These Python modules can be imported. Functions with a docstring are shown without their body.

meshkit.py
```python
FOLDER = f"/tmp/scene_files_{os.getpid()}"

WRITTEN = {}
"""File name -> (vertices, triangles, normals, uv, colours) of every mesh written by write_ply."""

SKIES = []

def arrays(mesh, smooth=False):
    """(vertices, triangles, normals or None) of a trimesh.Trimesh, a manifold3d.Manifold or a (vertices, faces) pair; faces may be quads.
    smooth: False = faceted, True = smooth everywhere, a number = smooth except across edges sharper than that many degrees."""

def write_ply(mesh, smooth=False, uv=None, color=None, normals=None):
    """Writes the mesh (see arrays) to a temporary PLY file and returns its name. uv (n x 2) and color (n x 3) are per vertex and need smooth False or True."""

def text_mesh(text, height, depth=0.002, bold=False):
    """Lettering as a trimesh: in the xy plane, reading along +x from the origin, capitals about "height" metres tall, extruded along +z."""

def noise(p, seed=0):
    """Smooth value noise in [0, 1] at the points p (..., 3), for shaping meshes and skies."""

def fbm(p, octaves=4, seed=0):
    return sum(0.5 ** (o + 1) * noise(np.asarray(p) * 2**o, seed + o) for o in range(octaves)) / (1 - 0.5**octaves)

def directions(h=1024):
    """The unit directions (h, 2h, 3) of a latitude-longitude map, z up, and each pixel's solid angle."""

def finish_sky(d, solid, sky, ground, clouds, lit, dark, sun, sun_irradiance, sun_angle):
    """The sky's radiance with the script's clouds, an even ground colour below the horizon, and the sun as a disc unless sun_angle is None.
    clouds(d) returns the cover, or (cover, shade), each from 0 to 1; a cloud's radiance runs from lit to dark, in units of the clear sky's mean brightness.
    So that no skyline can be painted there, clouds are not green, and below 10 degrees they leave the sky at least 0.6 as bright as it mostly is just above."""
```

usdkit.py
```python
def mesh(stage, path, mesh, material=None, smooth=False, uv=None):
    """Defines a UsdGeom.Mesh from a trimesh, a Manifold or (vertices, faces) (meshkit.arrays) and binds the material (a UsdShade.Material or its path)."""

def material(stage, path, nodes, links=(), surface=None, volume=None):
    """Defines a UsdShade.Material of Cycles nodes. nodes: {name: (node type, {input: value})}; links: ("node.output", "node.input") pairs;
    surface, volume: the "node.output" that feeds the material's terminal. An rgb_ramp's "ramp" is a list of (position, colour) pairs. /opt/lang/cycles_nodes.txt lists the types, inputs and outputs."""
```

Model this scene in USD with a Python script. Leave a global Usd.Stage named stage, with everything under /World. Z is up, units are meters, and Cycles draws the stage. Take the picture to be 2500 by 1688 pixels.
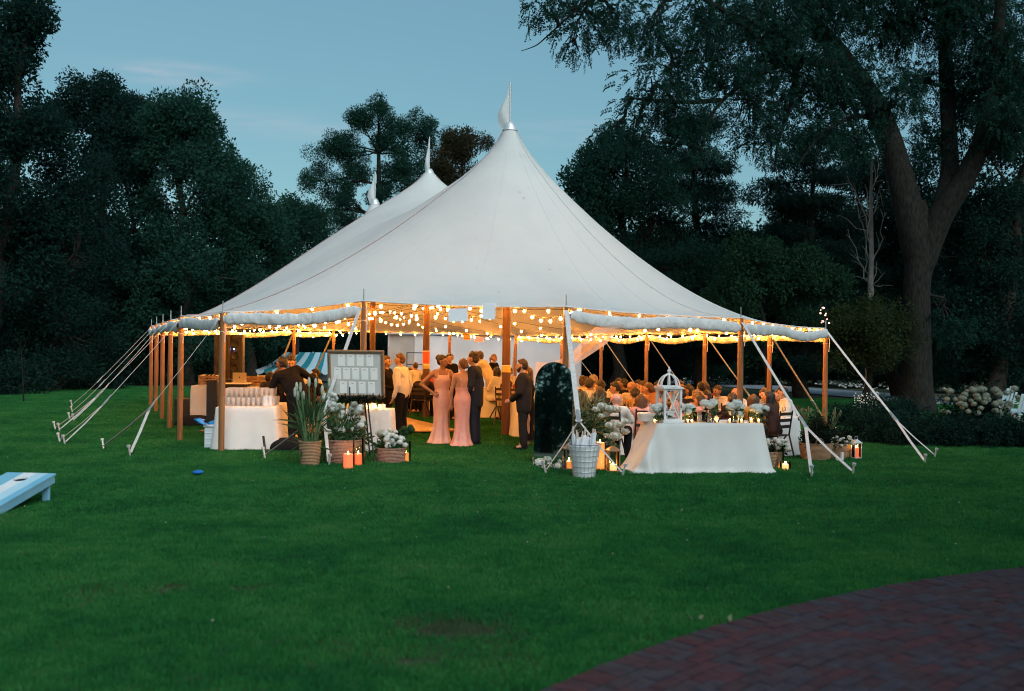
import math, random
import numpy as np
import trimesh, manifold3d, usdkit, meshkit
from manifold3d import Manifold
from pxr import Usd, UsdGeom, UsdLux, UsdShade, Gf, Sdf, Vt

stage = Usd.Stage.CreateInMemory()
UsdGeom.SetStageUpAxis(stage, 'Z'); UsdGeom.SetStageMetersPerUnit(stage, 1.0)
UsdGeom.Xform.Define(stage, '/World'); UsdGeom.Scope.Define(stage, '/World/Looks')
R = random.Random(7); NP = np.random.default_rng(7)
PI = math.pi
A = np.array

# ------------------------------------------------------------------ camera, sky, dusk light, exposure
F, H, ROLL, HOR = 2500.0, 1.85, 0.0105, 848.0
EXPOSURE = 1.1
SUN_EL, SUN_X, SUN_Y = math.radians(12.0), 0.45, -1.0
SKY_STRENGTH, GLOW = 0.041, 0.375
cam = UsdGeom.Camera.Define(stage, '/World/camera')
cr, sr, pt = math.cos(ROLL), math.sin(ROLL), math.atan2(4.0, F)
fw = A([0, math.cos(pt), math.sin(pt)]); rt = A([cr, 0, sr]); rt -= fw * rt.dot(fw); rt /= np.linalg.norm(rt); up = np.cross(rt, fw)
cam.AddTransformOp().Set(Gf.Matrix4d(*[float(x) for row in ((*rt, 0), (*up, 0), (*(-fw), 0), (0, 0, H, 1)) for x in row]))
cam.CreateHorizontalApertureAttr(36.0); cam.CreateVerticalApertureAttr(36.0 * 691 / 1024); cam.CreateFocalLengthAttr(36.0)
cam.CreateFStopAttr(1.3); cam.CreateFocusDistanceAttr(23.0); cam.CreateExposureAttr(EXPOSURE)

dome = UsdLux.DomeLight.Define(stage, '/World/sky')
skm = usdkit.material(stage, '/World/Looks/sky_look', {
    'sky': ('sky_texture', {'sky_type': 'single_scattering', 'sun_disc': False, 'sun_elevation': SUN_EL, 'sun_rotation': math.atan2(SUN_X, SUN_Y), 'altitude': 100.0, 'air_density': 1.0, 'aerosol_density': 0.3, 'ozone_density': 1.6}),
    'tint': ('mix', {'mix_type': 'multiply', 'fac': 1.0, 'color2': (1.0, 1.22, 1.10)}),
    'even': ('mix', {'mix_type': 'mix', 'fac': 0.5, 'color2': (2.35, 5.0, 6.5)}),
    'tc': ('texture_coordinate', {}), 'mp': ('mapping', {'scale': (9.0, 9.0, 55.0)}), 'n': ('noise_texture', {'scale': 1.0, 'detail': 5.0, 'roughness': 0.55}),
    'rp': ('rgb_ramp', {'ramp': [(0.0, (0, 0, 0)), (0.40, (0, 0, 0)), (0.62, (1, 1, 1)), (1.0, (1, 1, 1))]}),
    **{k + str(i): v for i, (c, sc, am) in enumerate((((-.309, .920, .243), (11.0, 6.0, 75.0), .75), ((-.236, .948, .205), (7.0, 6.0, 60.0), .42), ((.058, .977, .205), (8.0, 6.0, 60.0), .35))) for k, v in dict(
        s=('vector_math', {'math_type': 'subtract', 'vector2': c}), m=('vector_math', {'math_type': 'multiply', 'vector2': sc}), l=('vector_math', {'math_type': 'length'}),
        r=('map_range', {'range_type': 'smoothstep', 'from_min': 0.0, 'from_max': 1.15, 'to_min': am, 'to_max': 0.0, 'clamp': True})).items()},
    'a0': ('math', {'math_type': 'add'}), 'a1': ('math', {'math_type': 'add'}), 'mul': ('math', {'math_type': 'multiply'}),
    'cl': ('mix', {'mix_type': 'mix', 'color2': (5.4, 6.2, 7.1)}),
    'bg': ('background_shader', {'strength': SKY_STRENGTH})},
    [('sky.color', 'tint.color1'), ('tint.color', 'even.color1'), ('tc.generated', 'mp.vector'), ('mp.vector', 'n.vector'), ('n.fac', 'rp.fac'), ('rp.color', 'mul.value1'),
     *[x for i in range(3) for x in (('tc.generated', f's{i}.vector1'), (f's{i}.vector', f'm{i}.vector1'), (f'm{i}.vector', f'l{i}.vector1'), (f'l{i}.value', f'r{i}.value'))],
     ('r0.result', 'a0.value1'), ('r1.result', 'a0.value2'), ('a0.value', 'a1.value1'), ('r2.result', 'a1.value2'), ('a1.value', 'mul.value2'),
     ('mul.value', 'cl.fac'), ('even.color', 'cl.color1'), ('cl.color', 'bg.color')], surface='bg.background')
UsdShade.MaterialBindingAPI.Apply(dome.GetPrim()).Bind(skm)
dome.GetPrim().SetCustomDataByKey('label', 'clear teal blue dusk sky with faint pink cloud streaks'); dome.GetPrim().SetCustomDataByKey('kind', 'structure')
sun = UsdLux.DistantLight.Define(stage, '/World/dusk_glow')
sun.CreateIntensityAttr(GLOW); sun.CreateAngleAttr(60.0); sun.CreateColorAttr(Gf.Vec3f(0.93, 1.0, 1.0)); sun.GetPrim().CreateAttribute('inputs:normalize', Sdf.ValueTypeNames.Bool).Set(True)
sd = A([SUN_X, SUN_Y, 0.0]); sd /= np.linalg.norm(sd); GEL = math.radians(39); sd = A([sd[0] * math.cos(GEL), sd[1] * math.cos(GEL), math.sin(GEL)])
zx = sd; xx = np.cross([0, 0, 1.0], zx); xx /= np.linalg.norm(xx); yx = np.cross(zx, xx)
sun.AddTransformOp().Set(Gf.Matrix4d(*[float(x) for row in ((*xx, 0), (*yx, 0), (*zx, 0), (0, 0, 30, 1)) for x in row]))

# ------------------------------------------------------------------ where a point of the photograph lies in the place
def S(t):
    t = np.clip(t, 0, 1); return t * t * (3 - 2 * t)
def terr(x, y):
    x = np.asarray(x, float); y = np.asarray(y, float)
    return -.22 * S((x - .3) / 3.0) * S((y - 14.5) / 5.0)
def ray(px, py):
    u, v = (px - 1250) / F, (py - HOR) / F
    return u + ROLL * v, -(v - ROLL * u)
def at(px, py, Y):
    a, b = ray(px, py); return A([a * Y, Y, H + b * Y])
_YS = np.linspace(3, 120, 24000)
def ground(px, py, h=0.0):
    a, b = ray(px, py); z = H + b * _YS - terr(a * _YS, _YS) - h
    i = int(np.argmax(z < 0)); return A([a * _YS[i], _YS[i], float(terr(a * _YS[i], _YS[i]))])
def gat(px, Y, py=900):
    a, _ = ray(px, py); return A([a * Y, Y, float(terr(a * Y, Y))])
def topx(p):
    a, b = p[0] / p[1], (p[2] - H) / p[1]; v = -b + ROLL * a; return 1250 + F * (a - ROLL * v), HOR + F * v

# ------------------------------------------------------------------ writing prims
used = {}
def path_for(parent, name):
    k = (parent, name); n = used.get(k, 0); used[k] = n + 1
    return f'{parent}/{name}' + (f'_{n:03d}' if n else '')
def setdata(p, **kw):
    for k, v in kw.items():
        if v: p.SetCustomDataByKey(k, v)
def thing(name, label, cat, loc=(0, 0, 0), rotz=0.0, group=None, kind=None):
    x = UsdGeom.Xform.Define(stage, path_for('/World', name))
    x.AddTranslateOp().Set(Gf.Vec3d(*[float(v) for v in loc])); x.AddRotateZOp().Set(float(math.degrees(rotz)))
    setdata(x.GetPrim(), label=label, category=cat, group=group, kind=kind)
    return x.GetPrim()
def part(name, mesh, m, parent, smooth=False, label=None, kind=None):
    pp = parent.GetPath().pathString if parent is not None else '/World'
    o = usdkit.mesh(stage, path_for(pp, name), mesh, M[m] if isinstance(m, str) else m, smooth=smooth)
    if 'canopy' in name or 'cloth' in name or 'leaf' in name: o.CreateDoubleSidedAttr(True)
    setdata(o.GetPrim(), label=label, kind=kind)
    return o.GetPrim()
def single(name, mesh, m, label, cat, loc=(0, 0, 0), rotz=0.0, group=None, kind=None, smooth=False):
    o = usdkit.mesh(stage, path_for('/World', name), mesh, M[m] if isinstance(m, str) else m, smooth=smooth)
    o.AddTranslateOp().Set(Gf.Vec3d(*[float(v) for v in loc])); o.AddRotateZOp().Set(float(math.degrees(rotz)))
    setdata(o.GetPrim(), label=label, category=cat, group=group, kind=kind)
    return o.GetPrim()
def dup(root, loc, rotz, label=None, group=None, scale=None):
    was = root.GetCustomData(); base = root.GetName()
    x = UsdGeom.Xform.Define(stage, path_for('/World', base)); p = x.GetPrim()
    p.GetReferences().AddInternalReference(root.GetPath()); p.SetInstanceable(True)
    for op in ('translate', 'rotateZ'):
        pass
    UsdGeom.XformCommonAPI  # the ops come from the reference; their values are overridden here
    p.GetAttribute('xformOp:translate').Set(Gf.Vec3d(*[float(v) for v in loc])); p.GetAttribute('xformOp:rotateZ').Set(float(math.degrees(rotz)))
    setdata(p, label=label or was.get('label'), category=was.get('category'), group=group or was.get('group'))
    return p
def scatter(name, parent, protos, mats, pos, quat, scl, idx, kind=None):
    pp = parent.GetPath().pathString if parent is not None else '/World'
    pi = UsdGeom.PointInstancer.Define(stage, path_for(pp, name)); base = pi.GetPath().pathString; targets = []
    for i, pr in enumerate(protos):
        m = usdkit.mesh(stage, f'{base}/shape_{i}', pr, M[mats[i]] if isinstance(mats[i], str) else mats[i]); m.CreateDoubleSidedAttr(True); targets.append(m.GetPath())
    pi.CreatePrototypesRel().SetTargets(targets)
    pi.CreatePositionsAttr(Vt.Vec3fArray.FromNumpy(np.asarray(pos, np.float32)))
    pi.CreateScalesAttr(Vt.Vec3fArray.FromNumpy(np.repeat(np.asarray(scl, np.float32)[:, None], 3, 1) if np.ndim(scl) == 1 else np.asarray(scl, np.float32)))
    pi.CreateOrientationsAttr(Vt.QuathArray([Gf.Quath(float(q[0]), float(q[1]), float(q[2]), float(q[3])) for q in quat]))
    pi.CreateProtoIndicesAttr(Vt.IntArray.FromNumpy(np.asarray(idx, np.int32)))
    setdata(pi.GetPrim(), kind=kind)
    return pi.GetPrim()
def rquat(rng, n, full=True):
    if full:
        q = rng.normal(size=(n, 4)); return q / np.linalg.norm(q, axis=1, keepdims=True)
    a = rng.uniform(0, PI * 2, n); return np.stack([np.cos(a / 2), 0 * a, 0 * a, np.sin(a / 2)], 1)

# ------------------------------------------------------------------ shapes
def join(ms):
    vs, fs, n = [], [], 0
    for v, f in ms:
        v = np.asarray(v, float); f = np.asarray(f, int)
        if f.shape[1] == 4: f = np.vstack([f[:, [0, 1, 2]], f[:, [0, 2, 3]]])
        vs.append(v); fs.append(f + n); n += len(v)
    return np.vstack(vs), np.vstack(fs)
def tm(m):
    return np.asarray(m.vertices), np.asarray(m.faces)
BV = A([[x, y, z] for x in (-.5, .5) for y in (-.5, .5) for z in (-.5, .5)])
BF = A([[0, 1, 3, 2], [4, 6, 7, 5], [0, 4, 5, 1], [2, 3, 7, 6], [0, 2, 6, 4], [1, 5, 7, 3]])
def box(c, s, rot=None):
    v = BV * A(s, float)
    if rot is not None: v = v @ rot.T
    return v + A(c, float), BF
def rz(a): c, s = math.cos(a), math.sin(a); return A([[c, -s, 0], [s, c, 0], [0, 0, 1.0]])
def rx(a): c, s = math.cos(a), math.sin(a); return A([[1.0, 0, 0], [0, c, -s], [0, s, c]])
def ry(a): c, s = math.cos(a), math.sin(a); return A([[c, 0, s], [0, 1.0, 0], [-s, 0, c]])
def mv(m, t=(0, 0, 0), rot=None, s=1.0):
    v = np.asarray(m[0], float) * s
    if rot is not None: v = v @ rot.T
    return v + A(t, float), m[1]
def rbox(c, s, r=.01, rot=None):
    h = [max(x / 2 - r, 1e-4) for x in s]
    ps = [[sx * (h[0] + dx), sy * (h[1] + dy), sz * (h[2] + dz)] for sx in (-1, 1) for sy in (-1, 1) for sz in (-1, 1) for dx, dy, dz in ((r, 0, 0), (0, r, 0), (0, 0, r))]
    m = Manifold.hull_points(A(ps)).to_mesh(); v = m.vert_properties[:, :3].astype(float)
    if rot is not None: v = v @ rot.T
    return v + A(c, float), m.tri_verts
def tube(pts, rad, n=8, cap=True):
    p = A(pts, float); k = len(p); rad = np.broadcast_to(A(rad, float), (k,))
    t = np.gradient(p, axis=0); t /= np.linalg.norm(t, axis=1, keepdims=True) + 1e-12
    ref = A([0, 0, 1.0]) if abs(t[:, 2]).mean() < .8 else A([1.0, 0, 0])
    a = np.cross(t, ref); a /= np.linalg.norm(a, axis=1, keepdims=True) + 1e-12; b = np.cross(t, a)
    g = np.arange(n) * 2 * PI / n
    v = (p[:, None] + rad[:, None, None] * (np.cos(g)[None, :, None] * a[:, None] + np.sin(g)[None, :, None] * b[:, None])).reshape(-1, 3)
    i, j = np.meshgrid(np.arange(k - 1), np.arange(n), indexing='ij')
    f = np.stack([i * n + j, (i + 1) * n + j, (i + 1) * n + (j + 1) % n, i * n + (j + 1) % n], -1).reshape(-1, 4)
    f = np.vstack([f[:, [0, 1, 2]], f[:, [0, 2, 3]]])
    if cap:
        v = np.vstack([v, p[0], p[-1]]); c0, c1 = len(v) - 2, len(v) - 1; jj = np.arange(n)
        f = np.vstack([f, np.stack([np.full(n, c0), jj, (jj + 1) % n], 1), np.stack([np.full(n, c1), (k - 1) * n + (jj + 1) % n, (k - 1) * n + jj], 1)])
    return v, f
def lathe(prof, n=24, c=(0, 0, 0)):
    p = A(prof, float); g = np.arange(n) * 2 * PI / n; k = len(p)
    v = np.stack([p[:, None, 0] * np.cos(g), p[:, None, 0] * np.sin(g), np.repeat(p[:, 1:2], n, 1)], -1).reshape(-1, 3) + A(c, float)
    i, j = np.meshgrid(np.arange(k - 1), np.arange(n), indexing='ij')
    f = np.stack([i * n + j, i * n + (j + 1) % n, (i + 1) * n + (j + 1) % n, (i + 1) * n + j], -1).reshape(-1, 4)
    return v, f
def ball(c, r, sub=1, s=(1, 1, 1)):
    m = trimesh.creation.icosphere(sub, 1.0); return m.vertices * A(s) * r + A(c, float), m.faces
def cyl(c, r, h, n=20, r2=None):
    r2 = r if r2 is None else r2
    return lathe([(0.0001, 0), (r, 0), (r2, h), (.0001, h)], n, c)
def grid(fn, nu, nv):
    u, v = np.meshgrid(np.linspace(0, 1, nu), np.linspace(0, 1, nv), indexing='ij'); p = fn(u, v)
    i, j = np.meshgrid(np.arange(nu - 1), np.arange(nv - 1), indexing='ij')
    return p.reshape(-1, 3), np.stack([i * nv + j, (i + 1) * nv + j, (i + 1) * nv + j + 1, i * nv + j + 1], -1).reshape(-1, 4)
def band(pts, w, t, side=None):
    """A flat webbing strap along a polyline: width w across, thickness t."""
    p = A(pts, float); d = np.gradient(p, axis=0); d /= np.linalg.norm(d, axis=1, keepdims=True)
    s = np.cross(d, A([0, 0, 1.0]) if side is None else A(side, float)); s /= np.linalg.norm(s, axis=1, keepdims=True); nn = np.cross(s, d)
    w = np.broadcast_to(A(w, float), (len(p),))[:, None]
    ring = np.stack([p + s * w / 2 + nn * t / 2, p - s * w / 2 + nn * t / 2, p - s * w / 2 - nn * t / 2, p + s * w / 2 - nn * t / 2], 1)
    k = len(p); v = ring.reshape(-1, 3); i, j = np.meshgrid(np.arange(k - 1), np.arange(4), indexing='ij')
    f = np.stack([i * 4 + j, i * 4 + (j + 1) % 4, (i + 1) * 4 + (j + 1) % 4, (i + 1) * 4 + j], -1).reshape(-1, 4)
    return v, np.vstack([f, [[3, 2, 1, 0]], [[4 * k - 4, 4 * k - 3, 4 * k - 2, 4 * k - 1]]])
def drape(outline, ztop, zbot, flare=.05, fold=.03, nf=14, seed=0, rows=7, pool=0.0):
    """A cloth over a table: the flat top and a folded skirt hanging round the closed outline (k x 2)."""
    o = A(outline, float); k = len(o); c = o.mean(0); rng = np.random.default_rng(seed)
    tg = np.roll(o, -1, 0) - np.roll(o, 1, 0); nrm = np.stack([tg[:, 1], -tg[:, 0]], 1); nrm /= np.linalg.norm(nrm, axis=1, keepdims=True)
    nrm *= np.sign((nrm * (o - c)).sum(1))[:, None]
    s = np.concatenate([[0], np.cumsum(np.linalg.norm(np.diff(np.vstack([o, o[:1]]), axis=0), axis=1))]); L = s[-1]; s = s[:-1] / L
    w = sum(rng.uniform(.4, 1) * np.sin(2 * PI * s * m + rng.uniform(0, 6)) for m in (nf, nf + 3, int(nf * 1.7), 5)) / 2.2
    rings = [np.column_stack([c + (o - c) * q, np.full(k, ztop)]) for q in (.55, .97)] + [np.column_stack([o, np.full(k, ztop - .004)])]
    for r in range(1, rows + 1):
        t = r / rows; off = flare * t ** 1.3 + fold * t * w + .006
        rings.append(np.column_stack([o + nrm * (off + (pool * (1 + w) if r == rows else 0))[:, None], np.full(k, ztop - .01 + (zbot - ztop + .01) * t)]))
    v = np.vstack(rings + [[[c[0], c[1], ztop]]]); n = len(rings); i, j = np.meshgrid(np.arange(n - 1), np.arange(k), indexing='ij')
    f = np.stack([i * k + j, (i + 1) * k + j, (i + 1) * k + (j + 1) % k, i * k + (j + 1) % k], -1).reshape(-1, 4); f = np.vstack([f[:, [0, 1, 2]], f[:, [0, 2, 3]]])
    jj = np.arange(k); return v, np.vstack([f, np.stack([np.full(k, len(v) - 1), jj, (jj + 1) % k], 1)])
def rect_outline(lx, ly, r=.03, n=22):
    pts = []
    for cx, cy, a0 in ((lx / 2 - r, ly / 2 - r, 0), (-lx / 2 + r, ly / 2 - r, PI / 2), (-lx / 2 + r, -ly / 2 + r, PI), (lx / 2 - r, -ly / 2 + r, 1.5 * PI)):
        for q in range(5): pts.append((cx + r * math.cos(a0 + q * PI / 8), cy + r * math.sin(a0 + q * PI / 8)))
    p = A(pts); p = np.vstack([p, p[:1]]); out = []
    for a, b in zip(p[:-1], p[1:]):
        m = max(1, int(np.linalg.norm(b - a) / (2 * (lx + ly) / (4 * n))))
        out += [a + (b - a) * q / m for q in range(m)]
    return A(out)
def round_outline(r, n=80): a = np.arange(n) * 2 * PI / n; return np.stack([r * np.cos(a), r * np.sin(a)], 1)
def leaves(n, radii, ll, lw, seed, droop=.0, centre=(0, 0, 0), shell=0.0):
    """n folded four-cornered leaves spread through an ellipsoid."""
    g = np.random.default_rng(seed); d = g.normal(size=(n, 3)); d /= np.linalg.norm(d, axis=1, keepdims=True)
    p = d * (shell + (1 - shell) * g.random((n, 1)) ** (1 / 2.4)) * A(radii) + A(centre)
    ax = g.normal(size=(n, 3)) + d * .9; ax[:, 2] -= droop; ax /= np.linalg.norm(ax, axis=1, keepdims=True)
    sd = np.cross(ax, g.normal(size=(n, 3))); sd /= np.linalg.norm(sd, axis=1, keepdims=True); nn = np.cross(ax, sd)
    L = ll * g.uniform(.7, 1.25, (n, 1)); Wd = lw * g.uniform(.75, 1.2, (n, 1))
    v = np.stack([p, p + ax * L * .5 + sd * Wd * .5 + nn * Wd * .16, p + ax * L - nn * L * .06, p + ax * L * .5 - sd * Wd * .5 + nn * Wd * .16], 1).reshape(-1, 3)
    i = np.arange(n)[:, None] * 4; return v, np.vstack([i + A([[0, 1, 2]]), i + A([[0, 2, 3]])])
def sprays(n, radius, seed, leaflets=9, rl=.34, ll=.085, lw=.032, droop=.5):
    """Feathery compound leaves: drooping stalks each with a row of paired leaflets."""
    g = np.random.default_rng(seed); ms = []
    d = g.normal(size=(n, 3)); d /= np.linalg.norm(d, axis=1, keepdims=True); p0 = d * g.random((n, 1)) ** .5 * A([radius, radius, radius * .75])
    ax = d * .9 + g.normal(size=(n, 3)) * .5; ax[:, 2] -= droop; ax /= np.linalg.norm(ax, axis=1, keepdims=True)
    sd = np.cross(ax, g.normal(size=(n, 3))); sd /= np.linalg.norm(sd, axis=1, keepdims=True); V = []
    for k in range(leaflets):
        t = (k + 1) / leaflets; b = p0 + ax * rl * t + A([0, 0, -1]) * (rl * .35 * t * t)
        for s in (-1, 1):
            q = sd * s * .85 + ax * .5 + g.normal(size=(n, 3)) * .15; q[:, 2] -= .15; q /= np.linalg.norm(q, axis=1, keepdims=True); w = np.cross(q, g.normal(size=(n, 3))); w /= np.linalg.norm(w, axis=1, keepdims=True)
            L = ll * g.uniform(.8, 1.2, (n, 1)); V.append(np.stack([b, b + q * L * .5 + w * lw / 2, b + q * L, b + q * L * .5 - w * lw / 2], 1))
    v = np.concatenate(V).reshape(-1, 3); i = np.arange(len(v) // 4)[:, None] * 4
    return v, np.vstack([i + A([[0, 1, 2]]), i + A([[0, 2, 3]])])
def bloom(r, seed, n=90, squash=.8):
    """A hydrangea head: many four-petalled florets over a rounded cushion."""
    g = np.random.default_rng(seed); i = np.arange(n) + .5; lump = lambda d: (1 + .55 * (meshkit.fbm(d * 1.9 + seed * 3.1, 2, seed % 97) - .5))[:, None]; bv, bf = ball((0, 0, 0), 1.0, 1); ms = [(bv * lump(bv) * A([r, r, r * squash]) * .84, bf)]
    ph = np.arccos(1 - 2 * i / n); th = PI * (1 + 5 ** .5) * i; d = np.stack([np.cos(th) * np.sin(ph), np.sin(th) * np.sin(ph), np.cos(ph)], 1)
    a = np.cross(d, g.normal(size=(n, 3))); a /= np.linalg.norm(a, axis=1, keepdims=True); b = np.cross(d, a)
    p = d * lump(d) * A([r, r, r * squash]) * g.uniform(.84, 1.1, (n, 1)); s = r * .25; V = []
    for k in range(4):
        q = a * math.cos(k * PI / 2) + b * math.sin(k * PI / 2); w = np.cross(d, q); V.append(np.stack([p, p + q * s * .6 + w * s * .45 + d * s * .3, p + q * s * 1.05, p + q * s * .6 - w * s * .45 + d * s * .3], 1))
    v = np.concatenate(V).reshape(-1, 3); j = np.arange(len(v) // 4)[:, None] * 4; ms.append((v, np.vstack([j + A([[0, 1, 2]]), j + A([[0, 2, 3]])])))
    return join(ms)
def rose(r, seed):
    """An open rose: overlapping cupped petals round a tight heart."""
    g = np.random.default_rng(seed); ms = [ball((0, 0, r * .05), r * .5, 1)]
    for ring, (n, rad, tilt) in enumerate(((3, .45, .25), (5, .72, .55), (6, .95, .95))):
        for k in range(n):
            a = k * 2 * PI / n + ring * .5 + g.uniform(-.15, .15)
            def f(u, v, a=a, rad=rad, tilt=tilt):
                w = (u - .5) * 1.5; h = v; q = rad * r * (.55 + .45 * h * (1 + tilt * .35)); ang = a + w * (.62 if rad > .5 else 1.0)
                return np.stack([q * np.cos(ang), q * np.sin(ang), r * (-.5 + h * (1.15 - tilt * .45) - .18 * (2 * u - 1) ** 2 * h)], -1)
            ms.append(grid(f, 4, 3))
    return join(ms)

# ------------------------------------------------------------------ procedural materials
M = {}
def mat(name, c1, c2=None, scale=6.0, rough=.6, bump=0.0, bscale=None, extra=None, detail=4.0, contrast=(.35, .65), space='object', stretch=None):
    """Two tones mottled by noise, with a fine relief."""
    c2 = c2 or tuple(min(1, x * 1.25) for x in c1)
    nodes = {'tc': ('texture_coordinate', {}), 'geo': ('geometry', {}), 'n': ('noise_texture', {'scale': scale, 'detail': detail}), 'r': ('rgb_ramp', {'ramp': [(0, c1), (contrast[0], c1), (contrast[1], c2), (1, c2)]}),
             'p': ('principled_bsdf', {'roughness': rough, **({'specular_ior_level': .15} if rough >= .7 else {}), **(extra or {})})}
    src = 'geo.position' if space == 'world' else 'tc.object'
    links = [('n.fac', 'r.fac'), ('r.color', 'p.base_color')]
    if stretch:
        nodes['mp'] = ('mapping', {'scale': stretch}); links += [(src, 'mp.vector'), ('mp.vector', 'n.vector')]; src = 'mp.vector'
    else: links.append((src, 'n.vector'))
    if bump:
        nodes['bn'] = ('noise_texture', {'scale': bscale or scale * 6, 'detail': 3.0}); nodes['b'] = ('bump', {'strength': bump, 'distance': .01})
        links += [(src, 'bn.vector'), ('bn.fac', 'b.height'), ('b.normal', 'p.normal')]
    M[name] = usdkit.material(stage, f'/World/Looks/{name}', nodes, links, surface='p.BSDF'); return M[name]
def leafmat(name, c1, c2, trans=.35, rough=.55):
    M[name] = usdkit.material(stage, f'/World/Looks/{name}', {'g': ('geometry', {}), 'r': ('rgb_ramp', {'ramp': [(0, c1), (1, c2)]}),
        'p': ('principled_bsdf', {'roughness': rough, 'specular_ior_level': .06}), 't': ('translucent_bsdf', {}), 'm': ('mix_closure', {'fac': trans})},
        [('g.random_per_island', 'r.fac'), ('r.color', 'p.base_color'), ('r.color', 't.color'), ('p.BSDF', 'm.closure1'), ('t.BSDF', 'm.closure2')], surface='m.closure')
def clothmat(name, c, c2=None, trans=.2, scale=3.0, rough=.8, weave=400.0, seam=None):
    c2 = c2 or tuple(x * .93 for x in c)
    M[name] = usdkit.material(stage, f'/World/Looks/{name}', {'g': ('texture_coordinate', {}), 'n': ('noise_texture', {'scale': scale, 'detail': 6.0, 'roughness': .6}), 'r': ('rgb_ramp', {'ramp': [(0, c2), (.4, c2), (.62, c), (1, c)]}),
        'w': ('noise_texture', {'scale': 1.7, 'detail': 2.0, 'roughness': .4, 'distortion': .8}), 'b': ('bump', {'strength': .28, 'distance': .04}),
        'p': ('principled_bsdf', {'roughness': rough, 'specular_ior_level': .2}), 't': ('translucent_bsdf', {}), 'm': ('mix_closure', {'fac': trans})},
        [('g.object', 'n.vector'), ('g.object', 'w.vector'), ('n.fac', 'r.fac'), ('r.color', 'p.base_color'), ('r.color', 't.color'), ('w.fac', 'b.height'), ('b.normal', 'p.normal'), ('p.BSDF', 'm.closure1'), ('t.BSDF', 'm.closure2')], surface='m.closure')
def emit(name, c, s):
    M[name] = usdkit.material(stage, f'/World/Looks/{name}', {'e': ('emission', {'color': c, 'strength': s})}, [], surface='e.emission')
BULB = 195.0
emit('bulb_glow', (1.0, .345, .048), BULB); emit('flame_glow', (1.0, .50, .13), 130.0); emit('red_lamp', (1.0, .10, .05), 1.6); emit('blue_lamp', (.15, .4, 1.0), 12.0); emit('far_lamp', (1.0, .55, .42), 1.6)
def wax(name, c, e, s):
    M[name] = usdkit.material(stage, f'/World/Looks/{name}', {'p': ('principled_bsdf', {'base_color': c, 'roughness': .5, 'emission_color': e, 'emission_strength': s})}, [], surface='p.BSDF')
wax('candle_wax', (.6, .33, .14), (1.0, .27, .04), .42); wax('red_candle_wax', (.55, .17, .08), (1.0, .15, .045), .46); wax('tealight_wax', (.8, .6, .4), (1.0, .42, .12), .8)
def pane(name, tint=(1, 1, 1), gl=.03, ior=1.45):
    M[name] = usdkit.material(stage, f'/World/Looks/{name}', {'t': ('transparent_bsdf', {'color': tint}), 'g': ('glossy_bsdf', {'roughness': gl, 'color': (.9, .9, .9)}), 'f': ('fresnel', {'IOR': ior}), 'm': ('mix_closure', {})},
        [('f.fac', 'm.fac'), ('t.BSDF', 'm.closure1'), ('g.BSDF', 'm.closure2')], surface='m.closure')
pane('clear_glass', (.96, .97, .97)); M['cup_plastic'] = usdkit.material(stage, '/World/Looks/cup_plastic', {'t': ('transparent_bsdf', {}), 'd': ('principled_bsdf', {'base_color': (.7, .68, .66), 'roughness': .25}), 'm': ('mix_closure', {'fac': .34})}, [('t.BSDF', 'm.closure1'), ('d.BSDF', 'm.closure2')], surface='m.closure')
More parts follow.
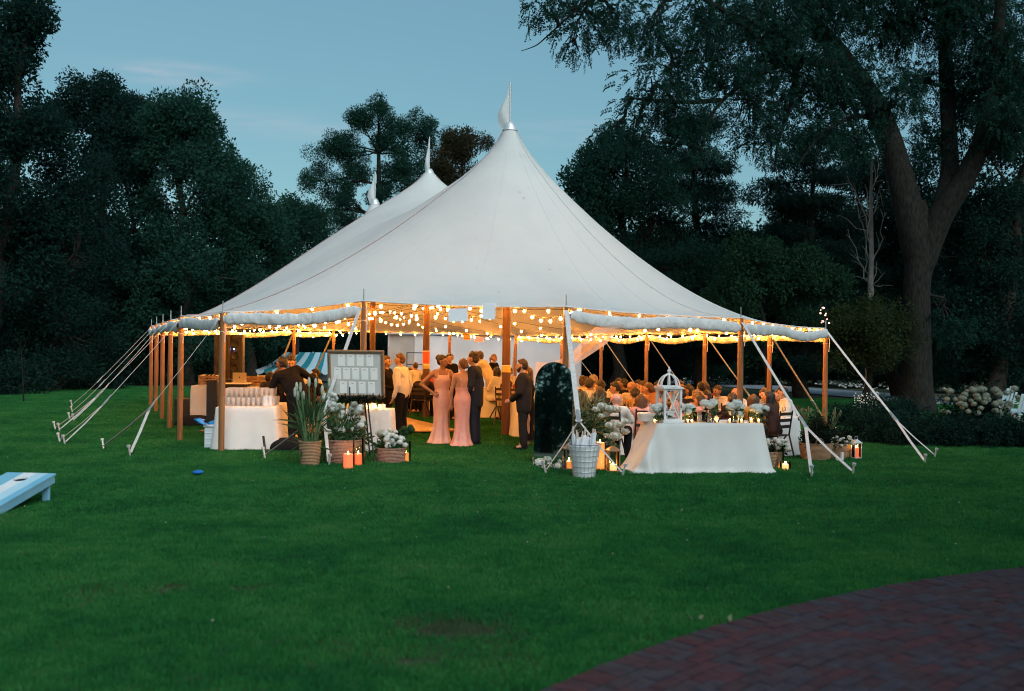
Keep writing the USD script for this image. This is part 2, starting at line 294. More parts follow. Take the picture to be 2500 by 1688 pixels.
M['sheer'] = usdkit.material(stage, '/World/Looks/sheer', {'t': ('transparent_bsdf', {}), 'd': ('diffuse_bsdf', {'color': (.72, .62, .55)}), 'l': ('translucent_bsdf', {'color': (.8, .66, .56)}), 'a': ('mix_closure', {'fac': .5}), 'm': ('mix_closure', {'fac': .62})},
    [('d.BSDF', 'a.closure1'), ('l.BSDF', 'a.closure2'), ('t.BSDF', 'm.closure1'), ('a.closure', 'm.closure2')], surface='m.closure')
clothmat('linen', (.82, .80, .77), (.78, .76, .73), trans=.14, scale=2.5)
M['roll_cloth'] = usdkit.material(stage, '/World/Looks/roll_cloth', {'g': ('texture_coordinate', {}), 'mp': ('mapping', {'scale': (7.0, 7.0, 2.2), 'rotation': (.25, .2, 0)}), 'n': ('noise_texture', {'scale': 1.0, 'detail': 5.0, 'roughness': .55, 'distortion': .6}), 'n2': ('noise_texture', {'scale': 3.0, 'detail': 4.0}),
    'r': ('rgb_ramp', {'ramp': [(0, (.54, .54, .54)), (.4, (.58, .58, .58)), (.62, (.66, .66, .655)), (1, (.68, .68, .68))]}), 'b': ('bump', {'strength': .9, 'distance': .05}), 'p': ('principled_bsdf', {'roughness': .8, 'specular_ior_level': .2})},
    [('g.object', 'mp.vector'), ('mp.vector', 'n.vector'), ('g.object', 'n2.vector'), ('n2.fac', 'r.fac'), ('r.color', 'p.base_color'), ('n.fac', 'b.height'), ('b.normal', 'p.normal')], surface='p.BSDF')
M['sailcloth'] = usdkit.material(stage, '/World/Looks/sailcloth', {'g': ('texture_coordinate', {}), 'n': ('noise_texture', {'scale': .45, 'detail': 7.0, 'roughness': .62}), 'r': ('rgb_ramp', {'ramp': [(0, (.44, .46, .465)), (.34, (.50, .52, .52)), (.55, (.56, .575, .565)), (1, (.585, .595, .585))]}),
    'sp': ('noise_texture', {'scale': 4.5, 'detail': 3.0, 'roughness': .7}), 'sr': ('rgb_ramp', {'ramp': [(0, (1, 1, 1)), (.66, (1, 1, 1)), (.74, (.80, .80, .78)), (1, (.6, .6, .58))]}), 'mm': ('mix', {'mix_type': 'multiply', 'fac': 1.0}),
    'wr': ('noise_texture', {'scale': .9, 'detail': 4.0, 'distortion': 1.2}), 'b': ('bump', {'strength': .35, 'distance': .06}), 'p': ('principled_bsdf', {'roughness': .7, 'specular_ior_level': .22}), 't': ('translucent_bsdf', {}), 'm': ('mix_closure', {'fac': .085})},
    [('g.object', 'n.vector'), ('g.object', 'sp.vector'), ('g.object', 'wr.vector'), ('n.fac', 'r.fac'), ('sp.fac', 'sr.fac'), ('r.color', 'mm.color1'), ('sr.color', 'mm.color2'), ('mm.color', 'p.base_color'), ('mm.color', 't.color'), ('wr.fac', 'b.height'), ('b.normal', 'p.normal'), ('p.BSDF', 'm.closure1'), ('t.BSDF', 'm.closure2')], surface='m.closure')
clothmat('drape_wall', (.66, .70, .74), (.58, .62, .66), trans=.1, scale=.7); clothmat('tarp', (.42, .40, .36), (.34, .33, .30), trans=.05, scale=1.2); clothmat('teal_stripe', (.02, .22, .28), trans=.1); clothmat('pale_stripe', (.45, .62, .70), trans=.1)
clothmat('pennant_cloth', (.74, .75, .74), trans=.35)
mat('webbing', (.55, .50, .48), (.66, .62, .60), 20, .75, .2, 300); mat('pole_wood', (.20, .085, .030), (.30, .135, .05), 3, .45, .1, 40, stretch=(8, 8, .6)); mat('centre_pole_wood', (.085, .035, .02), (.13, .055, .03), 3, .5, .1, 40, stretch=(8, 8, .6))
mat('steel', (.45, .46, .47), (.6, .6, .6), 30, .35, extra={'metallic': .9}); mat('galvanised', (.55, .57, .58), (.7, .7, .7), 60, .45, extra={'metallic': .5}); mat('black_metal', (.012, .012, .013), (.02, .02, .02), 30, .45, extra={'metallic': .4}); mat('rope', (.42, .38, .34), (.5, .46, .42), 90, .8); mat('seam_red', (.36, .24, .24), (.44, .32, .32), 10, .8)
mat('soil', (.020, .030, .016), (.050, .042, .026), 2.0, .95, .6, 40, space='world', contrast=(.42, .6)); mat('mortar', (.025, .023, .026), (.045, .042, .045), 30, .95, .5, 200)
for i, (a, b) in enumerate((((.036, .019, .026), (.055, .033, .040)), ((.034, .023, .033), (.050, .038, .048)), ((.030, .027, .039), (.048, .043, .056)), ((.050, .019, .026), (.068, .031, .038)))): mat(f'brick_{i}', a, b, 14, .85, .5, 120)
mat('gravel_path', (.20, .22, .25), (.28, .30, .33), 3, .95, .6, 60, space='world'); mat('floor_oak', (.30, .17, .07), (.40, .24, .11), 4, .35, .05, 60, stretch=(1, 9, 1)); mat('floor_oak_dark', (.24, .13, .05), (.33, .19, .085), 4, .35, .05, 60, stretch=(9, 1, 1))
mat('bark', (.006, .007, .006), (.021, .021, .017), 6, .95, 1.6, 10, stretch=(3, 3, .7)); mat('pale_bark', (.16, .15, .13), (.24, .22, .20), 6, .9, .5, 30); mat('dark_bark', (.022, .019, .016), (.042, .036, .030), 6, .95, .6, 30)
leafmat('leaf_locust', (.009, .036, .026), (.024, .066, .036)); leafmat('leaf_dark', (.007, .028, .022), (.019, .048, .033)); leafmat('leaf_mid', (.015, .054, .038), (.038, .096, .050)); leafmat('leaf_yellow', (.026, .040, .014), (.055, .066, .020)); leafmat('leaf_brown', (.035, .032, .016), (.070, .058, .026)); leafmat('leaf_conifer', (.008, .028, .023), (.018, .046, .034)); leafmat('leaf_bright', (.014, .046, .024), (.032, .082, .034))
leafmat('leaf_bouquet', (.045, .105, .045), (.11, .19, .085)); leafmat('leaf_sage', (.18, .23, .14), (.36, .38, .27)); leafmat('leaf_garland', (.010, .020, .012), (.03, .045, .025))
M['grass_blade'] = usdkit.material(stage, '/World/Looks/grass_blade', {'g': ('geometry', {}), 'n': ('noise_texture', {'scale': .8, 'detail': 6.0, 'roughness': .6}), 'n2': ('noise_texture', {'scale': 5.0, 'detail': 3.0}),
    'r': ('rgb_ramp', {'ramp': [(0, (.012, .105, .034)), (.36, (.020, .150, .046)), (.47, (.030, .205, .052)), (.56, (.050, .255, .062)), (.66, (.085, .265, .080)), (1, (.12, .26, .11))]}), 'i': ('rgb_ramp', {'ramp': [(0, (.72, .72, .72)), (.9, (1.15, 1.15, 1.15)), (1, (1.9, 1.6, 1.5))]}),
    'x': ('mix', {'mix_type': 'multiply', 'fac': 1.0}), 'y': ('mix', {'mix_type': 'mix', 'fac': .36}), 'p': ('principled_bsdf', {'roughness': .6, 'specular_ior_level': .10}), 't': ('translucent_bsdf', {}), 'm': ('mix_closure', {'fac': .3})},
    [('g.position', 'n.vector'), ('g.position', 'n2.vector'), ('n.fac', 'y.color1'), ('n2.fac', 'y.color2'), ('y.color', 'r.fac'), ('g.random_per_island', 'i.fac'), ('r.color', 'x.color1'), ('i.color', 'x.color2'), ('x.color', 'p.base_color'), ('x.color', 't.color'), ('p.BSDF', 'm.closure1'), ('t.BSDF', 'm.closure2')], surface='m.closure')
leafmat('dry_grass', (.055, .080, .040), (.18, .15, .10), .25)
mat('lawn_soil', (.024, .060, .024), (.090, .075, .055), .8, .95, .8, 60, space='world')
mat('petal_white', (.62, .64, .60), (.74, .75, .70), 20, .6, extra={'subsurface_weight': .0}); mat('petal_dim', (.13, .165, .13), (.24, .28, .22), 12, .6); mat('petal_green', (.24, .28, .21), (.40, .43, .35), 12, .6); mat('petal_cream', (.52, .49, .40), (.62, .59, .50), 20, .6); mat('stem_green', (.05, .11, .045), (.09, .17, .07), 10, .6)
mat('wicker', (.32, .185, .10), (.45, .29, .18), 45, .75, .8, 120); mat('wicker_pale', (.30, .21, .14), (.42, .31, .22), 45, .75, .8, 120); mat('sack', (.36, .195, .14), (.46, .27, .20), 20, .85, .8, 150)
mat('white_paint', (.70, .71, .72), (.76, .77, .78), 8, .45); mat('white_plastic', (.66, .70, .74), (.70, .74, .78), 8, .5); mat('white_board', (.42, .62, .72), (.47, .67, .77), 3, .4); mat('blue_board', (.16, .42, .58), (.2, .47, .63), 3, .4); mat('blue_plastic', (.01, .22, .62), (.02, .34, .75), 6, .35); mat('blue_bag', (.01, .12, .42), (.015, .16, .5), 6, .7); mat('frame_wood', (.28, .13, .055), (.38, .20, .10), 12, .7, stretch=(1, 1, 5)); mat('chart_glass', (.54, .53, .50), (.70, .68, .65), 1.2, .12); mat('card', (.86, .84, .81), (.88, .86, .83), 10, .7); mat('pink_ink', (.62, .36, .40), None, 10, .7); mat('dark_ink', (.03, .03, .03), None, 10, .6); mat('grey_ink', (.5, .48, .47), None, 10, .7)
M['mirror_glass'] = usdkit.material(stage, '/World/Looks/mirror_glass', {'p': ('principled_bsdf', {'base_color': (.75, .90, .92), 'metallic': 1.0, 'roughness': .02})}, [], surface='p.BSDF')
mat('black_plastic', (.010, .010, .011), (.016, .016, .017), 10, .5); mat('brown_cabinet', (.028, .014, .010), (.045, .022, .015), 4, .5); mat('crate_wood', (.22, .13, .08), (.34, .22, .14), 12, .7, .3, stretch=(1, 6, 1)); mat('laptop_metal', (.55, .48, .36), (.6, .52, .4), 6, .35, extra={'metallic': .5}); mat('chair_wood', (.020, .012, .009), (.035, .020, .013), 8, .4); mat('copper', (.45, .22, .12), (.55, .28, .16), 12, .4, extra={'metallic': .7}); mat('bronze', (.16, .15, .13), (.22, .2, .17), 12, .45, extra={'metallic': .6}); mat('bottle_glass', (.02, .035, .015), None, 8, .1); mat('amber_bottle', (.35, .18, .04), None, 8, .15); mat('orange_tape', (.85, .12, .03), None, 8, .6); mat('yellow_paper', (.62, .48, .12), (.68, .54, .16), 8, .7); mat('paper_white', (.74, .76, .80), (.78, .8, .84), 6, .8); mat('sign_tan', (.45, .24, .07), None, 8, .7); mat('feather', (.80, .74, .76), (.86, .78, .82), 16, .9); mat('wood_fan', (.66, .54, .46), (.74, .62, .54), 20, .7); mat('wire_blue', (.16, .18, .30), (.2, .22, .34), 20, .5); mat('eye_dark', (.01, .01, .01), None, 5, .2); mat('lip', (.28, .09, .07), None, 5, .5); mat('adirondack', (.38, .50, .55), (.44, .56, .6), 6, .5); mat('gold', (.62, .4, .14), None, 6, .3, extra={'metallic': .8})

# ================================================================== the setting: lawn, path, paving
def lawn_mesh():
    xs = np.concatenate([np.linspace(-90, -16, 20), np.linspace(-15, 15, 61), np.linspace(16, 90, 20)]); ys = np.concatenate([np.linspace(-40, 2, 12), np.linspace(3, 30, 55), np.linspace(31, 62, 32), np.linspace(66, 130, 14)])
    X, Y = np.meshgrid(xs, ys, indexing='ij'); Z = terr(X, Y) + .03 * (meshkit.fbm(np.stack([X * .35, Y * .35, 0 * X], -1), 3, 5) - .5) * S((Y - 3) / 5) - .015
    n, m = X.shape; i, j = np.meshgrid(np.arange(n - 1), np.arange(m - 1), indexing='ij')
    return np.stack([X, Y, Z], -1).reshape(-1, 3), np.stack([i * m + j, (i + 1) * m + j, (i + 1) * m + j + 1, i * m + j + 1], -1).reshape(-1, 4)
o = part('lawn', lawn_mesh(), 'lawn_soil', None, smooth=True); setdata(o, kind='structure', label='wide mown green lawn with a few worn patches')

# gravel path curving away behind the tent on the right
pl = [ground(2420, 985), ground(2300, 983), ground(2196, 973), ground(2080, 963), ground(1955, 953), ground(1800, 942), ground(1675, 934), ground(1560, 931)]
P3 = A(pl); t = np.linspace(0, len(P3) - 1, 60); cx = np.interp(t, np.arange(len(P3)), P3[:, 0]); cy = np.interp(t, np.arange(len(P3)), P3[:, 1])
d = np.gradient(np.stack([cx, cy], 1), axis=0); nn = np.stack([d[:, 1], -d[:, 0]], 1); nn /= np.linalg.norm(nn, axis=1, keepdims=True)
def pathp(u, v):
    i = np.clip((u * 59).round().astype(int), 0, 59); w = (v - .5) * 4.2
    x, y = cx[i] + nn[i, 0] * w, cy[i] + nn[i, 1] * w; return np.stack([x, y, terr(x, y) + .035], -1)
o = part('gravel_path', grid(pathp, 60, 5), 'gravel_path', None, smooth=True); setdata(o, kind='structure', label='pale grey gravel path curving behind the tent on the right')

# brick paving in the near right corner: concentric courses inside a curved edge, each brick a piece
ed = A([ground(*p)[:2] for p in ((1320, 1688), (1551, 1608), (1788, 1535.6), (2057, 1465.7), (2299, 1409), (2500, 1396))])
sol = np.linalg.lstsq(np.column_stack([2 * ed, np.ones(len(ed))]), (ed ** 2).sum(1), rcond=None)[0]
cc = sol[:2]; RR = math.sqrt(sol[2] + cc @ cc)
if np.hypot(*(cc - ed.mean(0))) > 60 or cc[1] > ed.mean(0)[1]: cc, RR = A([4.6, 1.2]), 6.9
pav = UsdGeom.Xform.Define(stage, path_for('/World', 'brick_paving')).GetPrim(); setdata(pav, kind='structure', label='curved red and purple brick paving in the near right corner')
NR = 40; bricks = []
ang = np.linspace(math.radians(30), math.radians(178), 80)
def bed(u, v): a = math.radians(25) + u * math.radians(155); r = np.maximum(RR + .01 - v * 4.6, .05); return np.stack([cc[0] + r * np.cos(a), cc[1] + r * np.sin(a), 0 * a + .006], -1)
part('mortar_bed', grid(bed, 60, 6), 'mortar', pav)
r0 = RR
for ring in range(NR):
    rad = .20 if ring == 0 else .10; tl = .10 if ring == 0 else .21; rm = r0 - rad / 2
    if rm < .4: break
    nb = int(2 * PI * rm / tl); off = (ring % 2) * .5 + R.random() * .15
    for k in range(nb):
        a = (k + off) * 2 * PI / nb
        if not math.radians(24) < a % (2 * PI) < math.radians(180): continue
        c = A([cc[0] + rm * math.cos(a), cc[1] + rm * math.sin(a)])
        if c[1] < 4.2: continue
        x, y = topx((c[0], c[1], 0)); vis = -30 < x < 2560 and y < 1740
        bricks.append((not vis, c[1], c, a, rad, tl, ring))
    r0 -= rad
bricks.sort(key=lambda b: (b[0], b[1])); rest = []
BP = {}
for i, (hid, _, c, a, rad, tl, ring) in enumerate(bricks):
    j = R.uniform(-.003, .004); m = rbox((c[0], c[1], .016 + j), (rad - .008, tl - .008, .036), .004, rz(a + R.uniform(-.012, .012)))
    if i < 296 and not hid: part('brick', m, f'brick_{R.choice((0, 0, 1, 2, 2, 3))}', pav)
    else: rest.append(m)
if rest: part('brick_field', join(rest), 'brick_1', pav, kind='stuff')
def in_paving(x, y): return np.hypot(x - cc[0], y - cc[1]) < RR + .10 - .22 * meshkit.noise(np.stack([np.asarray(x) * 2.3, np.asarray(y) * 2.3, 0 * np.asarray(x)], -1), 4)

# ================================================================== the sailcloth tent
C1 = ground(1234, 1064); C2 = ground(1039, 1019.5); C3 = C1 + 2 * (C2 - C1)
SP = np.hypot(*(C2 - C1)[:2]); U = (C2 - C1)[:2] / SP; V = A([U[1], -U[0]])
def uv(u, v): q = C1[:2] + U * u + V * v; return A([q[0], q[1]])
def col_v(px, v):   # where the column px of the photograph crosses the line v = const
    a, _ = ray(px, 900); # x = a*y
    y = (v + C1[:2] @ V) / (a * V[0] + V[1]); return A([a * y, y])
def col_u(px, u):
    a, _ = ray(px, 900); y = (u + C1[:2] @ U) / (a * U[0] + U[1]); return A([a * y, y])
def eave(p, z): return A([p[0], p[1], z])
def byx(px, Y, z): a, _ = ray(px, 850); return A([a * Y, Y, z])
per = [byx(543, 17.55, 2.40), byx(887, 16.95, 2.60), byx(1381, 17.0, 2.54), byx(1808, 18.5, 2.43)]
per += [eave(col_v(p, 6.95), 2.34 if i == 0 else 2.30) for i, p in enumerate((2015, 1878, 1720, 1578, 1467, 1371))]
per += [eave(col_u(1258, 14.9), 2.32), eave(col_u(1097, 15.7), 2.36), eave(uv(15.6, -.3), 2.38), eave(col_u(717, 14.9), 2.38)]
per += [eave(uv(u, -6.45), 2.38) for u in (12.4, 9.4, 6.5, 3.55, .55)]
per = A(per); NPE = len(per)
per_ground = [A([p[0], p[1], float(terr(p[0], p[1]))]) for p in per]
PEAKZ = [6.47, 6.38, 6.34]; peaks = [A([c[0] + .03, c[1], z]) for c, z in zip((C1, C2, C3), PEAKZ)]

def canopy_mesh():
    from scipy.spatial import Delaunay
    import scipy.sparse as sp, scipy.sparse.linalg as sl
    bp, bz, cenxy = [], [], per[:, :2].mean(0)
    for i in range(NPE):
        a, b = per[i], per[(i + 1) % NPE]; L = np.linalg.norm((b - a)[:2]); n = max(4, int(L / .22))
        for k in range(n):
            t = k / n; q = a + (b - a) * t; s = 4 * t * (1 - t); inn = cenxy - q[:2]; inn /= np.linalg.norm(inn)
            bp.append(q[:2] + inn * .07 * s); bz.append(q[2] - .035 * s)
    bp, bz = A(bp), A(bz)
    lo, hi = bp.min(0), bp.max(0); h = .34; pts = []
    for r, y in enumerate(np.arange(lo[1], hi[1], h * .866)):
        for x in np.arange(lo[0] + (r % 2) * h / 2, hi[0], h): pts.append((x, y))
    pts = A(pts)
    from shapely.geometry import Polygon
    from shapely import contains_xy
    poly = Polygon(bp); pts = pts[contains_xy(poly.buffer(-.18), pts[:, 0], pts[:, 1])]
    pk = A([p[:2] for p in peaks]); dd = np.linalg.norm(pts[:, None] - pk[None], axis=2).min(1); pts = pts[dd > 1.2]
    ring = [pk]; 
    for c in pk:
        for r in (.10, .2, .32, .46, .62, .8, 1.0):
            n = 14 if r < .3 else 22; g = np.arange(n) * 2 * PI / n + r * 7; ring.append(np.stack([c[0] + r * np.cos(g), c[1] + r * np.sin(g)], 1))
    P = np.vstack([bp, pts] + ring); nb = len(bp); T = Delaunay(P).simplices; cen = P[T].mean(1); T = T[contains_xy(poly.buffer(.01), cen[:, 0], cen[:, 1])]
    e1, e2 = P[T[:, 1]] - P[T[:, 0]], P[T[:, 2]] - P[T[:, 0]]; ar = e1[:, 0] * e2[:, 1] - e1[:, 1] * e2[:, 0]; T = T[np.abs(ar) > 1e-5]; ar0 = ar[np.abs(ar) > 1e-5]
    T[ar0 < 0] = T[ar0 < 0][:, [0, 2, 1]]
    cen = P[T].mean(1); k = 1 / (np.linalg.norm(cen[:, None] - pk[None], axis=2).min(1) + .25)
    I, J, W = [], [], []
    for a in range(3):
        b, c = (a + 1) % 3, (a + 2) % 3; u1, v1 = P[T[:, b]] - P[T[:, a]], P[T[:, c]] - P[T[:, a]]
        cot = (u1 * v1).sum(1) / np.abs(u1[:, 0] * v1[:, 1] - u1[:, 1] * v1[:, 0]); w = np.maximum(cot, .02) * k / 2; I += [T[:, b], T[:, c]]; J += [T[:, c], T[:, b]]; W += [w, w]
    I, J, W = np.concatenate(I), np.concatenate(J), np.concatenate(W); n = len(P); Lp = sp.coo_matrix((W, (I, J)), (n, n)).tocsr(); Lp = sp.diags(np.asarray(Lp.sum(1)).ravel()) - Lp
    dpk = np.linalg.norm(P[:, None] - pk[None], axis=2).min(1); fixed = (np.arange(n) < nb) | (dpk < .12); val = np.where(dpk < .12, 1.0, 0.0); fr = ~fixed
    ph = val.copy(); ph[fr] = sl.spsolve(Lp[fr][:, fr].tocsc(), -Lp[fr][:, fixed] @ val[fixed])
    zb = np.zeros(n); zb[:nb] = bz; fb = np.arange(n) < nb; Lu = sp.coo_matrix((np.ones(len(I)), (I, J)), (n, n)).tocsr(); Lu = sp.diags(np.asarray(Lu.sum(1)).ravel()) - Lu
    zb[~fb] = sl.spsolve(Lu[~fb][:, ~fb].tocsc(), -Lu[~fb][:, fb] @ zb[fb])
    zp = A(PEAKZ)[np.linalg.norm(P[:, None] - pk[None], axis=2).argmin(1)]
    z = zb + (zp - zb) * np.clip(ph, 0, 1) ** 1.72
    return np.column_stack([P, z]), T, bp, bz, P, ph
cv, cf, EB, EZ, CP, CPH = canopy_mesh()
from scipy.interpolate import LinearNDInterpolator
canz = LinearNDInterpolator(cv[:, :2], cv[:, 2])
tent = thing('sailcloth_tent', 'large white sailcloth wedding tent with three pointed peaks and wooden poles', 'tent')
part('canopy', (cv, cf), 'sailcloth', tent, smooth=True)
ebp = np.column_stack([EB, EZ - .006]); ebp = np.vstack([ebp, ebp[:1]]); part('edge_rope', tube(ebp, .016, 6, False), 'roll_cloth', tent, smooth=True)
def on_canopy(a, b, n=40, lift=.012):
    q = A(a[:2])[None] + (A(b[:2]) - A(a[:2]))[None] * np.linspace(.02, .985, n)[:, None]; z = canz(q); ok = ~np.isnan(z); return np.column_stack([q, z + lift])[ok]
for pk, pi_ in ((0, NPE - 1), (0, 3), (0, 4), (1, NPE - 3), (1, 6), (2, NPE - 5)):
    q = on_canopy(peaks[pk], per[pi_]); 
    if len(q) > 4: part('seam', tube(q, .008 if per[pi_][0] < -3 else .005, 5), 'seam_red' if per[pi_][0] < -3 else 'sailcloth', tent, smooth=True)
for a_, b_, fr_ in [(i, (i + 1) % NPE, f) for i in (NPE - 1, 0, 1, 2, 3) for f in ((.5,) if i != 2 else (.33, .66))]:
    q = on_canopy(peaks[0], per[a_] + (per[b_] - per[a_]) * fr_, lift=.001)
    if len(q) > 4: part('panel_seam', tube(q[3:], .0028, 4), 'sailcloth', tent, smooth=True)
for i, (c, z) in enumerate(zip((C1, C2, C3), PEAKZ)):
    p = part('centre_pole', lathe([(.001, -.05), (.085, -.05), (.09, .6), (.085, 3), (.07, z - .05), (.001, z - .05)], 16, (c[0], c[1], 0)), 'centre_pole_wood', tent, smooth=40)
    part('peak_cap', lathe([(.001, .06), (.07, .06), (.105, .0), (.16, -.12)], 18, (c[0] + .03, c[1], z + .02)), 'galvanised', tent, smooth=True)
    rod = part('flag_rod', tube([(c[0] + .03, c[1], z), (c[0] + .03, c[1], z + .92)], .014, 8), 'steel', tent)
    fl = (1.0, .45, .9)[i]
    def flag(u, v, c=c, z=z, fl=fl):
        zz = z + .90 - .86 * v - u * (.06 + .30 * v) ; w = (.03 + .19 * np.sin(np.clip(v, 0, 1) * 2.5) ** 1.3 * (1 - .25 * np.sin(9 * v))) * u * fl
        return np.stack([c[0] + .022 - w, c[1] + .05 * np.sin(5 * u + 4 * v) * u, zz], -1)
    part('pennant', grid(flag, 10, 14), 'pennant_cloth', tent, smooth=True)
for i, (p, g) in enumerate(zip(per, per_ground)):
    h = p[2] - g[2]
    po = part('side_pole', lathe([(.001, -.05), (.052, -.05), (.055, h * .5), (.048, h - .02), (.001, h - .02)], 14, tuple(g)), 'pole_wood', tent, smooth=40)
    part('pole_pin', tube([(p[0], p[1], p[2] - .03), (p[0], p[1], p[2] + .19)], [.011, .008], 6), 'steel', tent)
    part('pole_tie', join([tube([(p[0] + .052 * math.cos(a), p[1] + .052 * math.sin(a), p[2] - .34 + .01 * math.sin(3 * a)) for a in np.linspace(0, 2 * PI, 15)], .006, 5), tube([(p[0] + .05, p[1] - .03, p[2] - .1), (p[0] + .07, p[1] - .05, p[2] - .3), (p[0] + .055, p[1] - .06, p[2] - .52)], .009, 5)]), 'webbing', tent)

def roll(a, b, seed, d=.13, w=.042, out=None, zoff=-.155, ends=(.05, .05)):
    """A rolled-up side wall tied under the eave: a lumpy, wrinkled sausage of cloth."""
    a, b = A(a), A(b); L = np.linalg.norm(b - a); nu = max(14, int(L / .028)); dirn = (b - a) / L; sidev = np.cross(dirn, [0, 0, 1.0])
    def f(u, v):
        t = ends[0] / L + u * (1 - (ends[0] + ends[1]) / L); base = a + (b - a) * t[..., None]; g = 2 * PI * v; gc, gs = np.cos(g), np.sin(g)
        s = meshkit.fbm(np.stack([t * L * 1.4, gc + 3, gs + seed], -1), 3, seed) - .5; wr = meshkit.noise(np.stack([t * L * 11 + 1.8 * gs, gc * .5 + 9, gs * .4 + seed], -1), seed + 3) - .5 + .8 * (meshkit.noise(np.stack([t * L * 23 - 2.4 * gs, gc * .6, gs * .5 + seed], -1), seed + 5) - .5)
        r = 1 + .16 * s + .26 * wr - .16 * np.exp(-(((t * L) % .95 - .5) / .035) ** 2); e = np.clip(np.minimum(u, 1 - u) * L / .10, 0.25, 1) ** .5
        sag = -.05 * np.sin(PI * t) + .035 * np.sin(t * L * 2.1 + seed)
        return base + sidev * (gc * w * r * e)[..., None] + A([0, 0, 1.0]) * ((gs * d * r * e) + zoff + sag)[..., None]
    return grid(f, nu, 21)
cen_t = per[:, :2].mean(0)
for i in range(NPE):
    if i in (1, 10, 11): continue
    a, b = per[i], per[(i + 1) % NPE]; inn = cen_t - (a[:2] + b[:2]) / 2; inn /= np.linalg.norm(inn); outw = A([-inn[0], -inn[1], 0])
    far = i >= 5 and i < NPE - 2
    part('rolled_sidewall', roll(a + outw * .06, b + outw * .06, i + 1, d=.085 if far else .102), 'roll_cloth', tent, smooth=True)

def stake(p, lean=(0, 0)):
    return join([tube([(p[0] - lean[0] * .3, p[1] - lean[1] * .3, p[2] - .1), (p[0] + lean[0], p[1] + lean[1], p[2] + .17)], .016, 8), tube([(p[0] + lean[0] * .95, p[1] + lean[1] * .95, p[2] + .15), (p[0] + lean[0] * 1.1, p[1] + lean[1] * 1.1, p[2] + .185)], .03, 10)])
def guy(top, junction, feet, w=.065):
    top, junction = A(top), A(junction); mid = (top + junction) / 2 - A([0, 0, .012])
    g = part('guy_strap', band([top, mid, junction], w, .006), 'webbing', tent)
    dv = (junction - top) / np.linalg.norm(junction - top); sdv = np.cross(dv, [0, 0, 1.0]); sdv /= np.linalg.norm(sdv)
    part('buckle', join([rbox(junction - dv * .03, (.075, .16, .035), .006, np.stack([sdv, dv, np.cross(sdv, dv)], 1)), rbox(junction - dv * .10 + A([0, 0, .02]), (.05, .2, .014), .004, np.stack([sdv, dv, np.cross(sdv, dv)], 1)), tube([junction - sdv * .05, junction + sdv * .05], .014, 8)]), 'steel', g)
    for ft in feet:
        ft = A(ft); d = ft - junction; part('guy_strap', band([junction, junction + d * .5 + A([0, 0, .01]), ft + A([0, 0, .06])], w * .8, .006), 'webbing', tent)
        dd = d[:2] / (np.linalg.norm(d[:2]) + 1e-9); part('stake', stake(ft, (dd[0] * .05, dd[1] * .05)), 'galvanised', tent)
def pj(px, py, Y): return at(px, py, Y)
tp = lambda i, dz=-.04: per[i] + A([0, 0, dz])
guy(tp(0), pj(365, 998, 17.2), [ground(319, 1114), ground(254, 1097)])
guy(tp(1) + A([-.05, -.05, -.08]), pj(790, 1000, 16.0), [ground(648, 1120), ground(803, 1137)])
guy(tp(2) + A([0, -.06, -.03]), pj(1413, 1027, 15.1), [ground(1334, 1156), ground(1518, 1163)], .075)
guy(tp(3), pj(1967, 1042, 17.2), [ground(1981, 1166), ground(2081, 1160)])
guy(tp(4), pj(2187, 1025, 20.6), [ground(2257, 1133), ground(2280, 1117)])
for i in list(range(5, 10)) + list(range(10, NPE)):
    p = per[i]
    if i < 10: o2 = V
    elif i >= NPE - 5: o2 = -V
    else: o2 = U * .95 + V * (.3 if i < 12 else -.3)
    o2 = o2 / np.linalg.norm(o2); lat = A([-o2[1], o2[0]])
    r_ = 2.05 + .12 * math.sin(i * 2.3); f0 = p[:2] + o2 * r_; jz = p[:2] + o2 * (r_ * .68)
    gz = float(terr(*f0)); J = A([jz[0], jz[1], p[2] - .04 + (gz - p[2]) * .68])
    guy(p + A([0, 0, -.04]), J, [A([*(f0 + lat * .28), gz]), A([*(f0 - lat * .22 + o2 * .1), gz])] if i >= NPE - 3 else [A([*f0, gz])])

# ------------------------------------------------------------------ string lights
def strand(label, pts, n, rad=.03, drop=.05, group='strings of globe bulbs under the tent roof', jitter=.0):
    P = A(pts, float); s = np.concatenate([[0], np.cumsum(np.linalg.norm(np.diff(P, axis=0), axis=1))]); q = lambda t: A([np.interp(t * s[-1], s, P[:, k]) for k in range(3)])
    t = thing('string_light', label, 'string lights', group=group)
    ms = [tube(P, .005, 5)]
    for k in range(n):
        b = q((k + .5 + R.uniform(-jitter, jitter)) / n); ms.append(lathe([(.001, .0), (.011, 0), (.013, -drop * .7), (.001, -drop * .7)], 8, tuple(b)))
    part('cable', join([(np.asarray(a[0]), (np.vstack([np.asarray(a[1])[:, [0, 1, 2]], np.asarray(a[1])[:, [0, 2, 3]]]) if np.asarray(a[1]).shape[1] == 4 else a[1])) for a in ms]), 'black_plastic', t)
    for k in range(n):
        b = q((k + .5 + 0) / n); part('bulb', ball(b + A([0, 0, -drop - rad * .5]), rad, 2, (1, 1, 1.15)), 'bulb_glow', t, smooth=True)
def sagline(a, b, sag, n=16):
    a, b = A(a), A(b); u = np.linspace(0, 1, n)[:, None]; return a + (b - a) * u - A([0, 0, 1.0]) * sag * 4 * u * (1 - u)
names_p = ['front left corner pole', 'entrance left pole', 'entrance right pole', 'front right pole', 'right corner pole', 'second right side pole', 'third right side pole', 'fourth right side pole', 'fifth right side pole', 'last right side pole', 'back right pole', 'back middle pole', 'back centre pole', 'back left pole', 'last left side pole', 'fourth left side pole', 'third left side pole', 'second left side pole', 'first left side pole']
